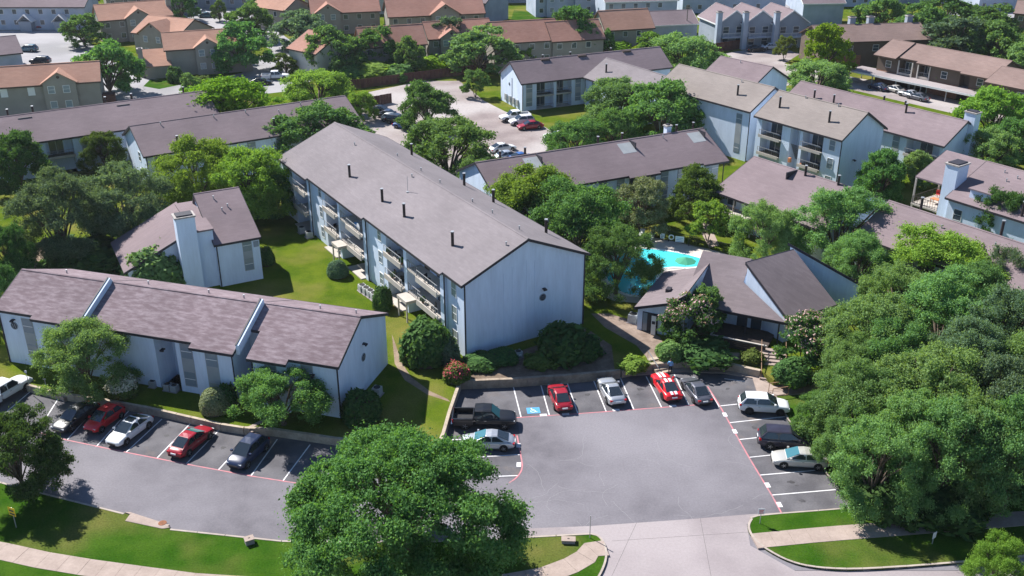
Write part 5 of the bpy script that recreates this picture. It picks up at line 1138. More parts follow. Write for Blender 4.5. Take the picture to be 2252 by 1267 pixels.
tree(1775, 745, 135, 'myrtle', 'leaf_dark', 'pink-flowering crape myrtle right of the clubhouse terrace', h=5.4)
tree(1552, 672, 80, 'small', 'leaf_elm', 'green tree behind the left crape myrtle', h=5.2)
for u, v, wd, k, m, lb, hm in [
    (938, 750, 104, 'shrub', 'leaf_dark', 'big rounded dark shrub at the corner of the three-storey building', 4.2),
    (985, 770, 50, 'shrub', 'leaf_silver', 'greyish shrub tucked against the three-storey building', 2.6),
    (841, 655, 42, 'shrub', 'leaf_dark', 'dark cone-shaped shrub beside the outdoor units', 2.6),
    (742, 590, 46, 'shrub_clipped', 'leaf_silver', 'round pale clipped shrub on the lawn by the balconies', 2.0),
    (268, 846, 64, 'shrub_white', None, 'pale white-flowering shrub under the airy tree', 2.1),
    (472, 879, 66, 'shrub_clipped', 'leaf_pale', 'pale yellow-green clipped globe by the stair', 2.3),
    (500, 870, 44, 'shrub', 'leaf_dark', 'dark green globe behind the pale clipped one', 2.3),
    (795, 892, 84, 'shrub', 'leaf_dark', 'dark shrub in shade at the gable of the brown-roofed building', 2.8),
    (1240, 752, 100, 'shrub_rough', 'leaf_dark', 'dark spiky shrub at the foot of the shaded gable', 3.0),
    (1290, 762, 60, 'shrub_rough', 'leaf_dark', 'dark shrub at the right corner of the shaded gable', 2.0),
    (1004, 818, 54, 'shrub_flower', 'leaf_olive', 'red-flowering shrub on the corner of the retaining wall', 1.7),
    (1060, 793, 80, 'shrub', 'leaf_dark', 'low hedge shrub along the shaded gable, left', 1.0),
    (1105, 782, 70, 'shrub', 'leaf_dark', 'low hedge shrub along the shaded gable, right', 1.0),
    (1190, 792, 60, 'shrub_rough', 'leaf_olive', 'dry brownish grass clump in the shaded bed', 1.0),
    (1395, 800, 52, 'shrub_rough', 'leaf_light', 'yellow-green grass clump left of the clubhouse steps', 1.0),
    (1475, 770, 60, 'shrub', 'leaf_oak', 'green shrub right of the entrance path', 1.6),
    (1545, 770, 110, 'shrub_rough', 'leaf_dark', 'dark ground shrub below the left crape myrtle', 1.5),
    (1655, 785, 42, 'shrub_rough', 'leaf_olive', 'brownish dry shrub on the slope below the terrace', 1.0),
    (1745, 815, 80, 'shrub', 'leaf_dark', 'dark shrub right of the clubhouse steps', 2.2),
    (585, 563, 34, 'shrub', 'leaf_dark', 'dark shrub at the right wall of the chimney building', 2.2),
    (345, 590, 135, 'shrub', 'leaf_elm', 'large green shrub in front of the tall chimney', 5.0),
    (300, 580, 60, 'shrub_rough', 'leaf_dark', 'dark shrub left of the chimney building', 3.0),
    (180, 560, 150, 'shrub_rough', 'leaf_dark', 'dark undergrowth below the silvery tree', 3.0),
    (1140, 640, 1, 'shrub', 'leaf_dark', '', 1.0)]:
    if lb: bush(u, v, wd, k, m, lb, hm)
# ---- left
tree(118, 462, 225, 'elm_c', 'leaf_silver', 'large silvery green tree at the left behind the brown roof', h=12.5)
tree(268, 440, 215, 'elm_b', 'leaf_silver', 'silvery green tree shading the wing of the chimney building', h=11)
tree(430, 378, 195, 'oak_b', 'leaf_light', 'light green tree in front of the long roof, left one of a pair', h=10)
tree(548, 392, 190, 'oak_a', 'leaf_light', 'light green tree left of the grey three-storey roof, right one of a pair', h=10)
tree(228, 325, 100, 'mid_c', 'leaf_olive', 'yellowish green tree beside the long white building at left', h=7)
tree(30, 350, 140, 'mid_a', 'leaf_dark', 'dark tree at the left edge below the long grey roof', h=9)
tree(10, 555, 120, 'oak_a', 'leaf_dark', 'dark tree at the left edge behind the brown roof', h=8)
tree(-30, 640, 140, 'oak_a', 'leaf_dark', 'dark tree cut off by the left edge beside the brown-roofed building', h=8)
tree(502, 228, 240, 'mid_b', 'leaf_bright', 'bright yellow-green tree between the two long grey roofs', h=9.5)
tree(698, 188, 170, 'mid_c', 'leaf_light', 'light green tree behind the right end of the long roof', h=8.5)
tree(790, 225, 70, 'mid_c', 'leaf_light', 'small light green tree beside the red fence end', h=6)
tree(690, 288, 225, 'mid_a', 'leaf_oak', 'deep green tree behind the far end of the grey three-storey roof', h=9.5)
tree(600, 420, 110, 'mid_a', 'leaf_oak', 'green tree at the far left corner of the three-storey building', h=7)
# ---- centre back
tree(938, 230, 118, 'mid_b', 'leaf_oak', 'dark green tree at the left side of the back parking lot', h=7.5)
tree(985, 320, 225, 'mid_c', 'leaf_oak', 'broad green tree behind the grey ridge, beside the back parking lot', h=10.5)
tree(1050, 380, 110, 'mid_c', 'leaf_elm', 'tree at the left end of the long building behind the pool', h=7)
tree(1045, 180, 60, 'small', 'leaf_oak', 'small rounded tree at the corner of the paired-balcony building', h=5.5)
tree(1265, 300, 140, 'mid_c', 'leaf_oak', 'dark green tree beside the white car in the back parking lot', h=8)
tree(1365, 215, 175, 'mid_c', 'leaf_elm', 'grey-green tree in front of the cross wing', h=9.5)
tree(1455, 245, 195, 'mid_a', 'leaf_oak', 'very dark green tree behind the long mauve roof', h=11)
tree(1350, 285, 120, 'mid_a', 'leaf_oak', 'dark tree between the white car and the long mauve roof', h=8)
tree(1505, 115, 175, 'mid_c', 'leaf_elm', 'tall grey-green tree left of the small fenced lot', h=11)
# ---- right back
tree(1818, 105, 115, 'far_b', 'leaf_bright', 'bright yellow-green tall tree in front of the brown building', h=12)
tree(1800, 165, 150, 'mid_c', 'leaf_elm', 'green tree behind the plain grey gable roof', h=8.5)
tree(1727, 103, 46, 'small', 'leaf_olive', 'small rounded tree in the small fenced lot', h=5.5)
tree(1942, 385, 112, 'mid_a', 'leaf_oak', 'deep green rounded tree in front of the blue three-storey gable', h=8)
tree(2025, 368, 85, 'mid_b', 'leaf_elm', 'green shrub-like tree below the corner balcony', h=5)
tree(2190, 250, 175, 'mid_a', 'leaf_light', 'light green tree at the right edge in front of the carport', h=10)
tree(2175, 325, 140, 'mid_c', 'leaf_elm', 'green tree at the right edge behind the chimney building', h=8)
tree(2240, 300, 130, 'mid_c', 'leaf_oak', 'tree cut off by the right edge, behind the chimney building', h=9)
tree(2205, 465, 130, 'mid_c', 'leaf_dark', 'dark green tree in front of the chimney building at the right edge', h=9)
tree(2075, 172, 75, 'far_a', 'leaf_oak', 'small green tree in front of the brown brick building', h=5)
tree(2190, 180, 90, 'far_a', 'leaf_olive', 'olive tree at the right end of the brown brick building', h=6)
for u, v, wd, k, m, lb, h in [
    (1935, 30, 115, 'far_a', 'leaf_oak', 'deep green round tree at the top right beside the grey townhouses', 10),
    (2030, 55, 130, 'far_b', 'leaf_oak', 'leftmost tree of the far right grove behind the brown roofs', 11),
    (2105, 85, 170, 'far_b', 'leaf_silver', 'grey-green tree in the middle of the far right grove', 11.5),
    (2200, 100, 150, 'far_a', 'leaf_oak', 'right-hand tree of the far grove, above the brown roof', 11),
    (2090, 30, 150, 'far_a', 'leaf_dark', 'tree at the back of the far right grove', 11),
    (2260, 130, 110, 'far_b', 'leaf_elm', 'tree of the far grove cut off by the right edge', 10),
    (2180, 50, 120, 'far_b', 'leaf_oak', 'tree at the back of the far grove, near the top right corner', 10),
    (735, 105, 135, 'far_a', 'leaf_oak', 'dense green tree at the left of the row above the fence', 10),
    (825, 100, 110, 'far_b', 'leaf_oak', 'green tree in front of the broad orange roof', 9.5),
    (660, 62, 130, 'far_b', 'leaf_silver', 'grey-green tree beside the small orange gable house', 9),
    (902, 118, 70, 'far_a', 'leaf_oak', 'slim green tree before the centre of the fence row', 8),
    (985, 75, 100, 'far_b', 'leaf_silver', 'greyish tree behind the centre of the fence row', 9.5),
    (1055, 105, 165, 'far_b', 'leaf_elm', 'wide grey-green tree behind the fence, left of the paired-balcony building', 10),
    (1155, 118, 50, 'far_a', 'leaf_light', 'small light green tree in front of the plain orange slope', 5),
    (1265, 62, 125, 'far_b', 'leaf_oak', 'big upright dark green tree in the centre of the far row', 12),
    (1332, 95, 42, 'far_a', 'leaf_oak', 'narrow green tree right of the big upright one', 7),
    (1402, 62, 62, 'far_a', 'leaf_oak', 'round green tree beside the low blue townhouse', 8),
    (1440, 98, 90, 'far_a', 'leaf_light', 'light green tree below the low blue townhouse', 6),
    (232, 145, 155, 'far_a', 'leaf_oak', 'large street tree in front of the orange-roofed houses at left', 10.5),
    (530, 98, 135, 'far_a', 'leaf_oak', 'spreading street tree right of the orange gabled house', 10),
    (180, 62, 95, 'far_b', 'leaf_oak', 'tree at the edge of the far left parking lot', 8),
    (545, 42, 105, 'far_a', 'leaf_oak', 'tree beside the upper street', 9),
    (420, 183, 50, 'far_a', 'leaf_elm', 'small tree on the kerb behind the bright yellow-green tree', 4.5),
    (628, 138, 60, 'far_a', 'leaf_olive', 'low olive tree beside the white pickup at the back', 4.5),
    (480, 20, 34, 'far_a', 'leaf_oak', 'small tree beside the two cars on the upper street', 6),
    (395, 10, 80, 'far_b', 'leaf_oak', 'dark tree at the top beyond the stepped orange roofs', 8),
    (900, 15, 80, 'far_b', 'leaf_oak', 'dark tree at the top behind the broad orange roof', 9),
    (1000, 20, 110, 'far_b', 'leaf_silver', 'greyish tree at the top beside the dark grey house', 9),
    (795, 14, 56, 'far_a', 'leaf_silver', 'grey-green feathery tree at the top left of the broad orange roof', 9),
    (590, 5, 90, 'far_a', 'leaf_dark', 'dark tree at the top edge right of the upper street', 9)]:
    tree(u, v, wd, k, m, lb, h=h)
for u, v, wd, m, lb in [(820, 155, 110, 'leaf_light', 'bright hedge shrub behind the fence, left'), (770, 160, 60, 'leaf_oak', 'dark hedge shrub at the left end of the fence'), (945, 140, 62, 'leaf_bright', 'yellow-green shrub behind the middle of the fence'), (1005, 132, 60, 'leaf_light', 'light green shrub behind the fence, right of the middle'),
                       (1360, 108, 60, 'leaf_bright', 'yellow-green shrub in the row right of the big upright tree'), (1320, 112, 50, 'leaf_light', 'light shrub below the narrow green tree'), (445, 186, 44, 'leaf_olive', 'brownish round shrub on the kerb behind the bright tree'), (1415, 112, 46, 'leaf_bright', 'yellow-green shrub below the low blue townhouse'), (880, 160, 60, 'leaf_oak', 'green shrub behind the fence, near the slim tree'),
                       (385, 165, 34, 'leaf_dark', 'dark clipped hedge under the centre gable windows')]:
    bush(u, v, wd, 'hedge', m, lb, 2.8)
# ================================================================== VEHICLES
def paint(name, c, metal=0.0, rough=.32):
    mat(name, c, rough, spec=.4, metal=metal, coat=.45); return name
paint('paint_car_white', (.74, .75, .76)); paint('paint_car_black', (.012, .013, .017)); paint('paint_car_red', (.42, .012, .022)); paint('paint_car_maroon', (.30, .012, .025))
paint('paint_car_silver', (.50, .52, .55), .55); paint('paint_car_grey', (.13, .135, .16), .4); paint('paint_car_navy', (.018, .03, .075)); paint('paint_car_champagne', (.56, .54, .50), .4)
paint('paint_car_plum', (.045, .04, .06), .3); paint('paint_car_blue', (.03, .10, .32)); paint('paint_car_racered', (.62, .012, .02)); paint('paint_car_teal', (.05, .13, .17))
mat('car_glass', (.02, .028, .036), .04, spec=.9); mat('car_glass_teal_reflection', (.05, .16, .19), .05, spec=.9); mat('tyre', (.018, .018, .019), .9); mat('rim', (.5, .51, .53), .35, metal=.8); mat('rim_dark', (.05, .05, .055), .4, metal=.5)  # teal windshield glass: a blue-teal reflection painted into its base colour
mat('headlight', (.7, .73, .76), .12, spec=.8); mat('taillight', (.38, .01, .012), .2, spec=.6); mat('plastic_black', (.02, .02, .021), .6); mat('number_plate', (.66, .68, .7), .5); mat('chrome', (.65, .66, .68), .15, metal=1.0); mat('truck_bed', (.03, .03, .033), .85)
def loft(st):
    """st: list of (x, half-width, z_bottom, z_shoulder, z_top): closed body skin"""
    mb = MB(); rows = []
    for x, hw, zb, zs, zt in st:
        half = [(0, zb), (hw * .88, zb), (hw * .985, zb + .10), (hw, zb + (zs - zb) * .5), (hw * .975, zs - .02), (hw * .90, zs + (zt - zs) * .55), (hw * .62, zt - .004), (0, zt + .012)]
        ring = half + [(-y, z) for y, z in half[-2:0:-1]]
        i = len(mb.v); mb.v += [(x, y, z) for y, z in ring]; rows.append(list(range(i, i + len(ring))))
    for a, b in zip(rows, rows[1:]):
        n = len(a)
        for k in range(n): mb.f.append((a[k], a[(k + 1) % n], b[(k + 1) % n], b[k]))
    mb.f.append(tuple(reversed(rows[0]))); mb.f.append(tuple(rows[-1])); return mb
def patch(c, off, inset=(.06, .06, .06, .08), n=None):
    """glass pane lying on the quad c (4 corners ccw seen from outside), inset l, r, bottom, top, stood off"""
    a, b, c_, d = [Vector(p) for p in c]
    nr = (b - a).cross(d - a).normalized() if n is None else Vector(n)
    def pt(u, v): return a.lerp(b, u).lerp(d.lerp(c_, u), v) + nr * off
    l, r, bo, to = inset; out = MB(); N = 4
    for i in range(N):
        for j in range(2):
            u0 = l + (1 - l - r) * i / N; u1 = l + (1 - l - r) * (i + 1) / N; v0 = bo + (1 - bo - to) * j / 2; v1 = bo + (1 - bo - to) * (j + 1) / 2
            out.poly([pt(u0, v0), pt(u1, v0), pt(u1, v1), pt(u0, v1)])
    return out
WHEEL = {}
def wheel_meshes(r, wd=.215):
    key = round(r, 3)
    if key in WHEEL: return WHEEL[key]
    prof = [(r * .62, -wd/2), (r * .93, -wd/2), (r, -wd/2 + .035), (r, wd/2 - .035), (r * .93, wd/2), (r * .62, wd/2)]; mb = MB(); n = 20
    for k in range(n):
        t = 2 * math.pi * k / n; mb.v += [(q * math.cos(t), y, q * math.sin(t)) for q, y in prof]
    m_ = len(prof)
    for k in range(n):
        for j in range(m_): mb.f.append((k*m_ + j, k*m_ + (j+1) % m_, ((k+1) % n)*m_ + (j+1) % m_, ((k+1) % n)*m_ + j))
    ty = mb.mesh('wheel'); ty.materials.append(M['tyre'])
    rm = MB().cyl((0, -wd/2 + .03, 0), (0, wd/2 - .03, 0), r * .61, r * .61, 18)
    for sgn in (-1, 1):
        for k in range(5):
            t = 2 * math.pi * k / 5; rm.bar((0, sgn * (wd/2 - .02), 0), (r * .6 * math.cos(t), sgn * (wd/2 - .02), r * .6 * math.sin(t)), .07, .03)
    ri = rm.mesh('rim'); ri.materials.append(M['rim']); WHEEL[key] = (ty, ri); return WHEEL[key]
CARS = {}
def make_car(kind):
    """prototype with its parts; front points to +x, origin on the ground under the middle"""
    S = dict(
        sedan=dict(L=4.8, W=1.83, wr=.325, hood=[(-2.4,.60,.36,.52,.60),(-2.34,.74,.26,.62,.74),(-2.0,.86,.2,.74,.93),(-1.45,.905,.19,.80,.97),(-.7,.915,.19,.84,.95),(.2,.915,.19,.83,.93),(.95,.91,.19,.79,.93),(1.5,.895,.19,.74,.87),(2.0,.85,.2,.66,.76),(2.28,.76,.24,.56,.64),(2.38,.62,.32,.47,.53)], cab=(-1.98, -.82, .14, 1.24, .93, 1.44, .84, .63), wb=(-1.42, 1.42)),
        coupe=dict(L=4.7, W=1.86, wr=.34, hood=[(-2.35,.66,.36,.55,.66),(-2.28,.8,.27,.66,.82),(-1.95,.88,.2,.74,.96),(-1.4,.93,.19,.78,.96),(-.7,.93,.19,.8,.92),(.2,.93,.19,.8,.92),(.9,.93,.19,.78,.95),(1.5,.91,.19,.74,.92),(2.0,.87,.2,.68,.84),(2.26,.8,.24,.58,.7),(2.34,.68,.32,.48,.55)], cab=(-1.95, -.62, .0, .92, .93, 1.35, .84, .60), wb=(-1.38, 1.4)),
        hatch=dict(L=4.0, W=1.72, wr=.30, hood=[(-2.0,.62,.34,.6,.72),(-1.94,.76,.25,.72,.88),(-1.7,.84,.2,.8,.96),(-1.1,.86,.19,.82,.96),(-.4,.86,.19,.84,.95),(.3,.86,.19,.82,.95),(.9,.855,.19,.78,.95),(1.35,.83,.19,.74,.88),(1.7,.78,.2,.66,.78),(1.92,.68,.25,.56,.64),(1.99,.55,.33,.46,.52)], cab=(-1.90, -1.22, .14, 1.18, .93, 1.5, .79, .60), wb=(-1.22, 1.25)),
        suv=dict(L=4.75, W=1.88, wr=.355, hood=[(-2.37,.68,.42,.72,.9),(-2.3,.8,.33,.84,1.0),(-2.0,.9,.26,.9,1.06),(-1.4,.93,.25,.93,1.07),(-.7,.935,.25,.94,1.06),(.2,.935,.25,.93,1.05),(.95,.93,.25,.89,1.06),(1.5,.915,.25,.85,1.02),(2.0,.87,.26,.78,.93),(2.26,.79,.32,.66,.78),(2.36,.64,.42,.55,.62)], cab=(-2.26, -1.72, .22, 1.22, 1.04, 1.67, .86, .69), wb=(-1.4, 1.4)),
        pickup=dict(L=5.8, W=2.0, wr=.40, hood=[(-1.06,.97,.42,1.02,1.16),(-.5,.98,.42,1.04,1.16),(.4,.98,.42,1.04,1.16),(1.1,.98,.42,1.03,1.19),(1.8,.97,.42,1.01,1.17),(2.4,.94,.42,.96,1.12),(2.76,.88,.44,.84,1.0),(2.88,.78,.5,.7,.8)], cab=(-1.02, -.86, .62, 1.42, 1.14, 1.88, .89, .76), wb=(-1.75, 1.82)))[kind]
    e = bpy.data.objects.new(kind, None); col.objects.link(e); parts = {}
    bd = loft(S['hood']); me = bd.mesh('body'); bmx = bmesh.new(); bmx.from_mesh(me); bmesh.ops.recalc_face_normals(bmx, faces=bmx.faces); bmx.to_mesh(me); bmx.free()
    me.materials.append(M['paint_car_white']); me.polygons.foreach_set('use_smooth', [True] * len(me.polygons)); body = link('body', me, e)
    md = body.modifiers.new('sub', 'SUBSURF'); md.levels = 1; md.render_levels = 2
    xr, xt, xf, xw, zb, zt, wb_, wt = S['cab']        # rear base, roof rear, roof front, windscreen base, belt z, roof z, belt hw, roof hw
    zb -= .03
    base = [(xr, -wb_*.86, zb), (xr, wb_*.86, zb), (xw, wb_*.88, zb), (xw, -wb_*.88, zb)]; wbm = wb_
    top = [(xt, -wt*.94, zt - .03), (xt, wt*.94, zt - .03), (xf, wt*.94, zt - .03), (xf, -wt*.94, zt - .03)]
    cb = MB(); mids = [(xr, .86), (xt, 1.0), (xf, 1.0), (xw, .88)]
    # cabin skin: stations rear base, roof rear, mid, roof front, windscreen base
    stn = [(xr, xr, wb_*.86, wb_*.86, zb, zb), (xt - .0, xt, wb_, wt*.94, zb, zt - .03), ((xt + xf)/2, (xt + xf)/2, wb_*1.01, wt, zb, zt), (xf, xf, wb_*1.0, wt*.95, zb, zt - .03), (xw, xw, wb_*.88, wb_*.88, zb, zb)]
    for xb, xtp, hb, ht, z0, z1 in stn:
        dz = 1 if z1 > z0 else 0
        cb.v += [(xb, -hb, z0), (xtp, -ht, z1 - .05*dz), (xtp, -ht*.8, z1 + .0*dz), (xtp, 0, z1 + (.03 if abs(xtp - (xt + xf)/2) < .01 else 0)*dz), (xtp, ht*.8, z1 + .0*dz), (xtp, ht, z1 - .05*dz), (xb, hb, z0)]
    for k in range(4):
        for j in range(6): cb.f.append((k*7 + j, k*7 + j + 1, (k+1)*7 + j + 1, (k+1)*7 + j))
    cab = cb.build('cabin', M['paint_car_white'], e, smooth=False)
    def side(sg):
        a = [(xr, sg*wb_*.86, zb), (xt, sg*wb_, zb), (xf, sg*wb_, zb), (xw, sg*wb_*.88, zb)]; t_ = [(xt, sg*wt*.94, zt - .08), (xf, sg*wt*.95, zt - .08)]
        return a, t_
    patch([(xw, -wb_*.88, zb), (xw, wb_*.88, zb), (xf, wt*.95, zt - .03), (xf, -wt*.95, zt - .03)], .02, (.03, .03, .05, .03)).build('windshield', M['car_glass'], e)
    patch([(xr, wb_*.86, zb), (xr, -wb_*.86, zb), (xt, -wt*.94, zt - .03), (xt, wt*.94, zt - .03)], .02, (.05, .05, .14, .04)).build('rear_window', M['car_glass'], e)
    xm = (xt + xf) / 2 - .02
    for sg in (-1, 1):
        def q(x0, x1, x2, x3):
            pts = [(x0, sg*wb_*.99, zb + .07), (x1, sg*wb_*.99, zb + .07), (x2, sg*wt*.97, zt - .1), (x3, sg*wt*.97, zt - .1)]
            if sg > 0: pts = [pts[1], pts[0], pts[3], pts[2]]
            return patch(pts, .022, (0, 0, 0, .02))
        fx = (xw - xf); rx = (xt - xr)
        q(xm + .04, xw - fx * .22, xf - .02, xm + .04).build('side_window', M['car_glass'], e)
        q(xr + rx * .45, xm - .04, xm - .04, xt + .04).build('side_window', M['car_glass'], e)
        # mirror, door seam, handles
        MB().box(xw - .42, xw - .26, sg*(wb_ + .06) - .09, sg*(wb_ + .06) + .09, zb + .04, zb + .19).build('mirror', M['paint_car_white'], e)
        hw = max(r_[1] for r_ in S['hood'])
        for xs in (xm, ) if kind == 'coupe' else (xm, xm - 1.0):
            MB().box(xs + .12, xs + .32, sg*hw*.985 - .012, sg*hw*.985 + .012, zb - .17, zb - .13).build('door_handle', M['chrome'], e)
        st0 = S['hood']
        fr = st0[-2]; rr_ = st0[1]
        MB().box(fr[0] - .2, fr[0] - .01, sg*fr[1]*.8 - .14, sg*fr[1]*.8 + .12, fr[3] - .02, fr[3] + .07).build('headlight', M['headlight'], e)
        if kind != 'pickup': MB().box(rr_[0] - .03, rr_[0] + .16, sg*rr_[1]*.82 - .17, sg*rr_[1]*.82 + .12, rr_[3] - .04, rr_[3] + .12).build('taillight', M['taillight'], e)
    fr = S['hood'][-1]; rr_ = S['hood'][0]
    MB().box(fr[0] - .1, fr[0] + .02, -.42, .42, fr[2] + .02, fr[3] + .03).build('grille', M['plastic_black'], e)
    if kind != 'pickup':
        MB().box(rr_[0] - .03, rr_[0] + .05, -.26, .26, rr_[3] - .0, rr_[3] + .14).build('number_plate', M['number_plate'], e)
        MB().box(rr_[0] - .02, rr_[0] + .12, -.58, .58, rr_[2] - .08, rr_[2] + .06).build('bumper', M['plastic_black'], e)
    else:
        # open cargo bed: floor, two sides, tailgate
        MB().box(-2.82, -1.04, -.86, .86, .62, .70).build('bed_floor', M['truck_bed'], e)
        for sg in (-1, 1):
            mb = MB().box(-2.86, -1.04, sg*.93 - .07, sg*.93 + .07, .46, 1.15); mb.box(-2.86, -1.04, sg*.95 - .1, sg*.95 + .06, 1.151, 1.19); mb.build('bed_side', M['paint_car_white'], e)
            MB().box(-2.93, -2.8, sg*.93 - .1, sg*.93 + .07, .8, 1.1).build('taillight', M['taillight'], e)
        MB().box(-2.92, -2.84, -.86, .86, .5, 1.16).build('tailgate', M['paint_car_white'], e); MB().box(-3.02, -2.9, -.9, .9, .42, .58).build('bumper', M['chrome'], e); MB().box(-2.945, -2.92, -.2, .2, .62, .75).build('number_plate', M['number_plate'], e)
        MB().box(-1.07, -1.0, -.86, .86, .62, 1.16).build('bed_front', M['paint_car_white'], e)
    r = S['wr']; ty, ri = wheel_meshes(r); hw = max(q_[1] for q_ in S['hood'])
    for xw_ in S['wb']:
        for sg in (-1, 1):
            MB().cyl((xw_, sg*(hw - .16), r + .015), (xw_, sg*(hw + .004), r + .015), r * 1.17, r * 1.17, 22).build('wheel_arch', M['plastic_black'], e)
            w_ = link('wheel', ty, e); w_.location = (xw_, sg*(hw - .09), r); link('rim', ri, w_)
    for ch in e.children:
        if ch.type == 'MESH' and ch.name.split('.')[0] in ('windshield', 'rear_window', 'side_window'): pass
    CARS[kind] = e; e.location = (0, 0, -50)
    return e
used_kind = set()
PAINTED = ('body', 'cabin', 'mirror', 'bed_side', 'tailgate', 'bed_front')
def car(kind, u, v, heading, colour, label, name, cat, z=0.02, dark_rims=False, teal=False, group=None, s=1.0):
    """u, v: photo position of the car's middle at half its height; heading in degrees: where its nose points"""
    proto = CARS.get(kind) or make_car(kind)
    e = proto if kind not in used_kind else copy_tree(proto); used_kind.add(kind)
    e.name = name; p = P(u, v, z + .65); e.location = (p.x, p.y, z); e.rotation_euler = (0, 0, R(heading)); e.scale = (s, s, s)
    tag(e, label, cat, group)
    def recur(o):
        for c in o.children:
            n = c.name.split('.')[0]; mm = None
            if n in PAINTED: mm = colour
            elif dark_rims and n == 'rim': mm = 'rim_dark'
            elif teal and n == 'windshield': mm = 'car_glass_teal_reflection'  # windshield that carries the painted teal reflection
            if mm: c.material_slots[0].link = 'OBJECT'; c.material_slots[0].material = M[mm]
            elif n in ('rim', 'windshield', 'rear_window'): c.material_slots[0].link = 'DATA'
            recur(c)
    recur(e); return e
GP = 'cars parked around the front lot'
c_ = {}
# left row: noses towards the lane
hl = -112.0
car('pickup', 8, 862, 66, 'paint_car_white', 'white crew-cab pickup cut off by the left edge', 'pickup_truck', 'pickup', group=GP)
car('sedan', 166, 914, hl, 'paint_car_black', 'black car with glossy pale-reflecting hood, leftmost of the left row', 'parked_car', 'car', group=GP)
car('hatch', 229, 918, hl, 'paint_car_racered', 'small red hatchback between the black car and the white sedan', 'parked_car', 'car', group=GP)
ws = car('sedan', 285, 942, hl, 'paint_car_white', 'white sedan with dark sunroof in the left row', 'parked_car', 'car', group=GP)
MB().box(-.62, .05, -.42, .42, 1.462, 1.48).build('sunroof', M['car_glass'], ws)
car('sedan', 420, 966, hl + 180, 'paint_car_maroon', 'red sedan parked alone in the left row', 'parked_car', 'car', teal=True, group=GP)
car('hatch', 545, 992, hl + 1, 'paint_car_navy', 'dark navy car in tree shade at the right end of the left row', 'parked_car', 'car', group=GP, s=1.1)
# middle
car('pickup', 1066, 920, -1, 'paint_car_black', 'black crew-cab pickup against the stone wall', 'pickup_truck', 'pickup', teal=True, group=GP)
car('sedan', 1073, 967, 178, 'paint_car_silver', 'silver sedan beside the black pickup', 'parked_car', 'car', teal=True, group=GP)
# top row
car('sedan', 1231, 869, 100, 'paint_car_maroon', 'dark red sedan in the top row near the blue painted square', 'parked_car', 'car', group=GP, s=.97)
car('coupe', 1344, 856, 102, 'paint_car_silver', 'silver coupe in the top row', 'parked_car', 'car', group=GP)
mu = car('coupe', 1465, 847, 102, 'paint_car_racered', 'red sports coupe with two white stripes', 'parked_car', 'car', dark_rims=True, group=GP, s=1.02)
for y_ in (-.2, .2):
    st_ = MB(); pr_f = [(2.2, .745), (2.0, .862), (1.5, .945), (.95, .975)]
    for (xa, za), (xb, zb_) in zip(pr_f, pr_f[1:]): st_.poly([(xa, y_ - .13, za), (xb, y_ - .13, zb_), (xb, y_ + .13, zb_), (xa, y_ + .13, za)])
    pr_t = [(.0, 1.365), (-.3, 1.395), (-.62, 1.365)]
    for (xa, za), (xb, zb_) in zip(pr_t, pr_t[1:]): st_.poly([(xa, y_ - .13, za), (xb, y_ - .13, zb_), (xb, y_ + .13, zb_), (xa, y_ + .13, za)])
    pr_r = [(-1.75, .985), (-1.95, .985), (-2.2, .90)]
    for (xa, za), (xb, zb_) in zip(pr_r, pr_r[1:]): st_.poly([(xa, y_ - .13, za), (xb, y_ - .13, zb_), (xb, y_ + .13, zb_), (xa, y_ + .13, za)])
    st_.build('racing_stripe', M['paint_car_white'], mu)
car('sedan', 1531, 855, 103, 'paint_car_grey', 'dark grey sedan at the right end of the top row', 'parked_car', 'car', group=GP, s=.97)
# right column
car('suv', 1680, 889, -6, 'paint_car_white', 'white crossover in the right-hand stalls', 'parked_suv', 'SUV', dark_rims=True, group=GP)
car('suv', 1730, 966, -8, 'paint_car_plum', 'dark grey-violet SUV half under the right-hand trees', 'parked_suv', 'SUV', group=GP, s=1.06)
car('sedan', 1759, 1006, 174, 'paint_car_champagne', 'champagne silver sedan beside the dark SUV', 'parked_car', 'car', teal=True, group=GP)
# back parking lot
GBk = 'cars in the back parking lot'
zb_ = ZG + .02
for k, u, v, hd, cl_, lb in [('sedan', 837, 241, -20, 'paint_car_black', 'black sedan nearest the red fence end'), ('sedan', 856, 251, -20, 'paint_car_navy', 'navy car second from the red fence end'), ('hatch', 862, 259, -20, 'paint_car_champagne', 'pale car third from the red fence end'), ('suv', 876, 264, -22, 'paint_car_black', 'black SUV half behind the dark tree'), ('sedan', 892, 274, -22, 'paint_car_blue', 'blue car under the dark tree'),
                         ('pickup', 1132, 257, 200, 'paint_car_white', 'white pickup at the grass edge of the back lot'), ('suv', 1147, 265, 200, 'paint_car_white', 'white SUV between white pickup and red sedan'), ('sedan', 1166, 275, 198, 'paint_car_maroon', 'red sedan at the grass edge of the back lot'), ('coupe', 1225, 297, 190, 'paint_car_white', 'white car under the dark tree at the grass edge'),
                         ('sedan', 1105, 324, 30, 'paint_car_white', 'white car behind the broad green tree'), ('sedan', 1118, 341, 22, 'paint_car_silver', 'silver car behind the long mauve roof end'), ('sedan', 1148, 345, 28, 'paint_car_blue', 'blue car beside the silver one behind the mauve roof end'), ('sedan', 838, 318, -25, 'paint_car_red', 'red car peeping over the grey ridge')]:
    car(k, u, v, hd, cl_, lb, 'parked_suv' if k == 'suv' else 'pickup_truck' if k == 'pickup' else 'parked_car', 'SUV' if k == 'suv' else 'pickup' if k == 'pickup' else 'car', z=zb_, group=GBk)
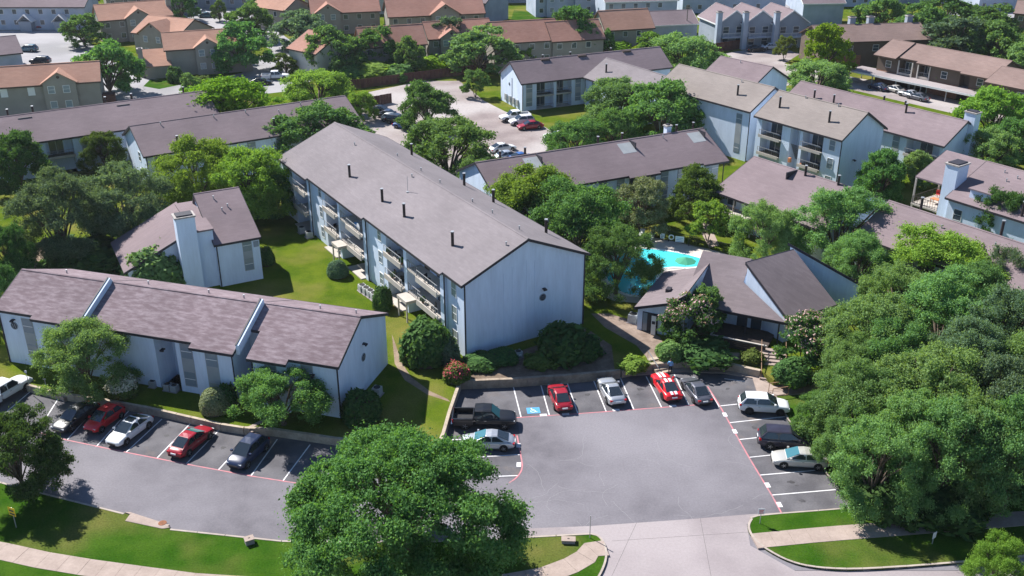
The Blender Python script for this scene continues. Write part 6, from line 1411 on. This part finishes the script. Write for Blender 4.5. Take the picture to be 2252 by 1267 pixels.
for k, u, v, hd, cl_, lb in [('suv', 61, 107, 175, 'paint_car_teal', 'teal-grey car in the far left parking lot'), ('suv', 88, 133, 175, 'paint_car_black', 'black SUV in the far left parking lot'), ('pickup', 93, 56, -80, 'paint_car_maroon', 'dark red pickup before the peaked porches'), ('sedan', 443, 27, 5, 'paint_car_white', 'white car on the upper street'), ('sedan', 455, 33, 5, 'paint_car_teal', 'teal car in front of the white one on the upper street'),
                         ('suv', 411, 62, 85, 'paint_car_blue', 'blue van beside the stepped orange roofs'), ('sedan', 573, 179, 10, 'paint_car_black', 'black car on the street behind the bright yellow-green tree'), ('pickup', 606, 168, 8, 'paint_car_white', 'white pickup on the street behind the bright yellow-green tree'), ('sedan', 1664, 107, 12, 'paint_car_black', 'black car in the small fenced lot'), ('sedan', 1695, 102, 14, 'paint_car_white', 'white car in the small fenced lot'), ('sedan', 1712, 97, 14, 'paint_car_silver', 'silver car behind the small rounded tree'),
                         ('sedan', 1742, 41, 10, 'paint_car_white', 'white car beside the pale blank-walled townhouse'), ('suv', 1708, 24, 8, 'paint_car_white', 'white van on the far street at the top'), ('sedan', 165, 18, 10, 'paint_car_red', 'red car at the top left behind the row house'),
                         ('sedan', 1932, 190, 120, 'paint_car_navy', 'dark blue car under the carport, first from the left'), ('sedan', 1966, 195, 122, 'paint_car_champagne', 'beige car under the carport, second from the left'), ('sedan', 2000, 206, 122, 'paint_car_silver', 'silver car under the carport, third from the left'), ('sedan', 2018, 212, 122, 'paint_car_grey', 'dark car under the carport, fourth from the left')]:
    car(k, u, v, hd, cl_, lb, 'parked_suv' if k == 'suv' else 'pickup_truck' if k == 'pickup' else 'parked_car', 'SUV' if k == 'suv' else 'pickup' if k == 'pickup' else 'car', z=zb_, group='far parked cars')
# ================================================================== SMALL THINGS
def at(u, v, z=ZG): p = P(u, v, z); return (p.x, p.y, z)
# outdoor air-conditioning units
def ac(u, v, label, rz=0, z=ZG, s=1.0):
    e = empty('air_conditioner', at(u, v, z), R(rz), label, 'air conditioner'); e.scale = (s, s, s)
    MB().box(-.5, .5, -.5, .5, -.05, .06).build('pad', M['concrete'], e)
    b = MB().box(-.38, .38, -.38, .38, .06, .82).build('casing', M['ac_unit'], e)
    for k in range(6): MB().box(-.4, .4, -.4, .4, .14 + k * .1, .17 + k * .1).build('louvre', M['metal_grey'], b)
    MB().cyl((0, 0, .82), (0, 0, .86), .33, .33, 14).build('fan_grille', M['plastic_black'], e)
for i, (u, v) in enumerate([(797, 640), (806, 646), (815, 652), (823, 658)]): ac(u, v, ['first', 'second', 'third', 'fourth'][i] + ' grey outdoor unit in the row below the balconies, counted from the back', -58)
for i, (u, v) in enumerate([(664, 512), (680, 522)]): ac(u, v, ['outdoor unit by the far balcony posts, the back one', 'outdoor unit by the far balcony posts, the front one'][i], -58)
ac(830, 868, 'outdoor unit in shade behind the gable of the brown-roofed building', 72); ac(1140, 786, 'grey utility unit with white notice before the shaded gable', 30, s=.9); ac(1392, 708, 'pale grey box unit at the clubhouse door', -25, s=1.2)
for i, (u, v) in enumerate([(338, 850), (370, 857), (385, 860)]): ac(u, v, ['left', 'middle', 'right'][i] + ' outdoor unit against the shaded front of the brown-roofed building', -17, s=.8)
nb = MB().box(-.2, .2, -.42, -.4, .3, .6).build('notice', M['sign_white'])
nb.parent = [o for o in bpy.data.objects if o.get('label', '').startswith('grey utility unit')][0]
# concrete utility boxes on the front lawns
def ubox(u, v, label, rz, sx=.9, sy=.5, h=.35):
    e = empty('utility_box', at(u, v, GF), R(rz), label, 'utility box'); MB().box(-sx/2, sx/2, -sy/2, sy/2, -.05, h).build('casing', M['concrete'], e)
    MB().box(-sx/2 - .04, sx/2 + .04, -sy/2 - .04, sy/2 + .04, h, h + .07).build('lid', M['concrete_warm'], e); MB().box(-.08, .08, -.03, .03, h + .071, h + .09).build('handle', M['plastic_black'], e)
ubox(549, 1194, 'tan concrete box on the left front lawn', 28, .65, .55, .4); ubox(1250, 1192, 'pale flat utility box on the island lawn', -3, 1.0, .5, .25)
# signs
def sign(u, v, label, hpole, wd, hh, m, rz, z, m2=None, rows=0, name='street_sign'):
    e = empty(name, at(u, v, z), R(rz), label, 'sign'); MB().cyl((0, 0, -.2), (0, 0, hpole), .035, .035, 8).build('pole', M['metal_grey'], e)
    b = MB().box(-wd/2, wd/2, -.05, -.036, hpole - hh, hpole + .02).build('board', M[m], e)
    if m2:
        for k in range(rows): MB().box(-wd * .36, wd * .36 * (1 - .2 * (k % 2)), -.056, -.051, hpole - hh + .1 + k * (hh - .16) / rows, hpole - hh + .1 + k * (hh - .16) / rows + (hh - .16) / rows * .5).build('lettering', M[m2], b)
sign(1671, 1151, 'small red and white sign on a post at the right of the drive', 1.45, .5, .55, 'sign_white', 0, GF, 'sign_red', 3)
sign(36, 1160, 'yellow sign on a post on the left front lawn', 1.9, .75, .75, 'sign_yellow', -25, GF, 'ink', 2)
sign(2050, 1196, 'tilted white sign back on the right lawn', 1.1, .45, .55, 'sign_white', 35, GF)
sign(1297, 1183, 'slim grey post sign on the tip of the island lawn', 2.1, .05, .3, 'metal_grey', 0, GF)
sign(65, 853, 'small white lamp post beside the white pickup', 1.9, .22, .22, 'sign_white', 0, ZG); sign(105, 865, 'thin post by the step behind the black car', 1.6, .3, .06, 'metal_grey', 0, ZG)
# flagstone steps through the kerb behind the left row, and by the stair
def steps(label, base_px, top_px, wd, n, z0, z1, m='concrete_warm', name='garden_steps'):
    a = P(*base_px, z0); b = P(*top_px, z1); d = (b - a).xy; e = empty(name, (a.x, a.y, 0), math.atan2(d.y, d.x), label, 'steps'); L = d.length
    for k in range(n): MB().box(L * k / n, L * (k + 1) / n + .05, -wd/2, wd/2, z0 - .3, z0 + (z1 - z0) * (k + 1) / n + .03 + .001 * k).build('step', M[m], e)
    return e, L
steps('stone steps through the kerb at the shaded corner of the brown-roofed building', (588, 957), (565, 930), 2.2, 4, 0, ZG)
steps('concrete step through the kerb behind the black car', (130, 872), (150, 855), 1.8, 3, .3, ZG)
e_, Ls = steps('wide concrete steps up to the clubhouse terrace', (1700, 838), (1700, 768), 2.6, 9, .1, ZG + .55)
for y_ in (-1.2, 1.2): rail(e_, [(0, y_, .1), (Ls * .5, y_, .5), (Ls, y_, ZG + .55)], .95, 'handrail', gap=1.1, name='handrail')
e_, Ls = steps('brick entrance steps beside the person', (1462, 822), (1440, 786), 1.7, 5, .1, ZG + .1, 'stone_wall_light')
rail(e_, [(0, .8, .1), (Ls, .8, ZG + .1)], .9, 'rail', gap=1.2, name='handrail')
# ramp railings by the right walk
for a, b, lb in (((1690, 862), (1765, 852), 'tan metal ramp railing at the right end of the clubhouse walk, back one'), ((1698, 874), (1768, 864), 'tan metal ramp railing at the right end of the clubhouse walk, front one')):
    p0 = P(*a, .1); p1 = P(*b, .1); e = empty('ramp_railing', (p0.x, p0.y, .1), 0, lb, 'railing'); d = p1 - p0
    rail(e, [(0, 0, 0), (d.x, d.y, 0)], .95, 'handrail', gap=1.6, name='rail')
# pool fence, boards and ring, furniture
pts = resample([p.xy for p in pxs([(1385, 512), (1470, 531), (1560, 551), (1612, 562)], ZG)], 2.4); o = pts[0]
pf = empty('pool_fence', (o.x, o.y, ZG), 0, 'black metal pool fence on the far side of the pool', 'fence')
for a, b in zip(pts, pts[1:]):
    a2, b2 = a - o, b - o; MB().box(a2.x - .04, a2.x + .04, a2.y - .04, a2.y + .04, -.1, 1.5).build('post', M['iron_black'], pf)
    mb = MB().bar((a2.x, a2.y, 1.42), (b2.x, b2.y, 1.42), .04, .04).bar((a2.x, a2.y, .15), (b2.x, b2.y, .15), .04, .04)
    for k in range(1, 12): q = a2.lerp(b2, k / 12); mb.bar((q.x, q.y, .1), (q.x, q.y, 1.42), .016, .016)
    mb.build('fence_panel', M['iron_black'], pf)
for u, v, wd, hh, lb, m2 in ((1456, 532, .55, .7, 'small white notice board on the pool fence', 'ink'), (1494, 540, 1.1, .8, 'large white rules board on the pool fence', 'plastic_blue')):
    e = empty('pool_notice', at(u, v), R(-16), lb, 'sign'); b = MB().box(-wd/2, wd/2, -.12, -.09, .5, .5 + hh).build('board', M['sign_white'], e)
    for k in range(3): MB().box(-wd * .4, wd * .35, -.126, -.121, .58 + k * hh * .28, .58 + k * hh * .28 + .06).build('lettering', M[m2], b)
p = at(1475, 536); ring = MB(); n, m_ = 18, 8
for i in range(n):
    for j in range(m_):
        t, s_ = 2 * math.pi * i / n, 2 * math.pi * j / m_; rr = .3 + .08 * math.cos(s_); ring.v.append((rr * math.cos(t), .08 * math.sin(s_), rr * math.sin(t)))
for i in range(n):
    for j in range(m_): ring.f.append((i*m_ + j, ((i+1) % n)*m_ + j, ((i+1) % n)*m_ + (j+1) % m_, i*m_ + (j+1) % m_))
ro_ = ring.build('life_ring', M['sign_white'], None, True); ro_.location = (p[0], p[1] - .12, ZG + .95); ro_.rotation_euler = (0, 0, R(-16)); tag(ro_, 'white life ring hanging on the pool fence', 'life ring')
def parasol(x, y, label, r=1.3, z=ZG, m='canvas_green'):
    e = empty('parasol', (x, y, z), 0, label, 'parasol'); MB().cyl((0, 0, 0), (0, 0, 2.3), .03, .03, 8).build('pole', M['metal_grey'], e)
    c = MB(); n = 8; c.v = [(0, 0, 2.5)] + [(r * math.cos(6.283 * k / n), r * math.sin(6.283 * k / n), 2.0) for k in range(n)]; c.f = [(0, 1 + k, 1 + (k + 1) % n) for k in range(n)]; c.build('canopy', M[m], e)
    MB().cyl((0, 0, 0), (0, 0, .12), .3, .25, 12).build('base', M['iron_black'], e)
parasol(20.6, 109.0, 'green parasol beside the pool, behind the clubhouse wing')
def lounger(u, v, rz, label):
    e = empty('sun_lounger', at(u, v), R(rz), label, 'sun lounger'); MB().box(-.95, .35, -.32, .32, .3, .38).build('bed', M['sign_white'], e); MB().poly([(.35, -.32, .38), (.95, -.32, .75), (.95, .32, .75), (.35, .32, .38)]).build('backrest', M['sign_white'], e)
    for x_ in (-.85, .3):
        for y_ in (-.28, .28): MB().box(x_ - .03, x_ + .03, y_ - .03, y_ + .03, 0, .3).build('leg', M['metal_grey'], e)
for i, (u, v) in enumerate([(1410, 520), (1432, 526)]): lounger(u, v, 70, ['white sun lounger at the far left of the pool', 'white sun lounger right of the other by the pool fence'][i])
# balcony things: dish, chairs, tables, plants
def chair(p, rz, label, m='plastic_black'):
    e = empty('balcony_chair', p, rz, label, 'chair'); MB().box(-.25, .25, -.25, .25, .4, .46).build('seat', M[m], e); MB().box(-.25, .25, .2, .26, .46, .95).build('backrest', M[m], e)
    for x_ in (-.22, .22):
        for y_ in (-.22, .22): MB().box(x_ - .025, x_ + .025, y_ - .025, y_ + .025, 0, .4).build('leg', M[m], e)
def on2(x, y, z): 
    c, s_ = math.cos(ga - math.pi), math.sin(ga - math.pi); return (o2.x + c * x - s_ * y, o2.y + s_ * x + c * y, z)
d = empty('satellite_dish', on2(LM - 23.9, -.8, fl[2]), ga, 'white satellite dish on an upper balcony of the three-storey building', 'satellite dish')
MB().cyl((0, 0, 0), (0, 0, .9), .03, .03, 8).build('mast', M['metal_grey'], d); MB().cyl((0, .06, 1.0), (0, 0, 1.0), .42, .2, 16).build('dish', M['sign_white'], d); MB().bar((0, .06, .85), (0, .45, 1.0), .03, .03).build('feed_arm', M['metal_grey'], d)
xb = LM - 22.3
for i, (x_, y_, z_, lb, m_) in enumerate([(xb + 6.2, -.2, fl[1], 'dark balcony chair on the near middle balcony, far side', 'plastic_black'), (xb + 8.3, -.1, fl[1], 'dark balcony chair on the near middle balcony, near side', 'plastic_black'), (xb + 14.6, -.1, fl[2], 'dark chair on the nearest top balcony', 'plastic_black'), (xb + 7.3, 0, fl[2], 'dark chair on the top balcony left of the nearest stair', 'plastic_black'),
    (LM - 25.6, -.3, fl[2], 'blue chair beside the satellite dish', 'plastic_blue'), (LM - 33.2, -.3, fl[1], 'dark chair on the middle balcony at the far section', 'plastic_black'), (xb + 16, -.2, fl[1], 'dark chair on the nearest middle balcony', 'plastic_black')]): chair(on2(x_, y_, z_), ga - math.pi + i, lb, m_)
for i, (x_, z_, lb) in enumerate([(xb + 5.6, fl[2], 'potted plant on the top balcony, left end'), (xb + 6.4, fl[1], 'potted plant on the near middle balcony'), (xb + 8.9, fl[2], 'potted plant on the top balcony, right end'), (xb + 13.8, fl[1], 'potted plant on the nearest middle balcony')]):
    e = empty('potted_plant', on2(x_, -.35, z_), 0, lb, 'plant'); MB().cyl((0, 0, 0), (0, 0, .3), .14, .18, 10).build('pot', M['clay'], e)
    fo = link('foliage', SP['shrub']['crown'], e); fo.scale = (.3, .3, .3); fo.location = (0, 0, .28)
c14, s14 = math.cos(g14), math.sin(g14)
def on14(x, y, z): o_ = h14.o.location; return (o_.x + c14 * x - s14 * y, o_.y + s14 * x + c14 * y, z)
chair(on14(-5.3, 6.4, 3.42), 0, 'red chair on the furnished balcony at the right edge', 'plastic_red')
tb = empty('balcony_table', on14(-3.8, 3.6, 3.42), g14, 'brown table on the furnished balcony at the right edge', 'table'); MB().box(-.7, .7, -.45, .45, .68, .74).build('table_top', M['clay'], tb)
for x_ in (-.6, .6):
    for y_ in (-.38, .38): MB().box(x_ - .03, x_ + .03, y_ - .03, y_ + .03, 0, .68).build('leg', M['clay'], tb)
d = empty('satellite_dish', on14(-2.4, 4.8, 3.42), 1.0, 'white satellite dish on the furnished balcony at the right edge', 'satellite dish'); MB().cyl((0, 0, 0), (0, 0, .8), .03, .03, 8).build('mast', M['metal_grey'], d); MB().cyl((0, .06, .9), (0, 0, .9), .4, .2, 16).build('dish', M['sign_white'], d)
pk = MB().dome((0, 0, 0), .2, .2, .3).build('pumpkin', M['clay'])
c11, s11 = math.cos(g11), math.sin(g11); o_ = h11.o.location; pk.location = (o_.x + c11 * 9.3 + s11 * .2, o_.y + s11 * 9.3 - c11 * .2, 3.42); tag(pk, 'orange pumpkin on the lower balcony of the right three-storey building', 'pumpkin')
# utility pole far right
for u, v, hgt, lb in ((2232, 52, 9.5, 'wooden utility pole at the top right'), (1508, 82, 8, 'slim dark pole beside the grey gabled townhouses')):
    e = empty('utility_pole', at(u, v), 0, lb, 'pole'); MB().cyl((0, 0, -.3), (0, 0, hgt), .15, .1, 8).build('pole', M['bark_grey'], e); MB().box(-1, 1, -.06, .06, hgt - .8, hgt - .65).build('cross_arm', M['bark_grey'], e)
# ------------------------------------------------------------ the person walking behind the red coupe
def person(u, v, z, rz, label):
    e = empty('person', at(u, v, z), R(rz), label, 'person')
    J = dict(pel=(0,0,.95,.13,.10), ab=(0,0,1.12,.135,.10), ch=(0,.01,1.32,.165,.11), nk=(0,.0,1.48,.06,.06), hd0=(0,-.01,1.56,.07,.08), hd1=(0,-.02,1.66,.085,.1), hd2=(0,-.01,1.75,.05,.06),
        hl=(-.10,0,.90,.095,.095), kl=(-.11,-.12,.50,.065,.065), al=(-.11,.02,.09,.045,.045), fl_=(-.11,-.13,.04,.045,.03), hr=(.10,0,.90,.095,.095), kr=(.11,.05,.49,.065,.065), ar=(.11,.25,.12,.045,.045), fr=(.11,.13,.04,.045,.03),
        sl=(-.20,.01,1.40,.06,.06), el=(-.25,.08,1.12,.045,.045), wl=(-.24,-.06,.90,.032,.032), hal=(-.24,-.10,.82,.04,.02), sr=(.20,.01,1.40,.06,.06), er=(.26,-.02,1.12,.045,.045), wr=(.25,-.16,.93,.032,.032), har=(.25,-.21,.86,.04,.02))
    E = [('pel','ab'),('ab','ch'),('ch','nk'),('nk','hd0'),('hd0','hd1'),('hd1','hd2'),('pel','hl'),('hl','kl'),('kl','al'),('al','fl_'),('pel','hr'),('hr','kr'),('kr','ar'),('ar','fr'),('ch','sl'),('sl','el'),('el','wl'),('wl','hal'),('ch','sr'),('sr','er'),('er','wr'),('wr','har')]
    for hnd, sx in (('hal', -1), ('har', 1)):
        b = J[hnd]
        for k in range(4): n_ = f'{hnd}{k}'; J[n_] = (b[0] + .004 * sx, b[1] - .03 + .02 * k, b[2] - .085 - .008 * (k in (1, 2)), .009, .009); E.append((hnd, n_))
        J[hnd + 't'] = (b[0] - .02 * sx, b[1] - .05, b[2] - .035, .010, .010); E.append((hnd, hnd + 't'))
    ks = list(J); me = bpy.data.meshes.new('body'); me.from_pydata([J[k][:3] for k in ks], [(ks.index(a), ks.index(b)) for a, b in E], []); o = link('body', me, e)
    md = o.modifiers.new('skin', 'SKIN'); md.use_smooth_shade = True
    for i, k in enumerate(ks): me.skin_vertices[0].data[i].radius = (J[k][3], J[k][4]); me.skin_vertices[0].data[i].use_root = (k == 'pel')
    sb = o.modifiers.new('sub', 'SUBSURF'); sb.levels = 1; sb.render_levels = 2
    # clothing colour follows height on the one body mesh: shoes and trousers, shirt, skin
    m = bpy.data.materials.new('person_clothes'); m.use_nodes = True; nn = m.node_tree.nodes; l = m.node_tree.links
    tc = nn.new('ShaderNodeTexCoord'); sp = nn.new('ShaderNodeSeparateXYZ'); l.new(tc.outputs['Object'], sp.inputs[0]); mr = nn.new('ShaderNodeMapRange'); mr.inputs[1].default_value = 0; mr.inputs[2].default_value = 2; l.new(sp.outputs['Z'], mr.inputs[0])
    cr = nn.new('ShaderNodeValToRGB'); cr.color_ramp.interpolation = 'CONSTANT'; el = cr.color_ramp.elements; el[0].position = 0; el[0].color = (.012, .013, .018, 1); el[1].position = .485; el[1].color = (.16, .42, .72, 1); x_ = el.new(.735); x_.color = (.4, .24, .16, 1)
    l.new(mr.outputs[0], cr.inputs[0]); l.new(cr.outputs[0], nn['Principled BSDF'].inputs['Base Color']); nn['Principled BSDF'].inputs['Roughness'].default_value = .85; me.materials.append(m)
    h = MB().dome((0, .01, 1.66), .1, .115, .125).build('hair', M['hair'], e, True)
person(1473, 823, .1, 165, 'person in light blue shirt and black trousers behind the red coupe')
bpy.context.view_layer.update()
# ================================================================== air
hz_b = MB().box(-900, 900, -60, 900, -1.2, 54).build('haze', M['concrete']); hz_b['kind'] = 'stuff'
mh = bpy.data.materials.new('haze_air'); mh.use_nodes = True; mh.node_tree.nodes.clear()
_ou = mh.node_tree.nodes.new('ShaderNodeOutputMaterial'); _vo = mh.node_tree.nodes.new('ShaderNodeVolumePrincipled')
_vo.inputs['Color'].default_value = (.86, .92, 1, 1); _vo.inputs['Density'].default_value = .00008; _vo.inputs['Anisotropy'].default_value = .3
mh.node_tree.links.new(_vo.outputs[0], _ou.inputs['Volume']); hz_b.data.materials[0] = mh
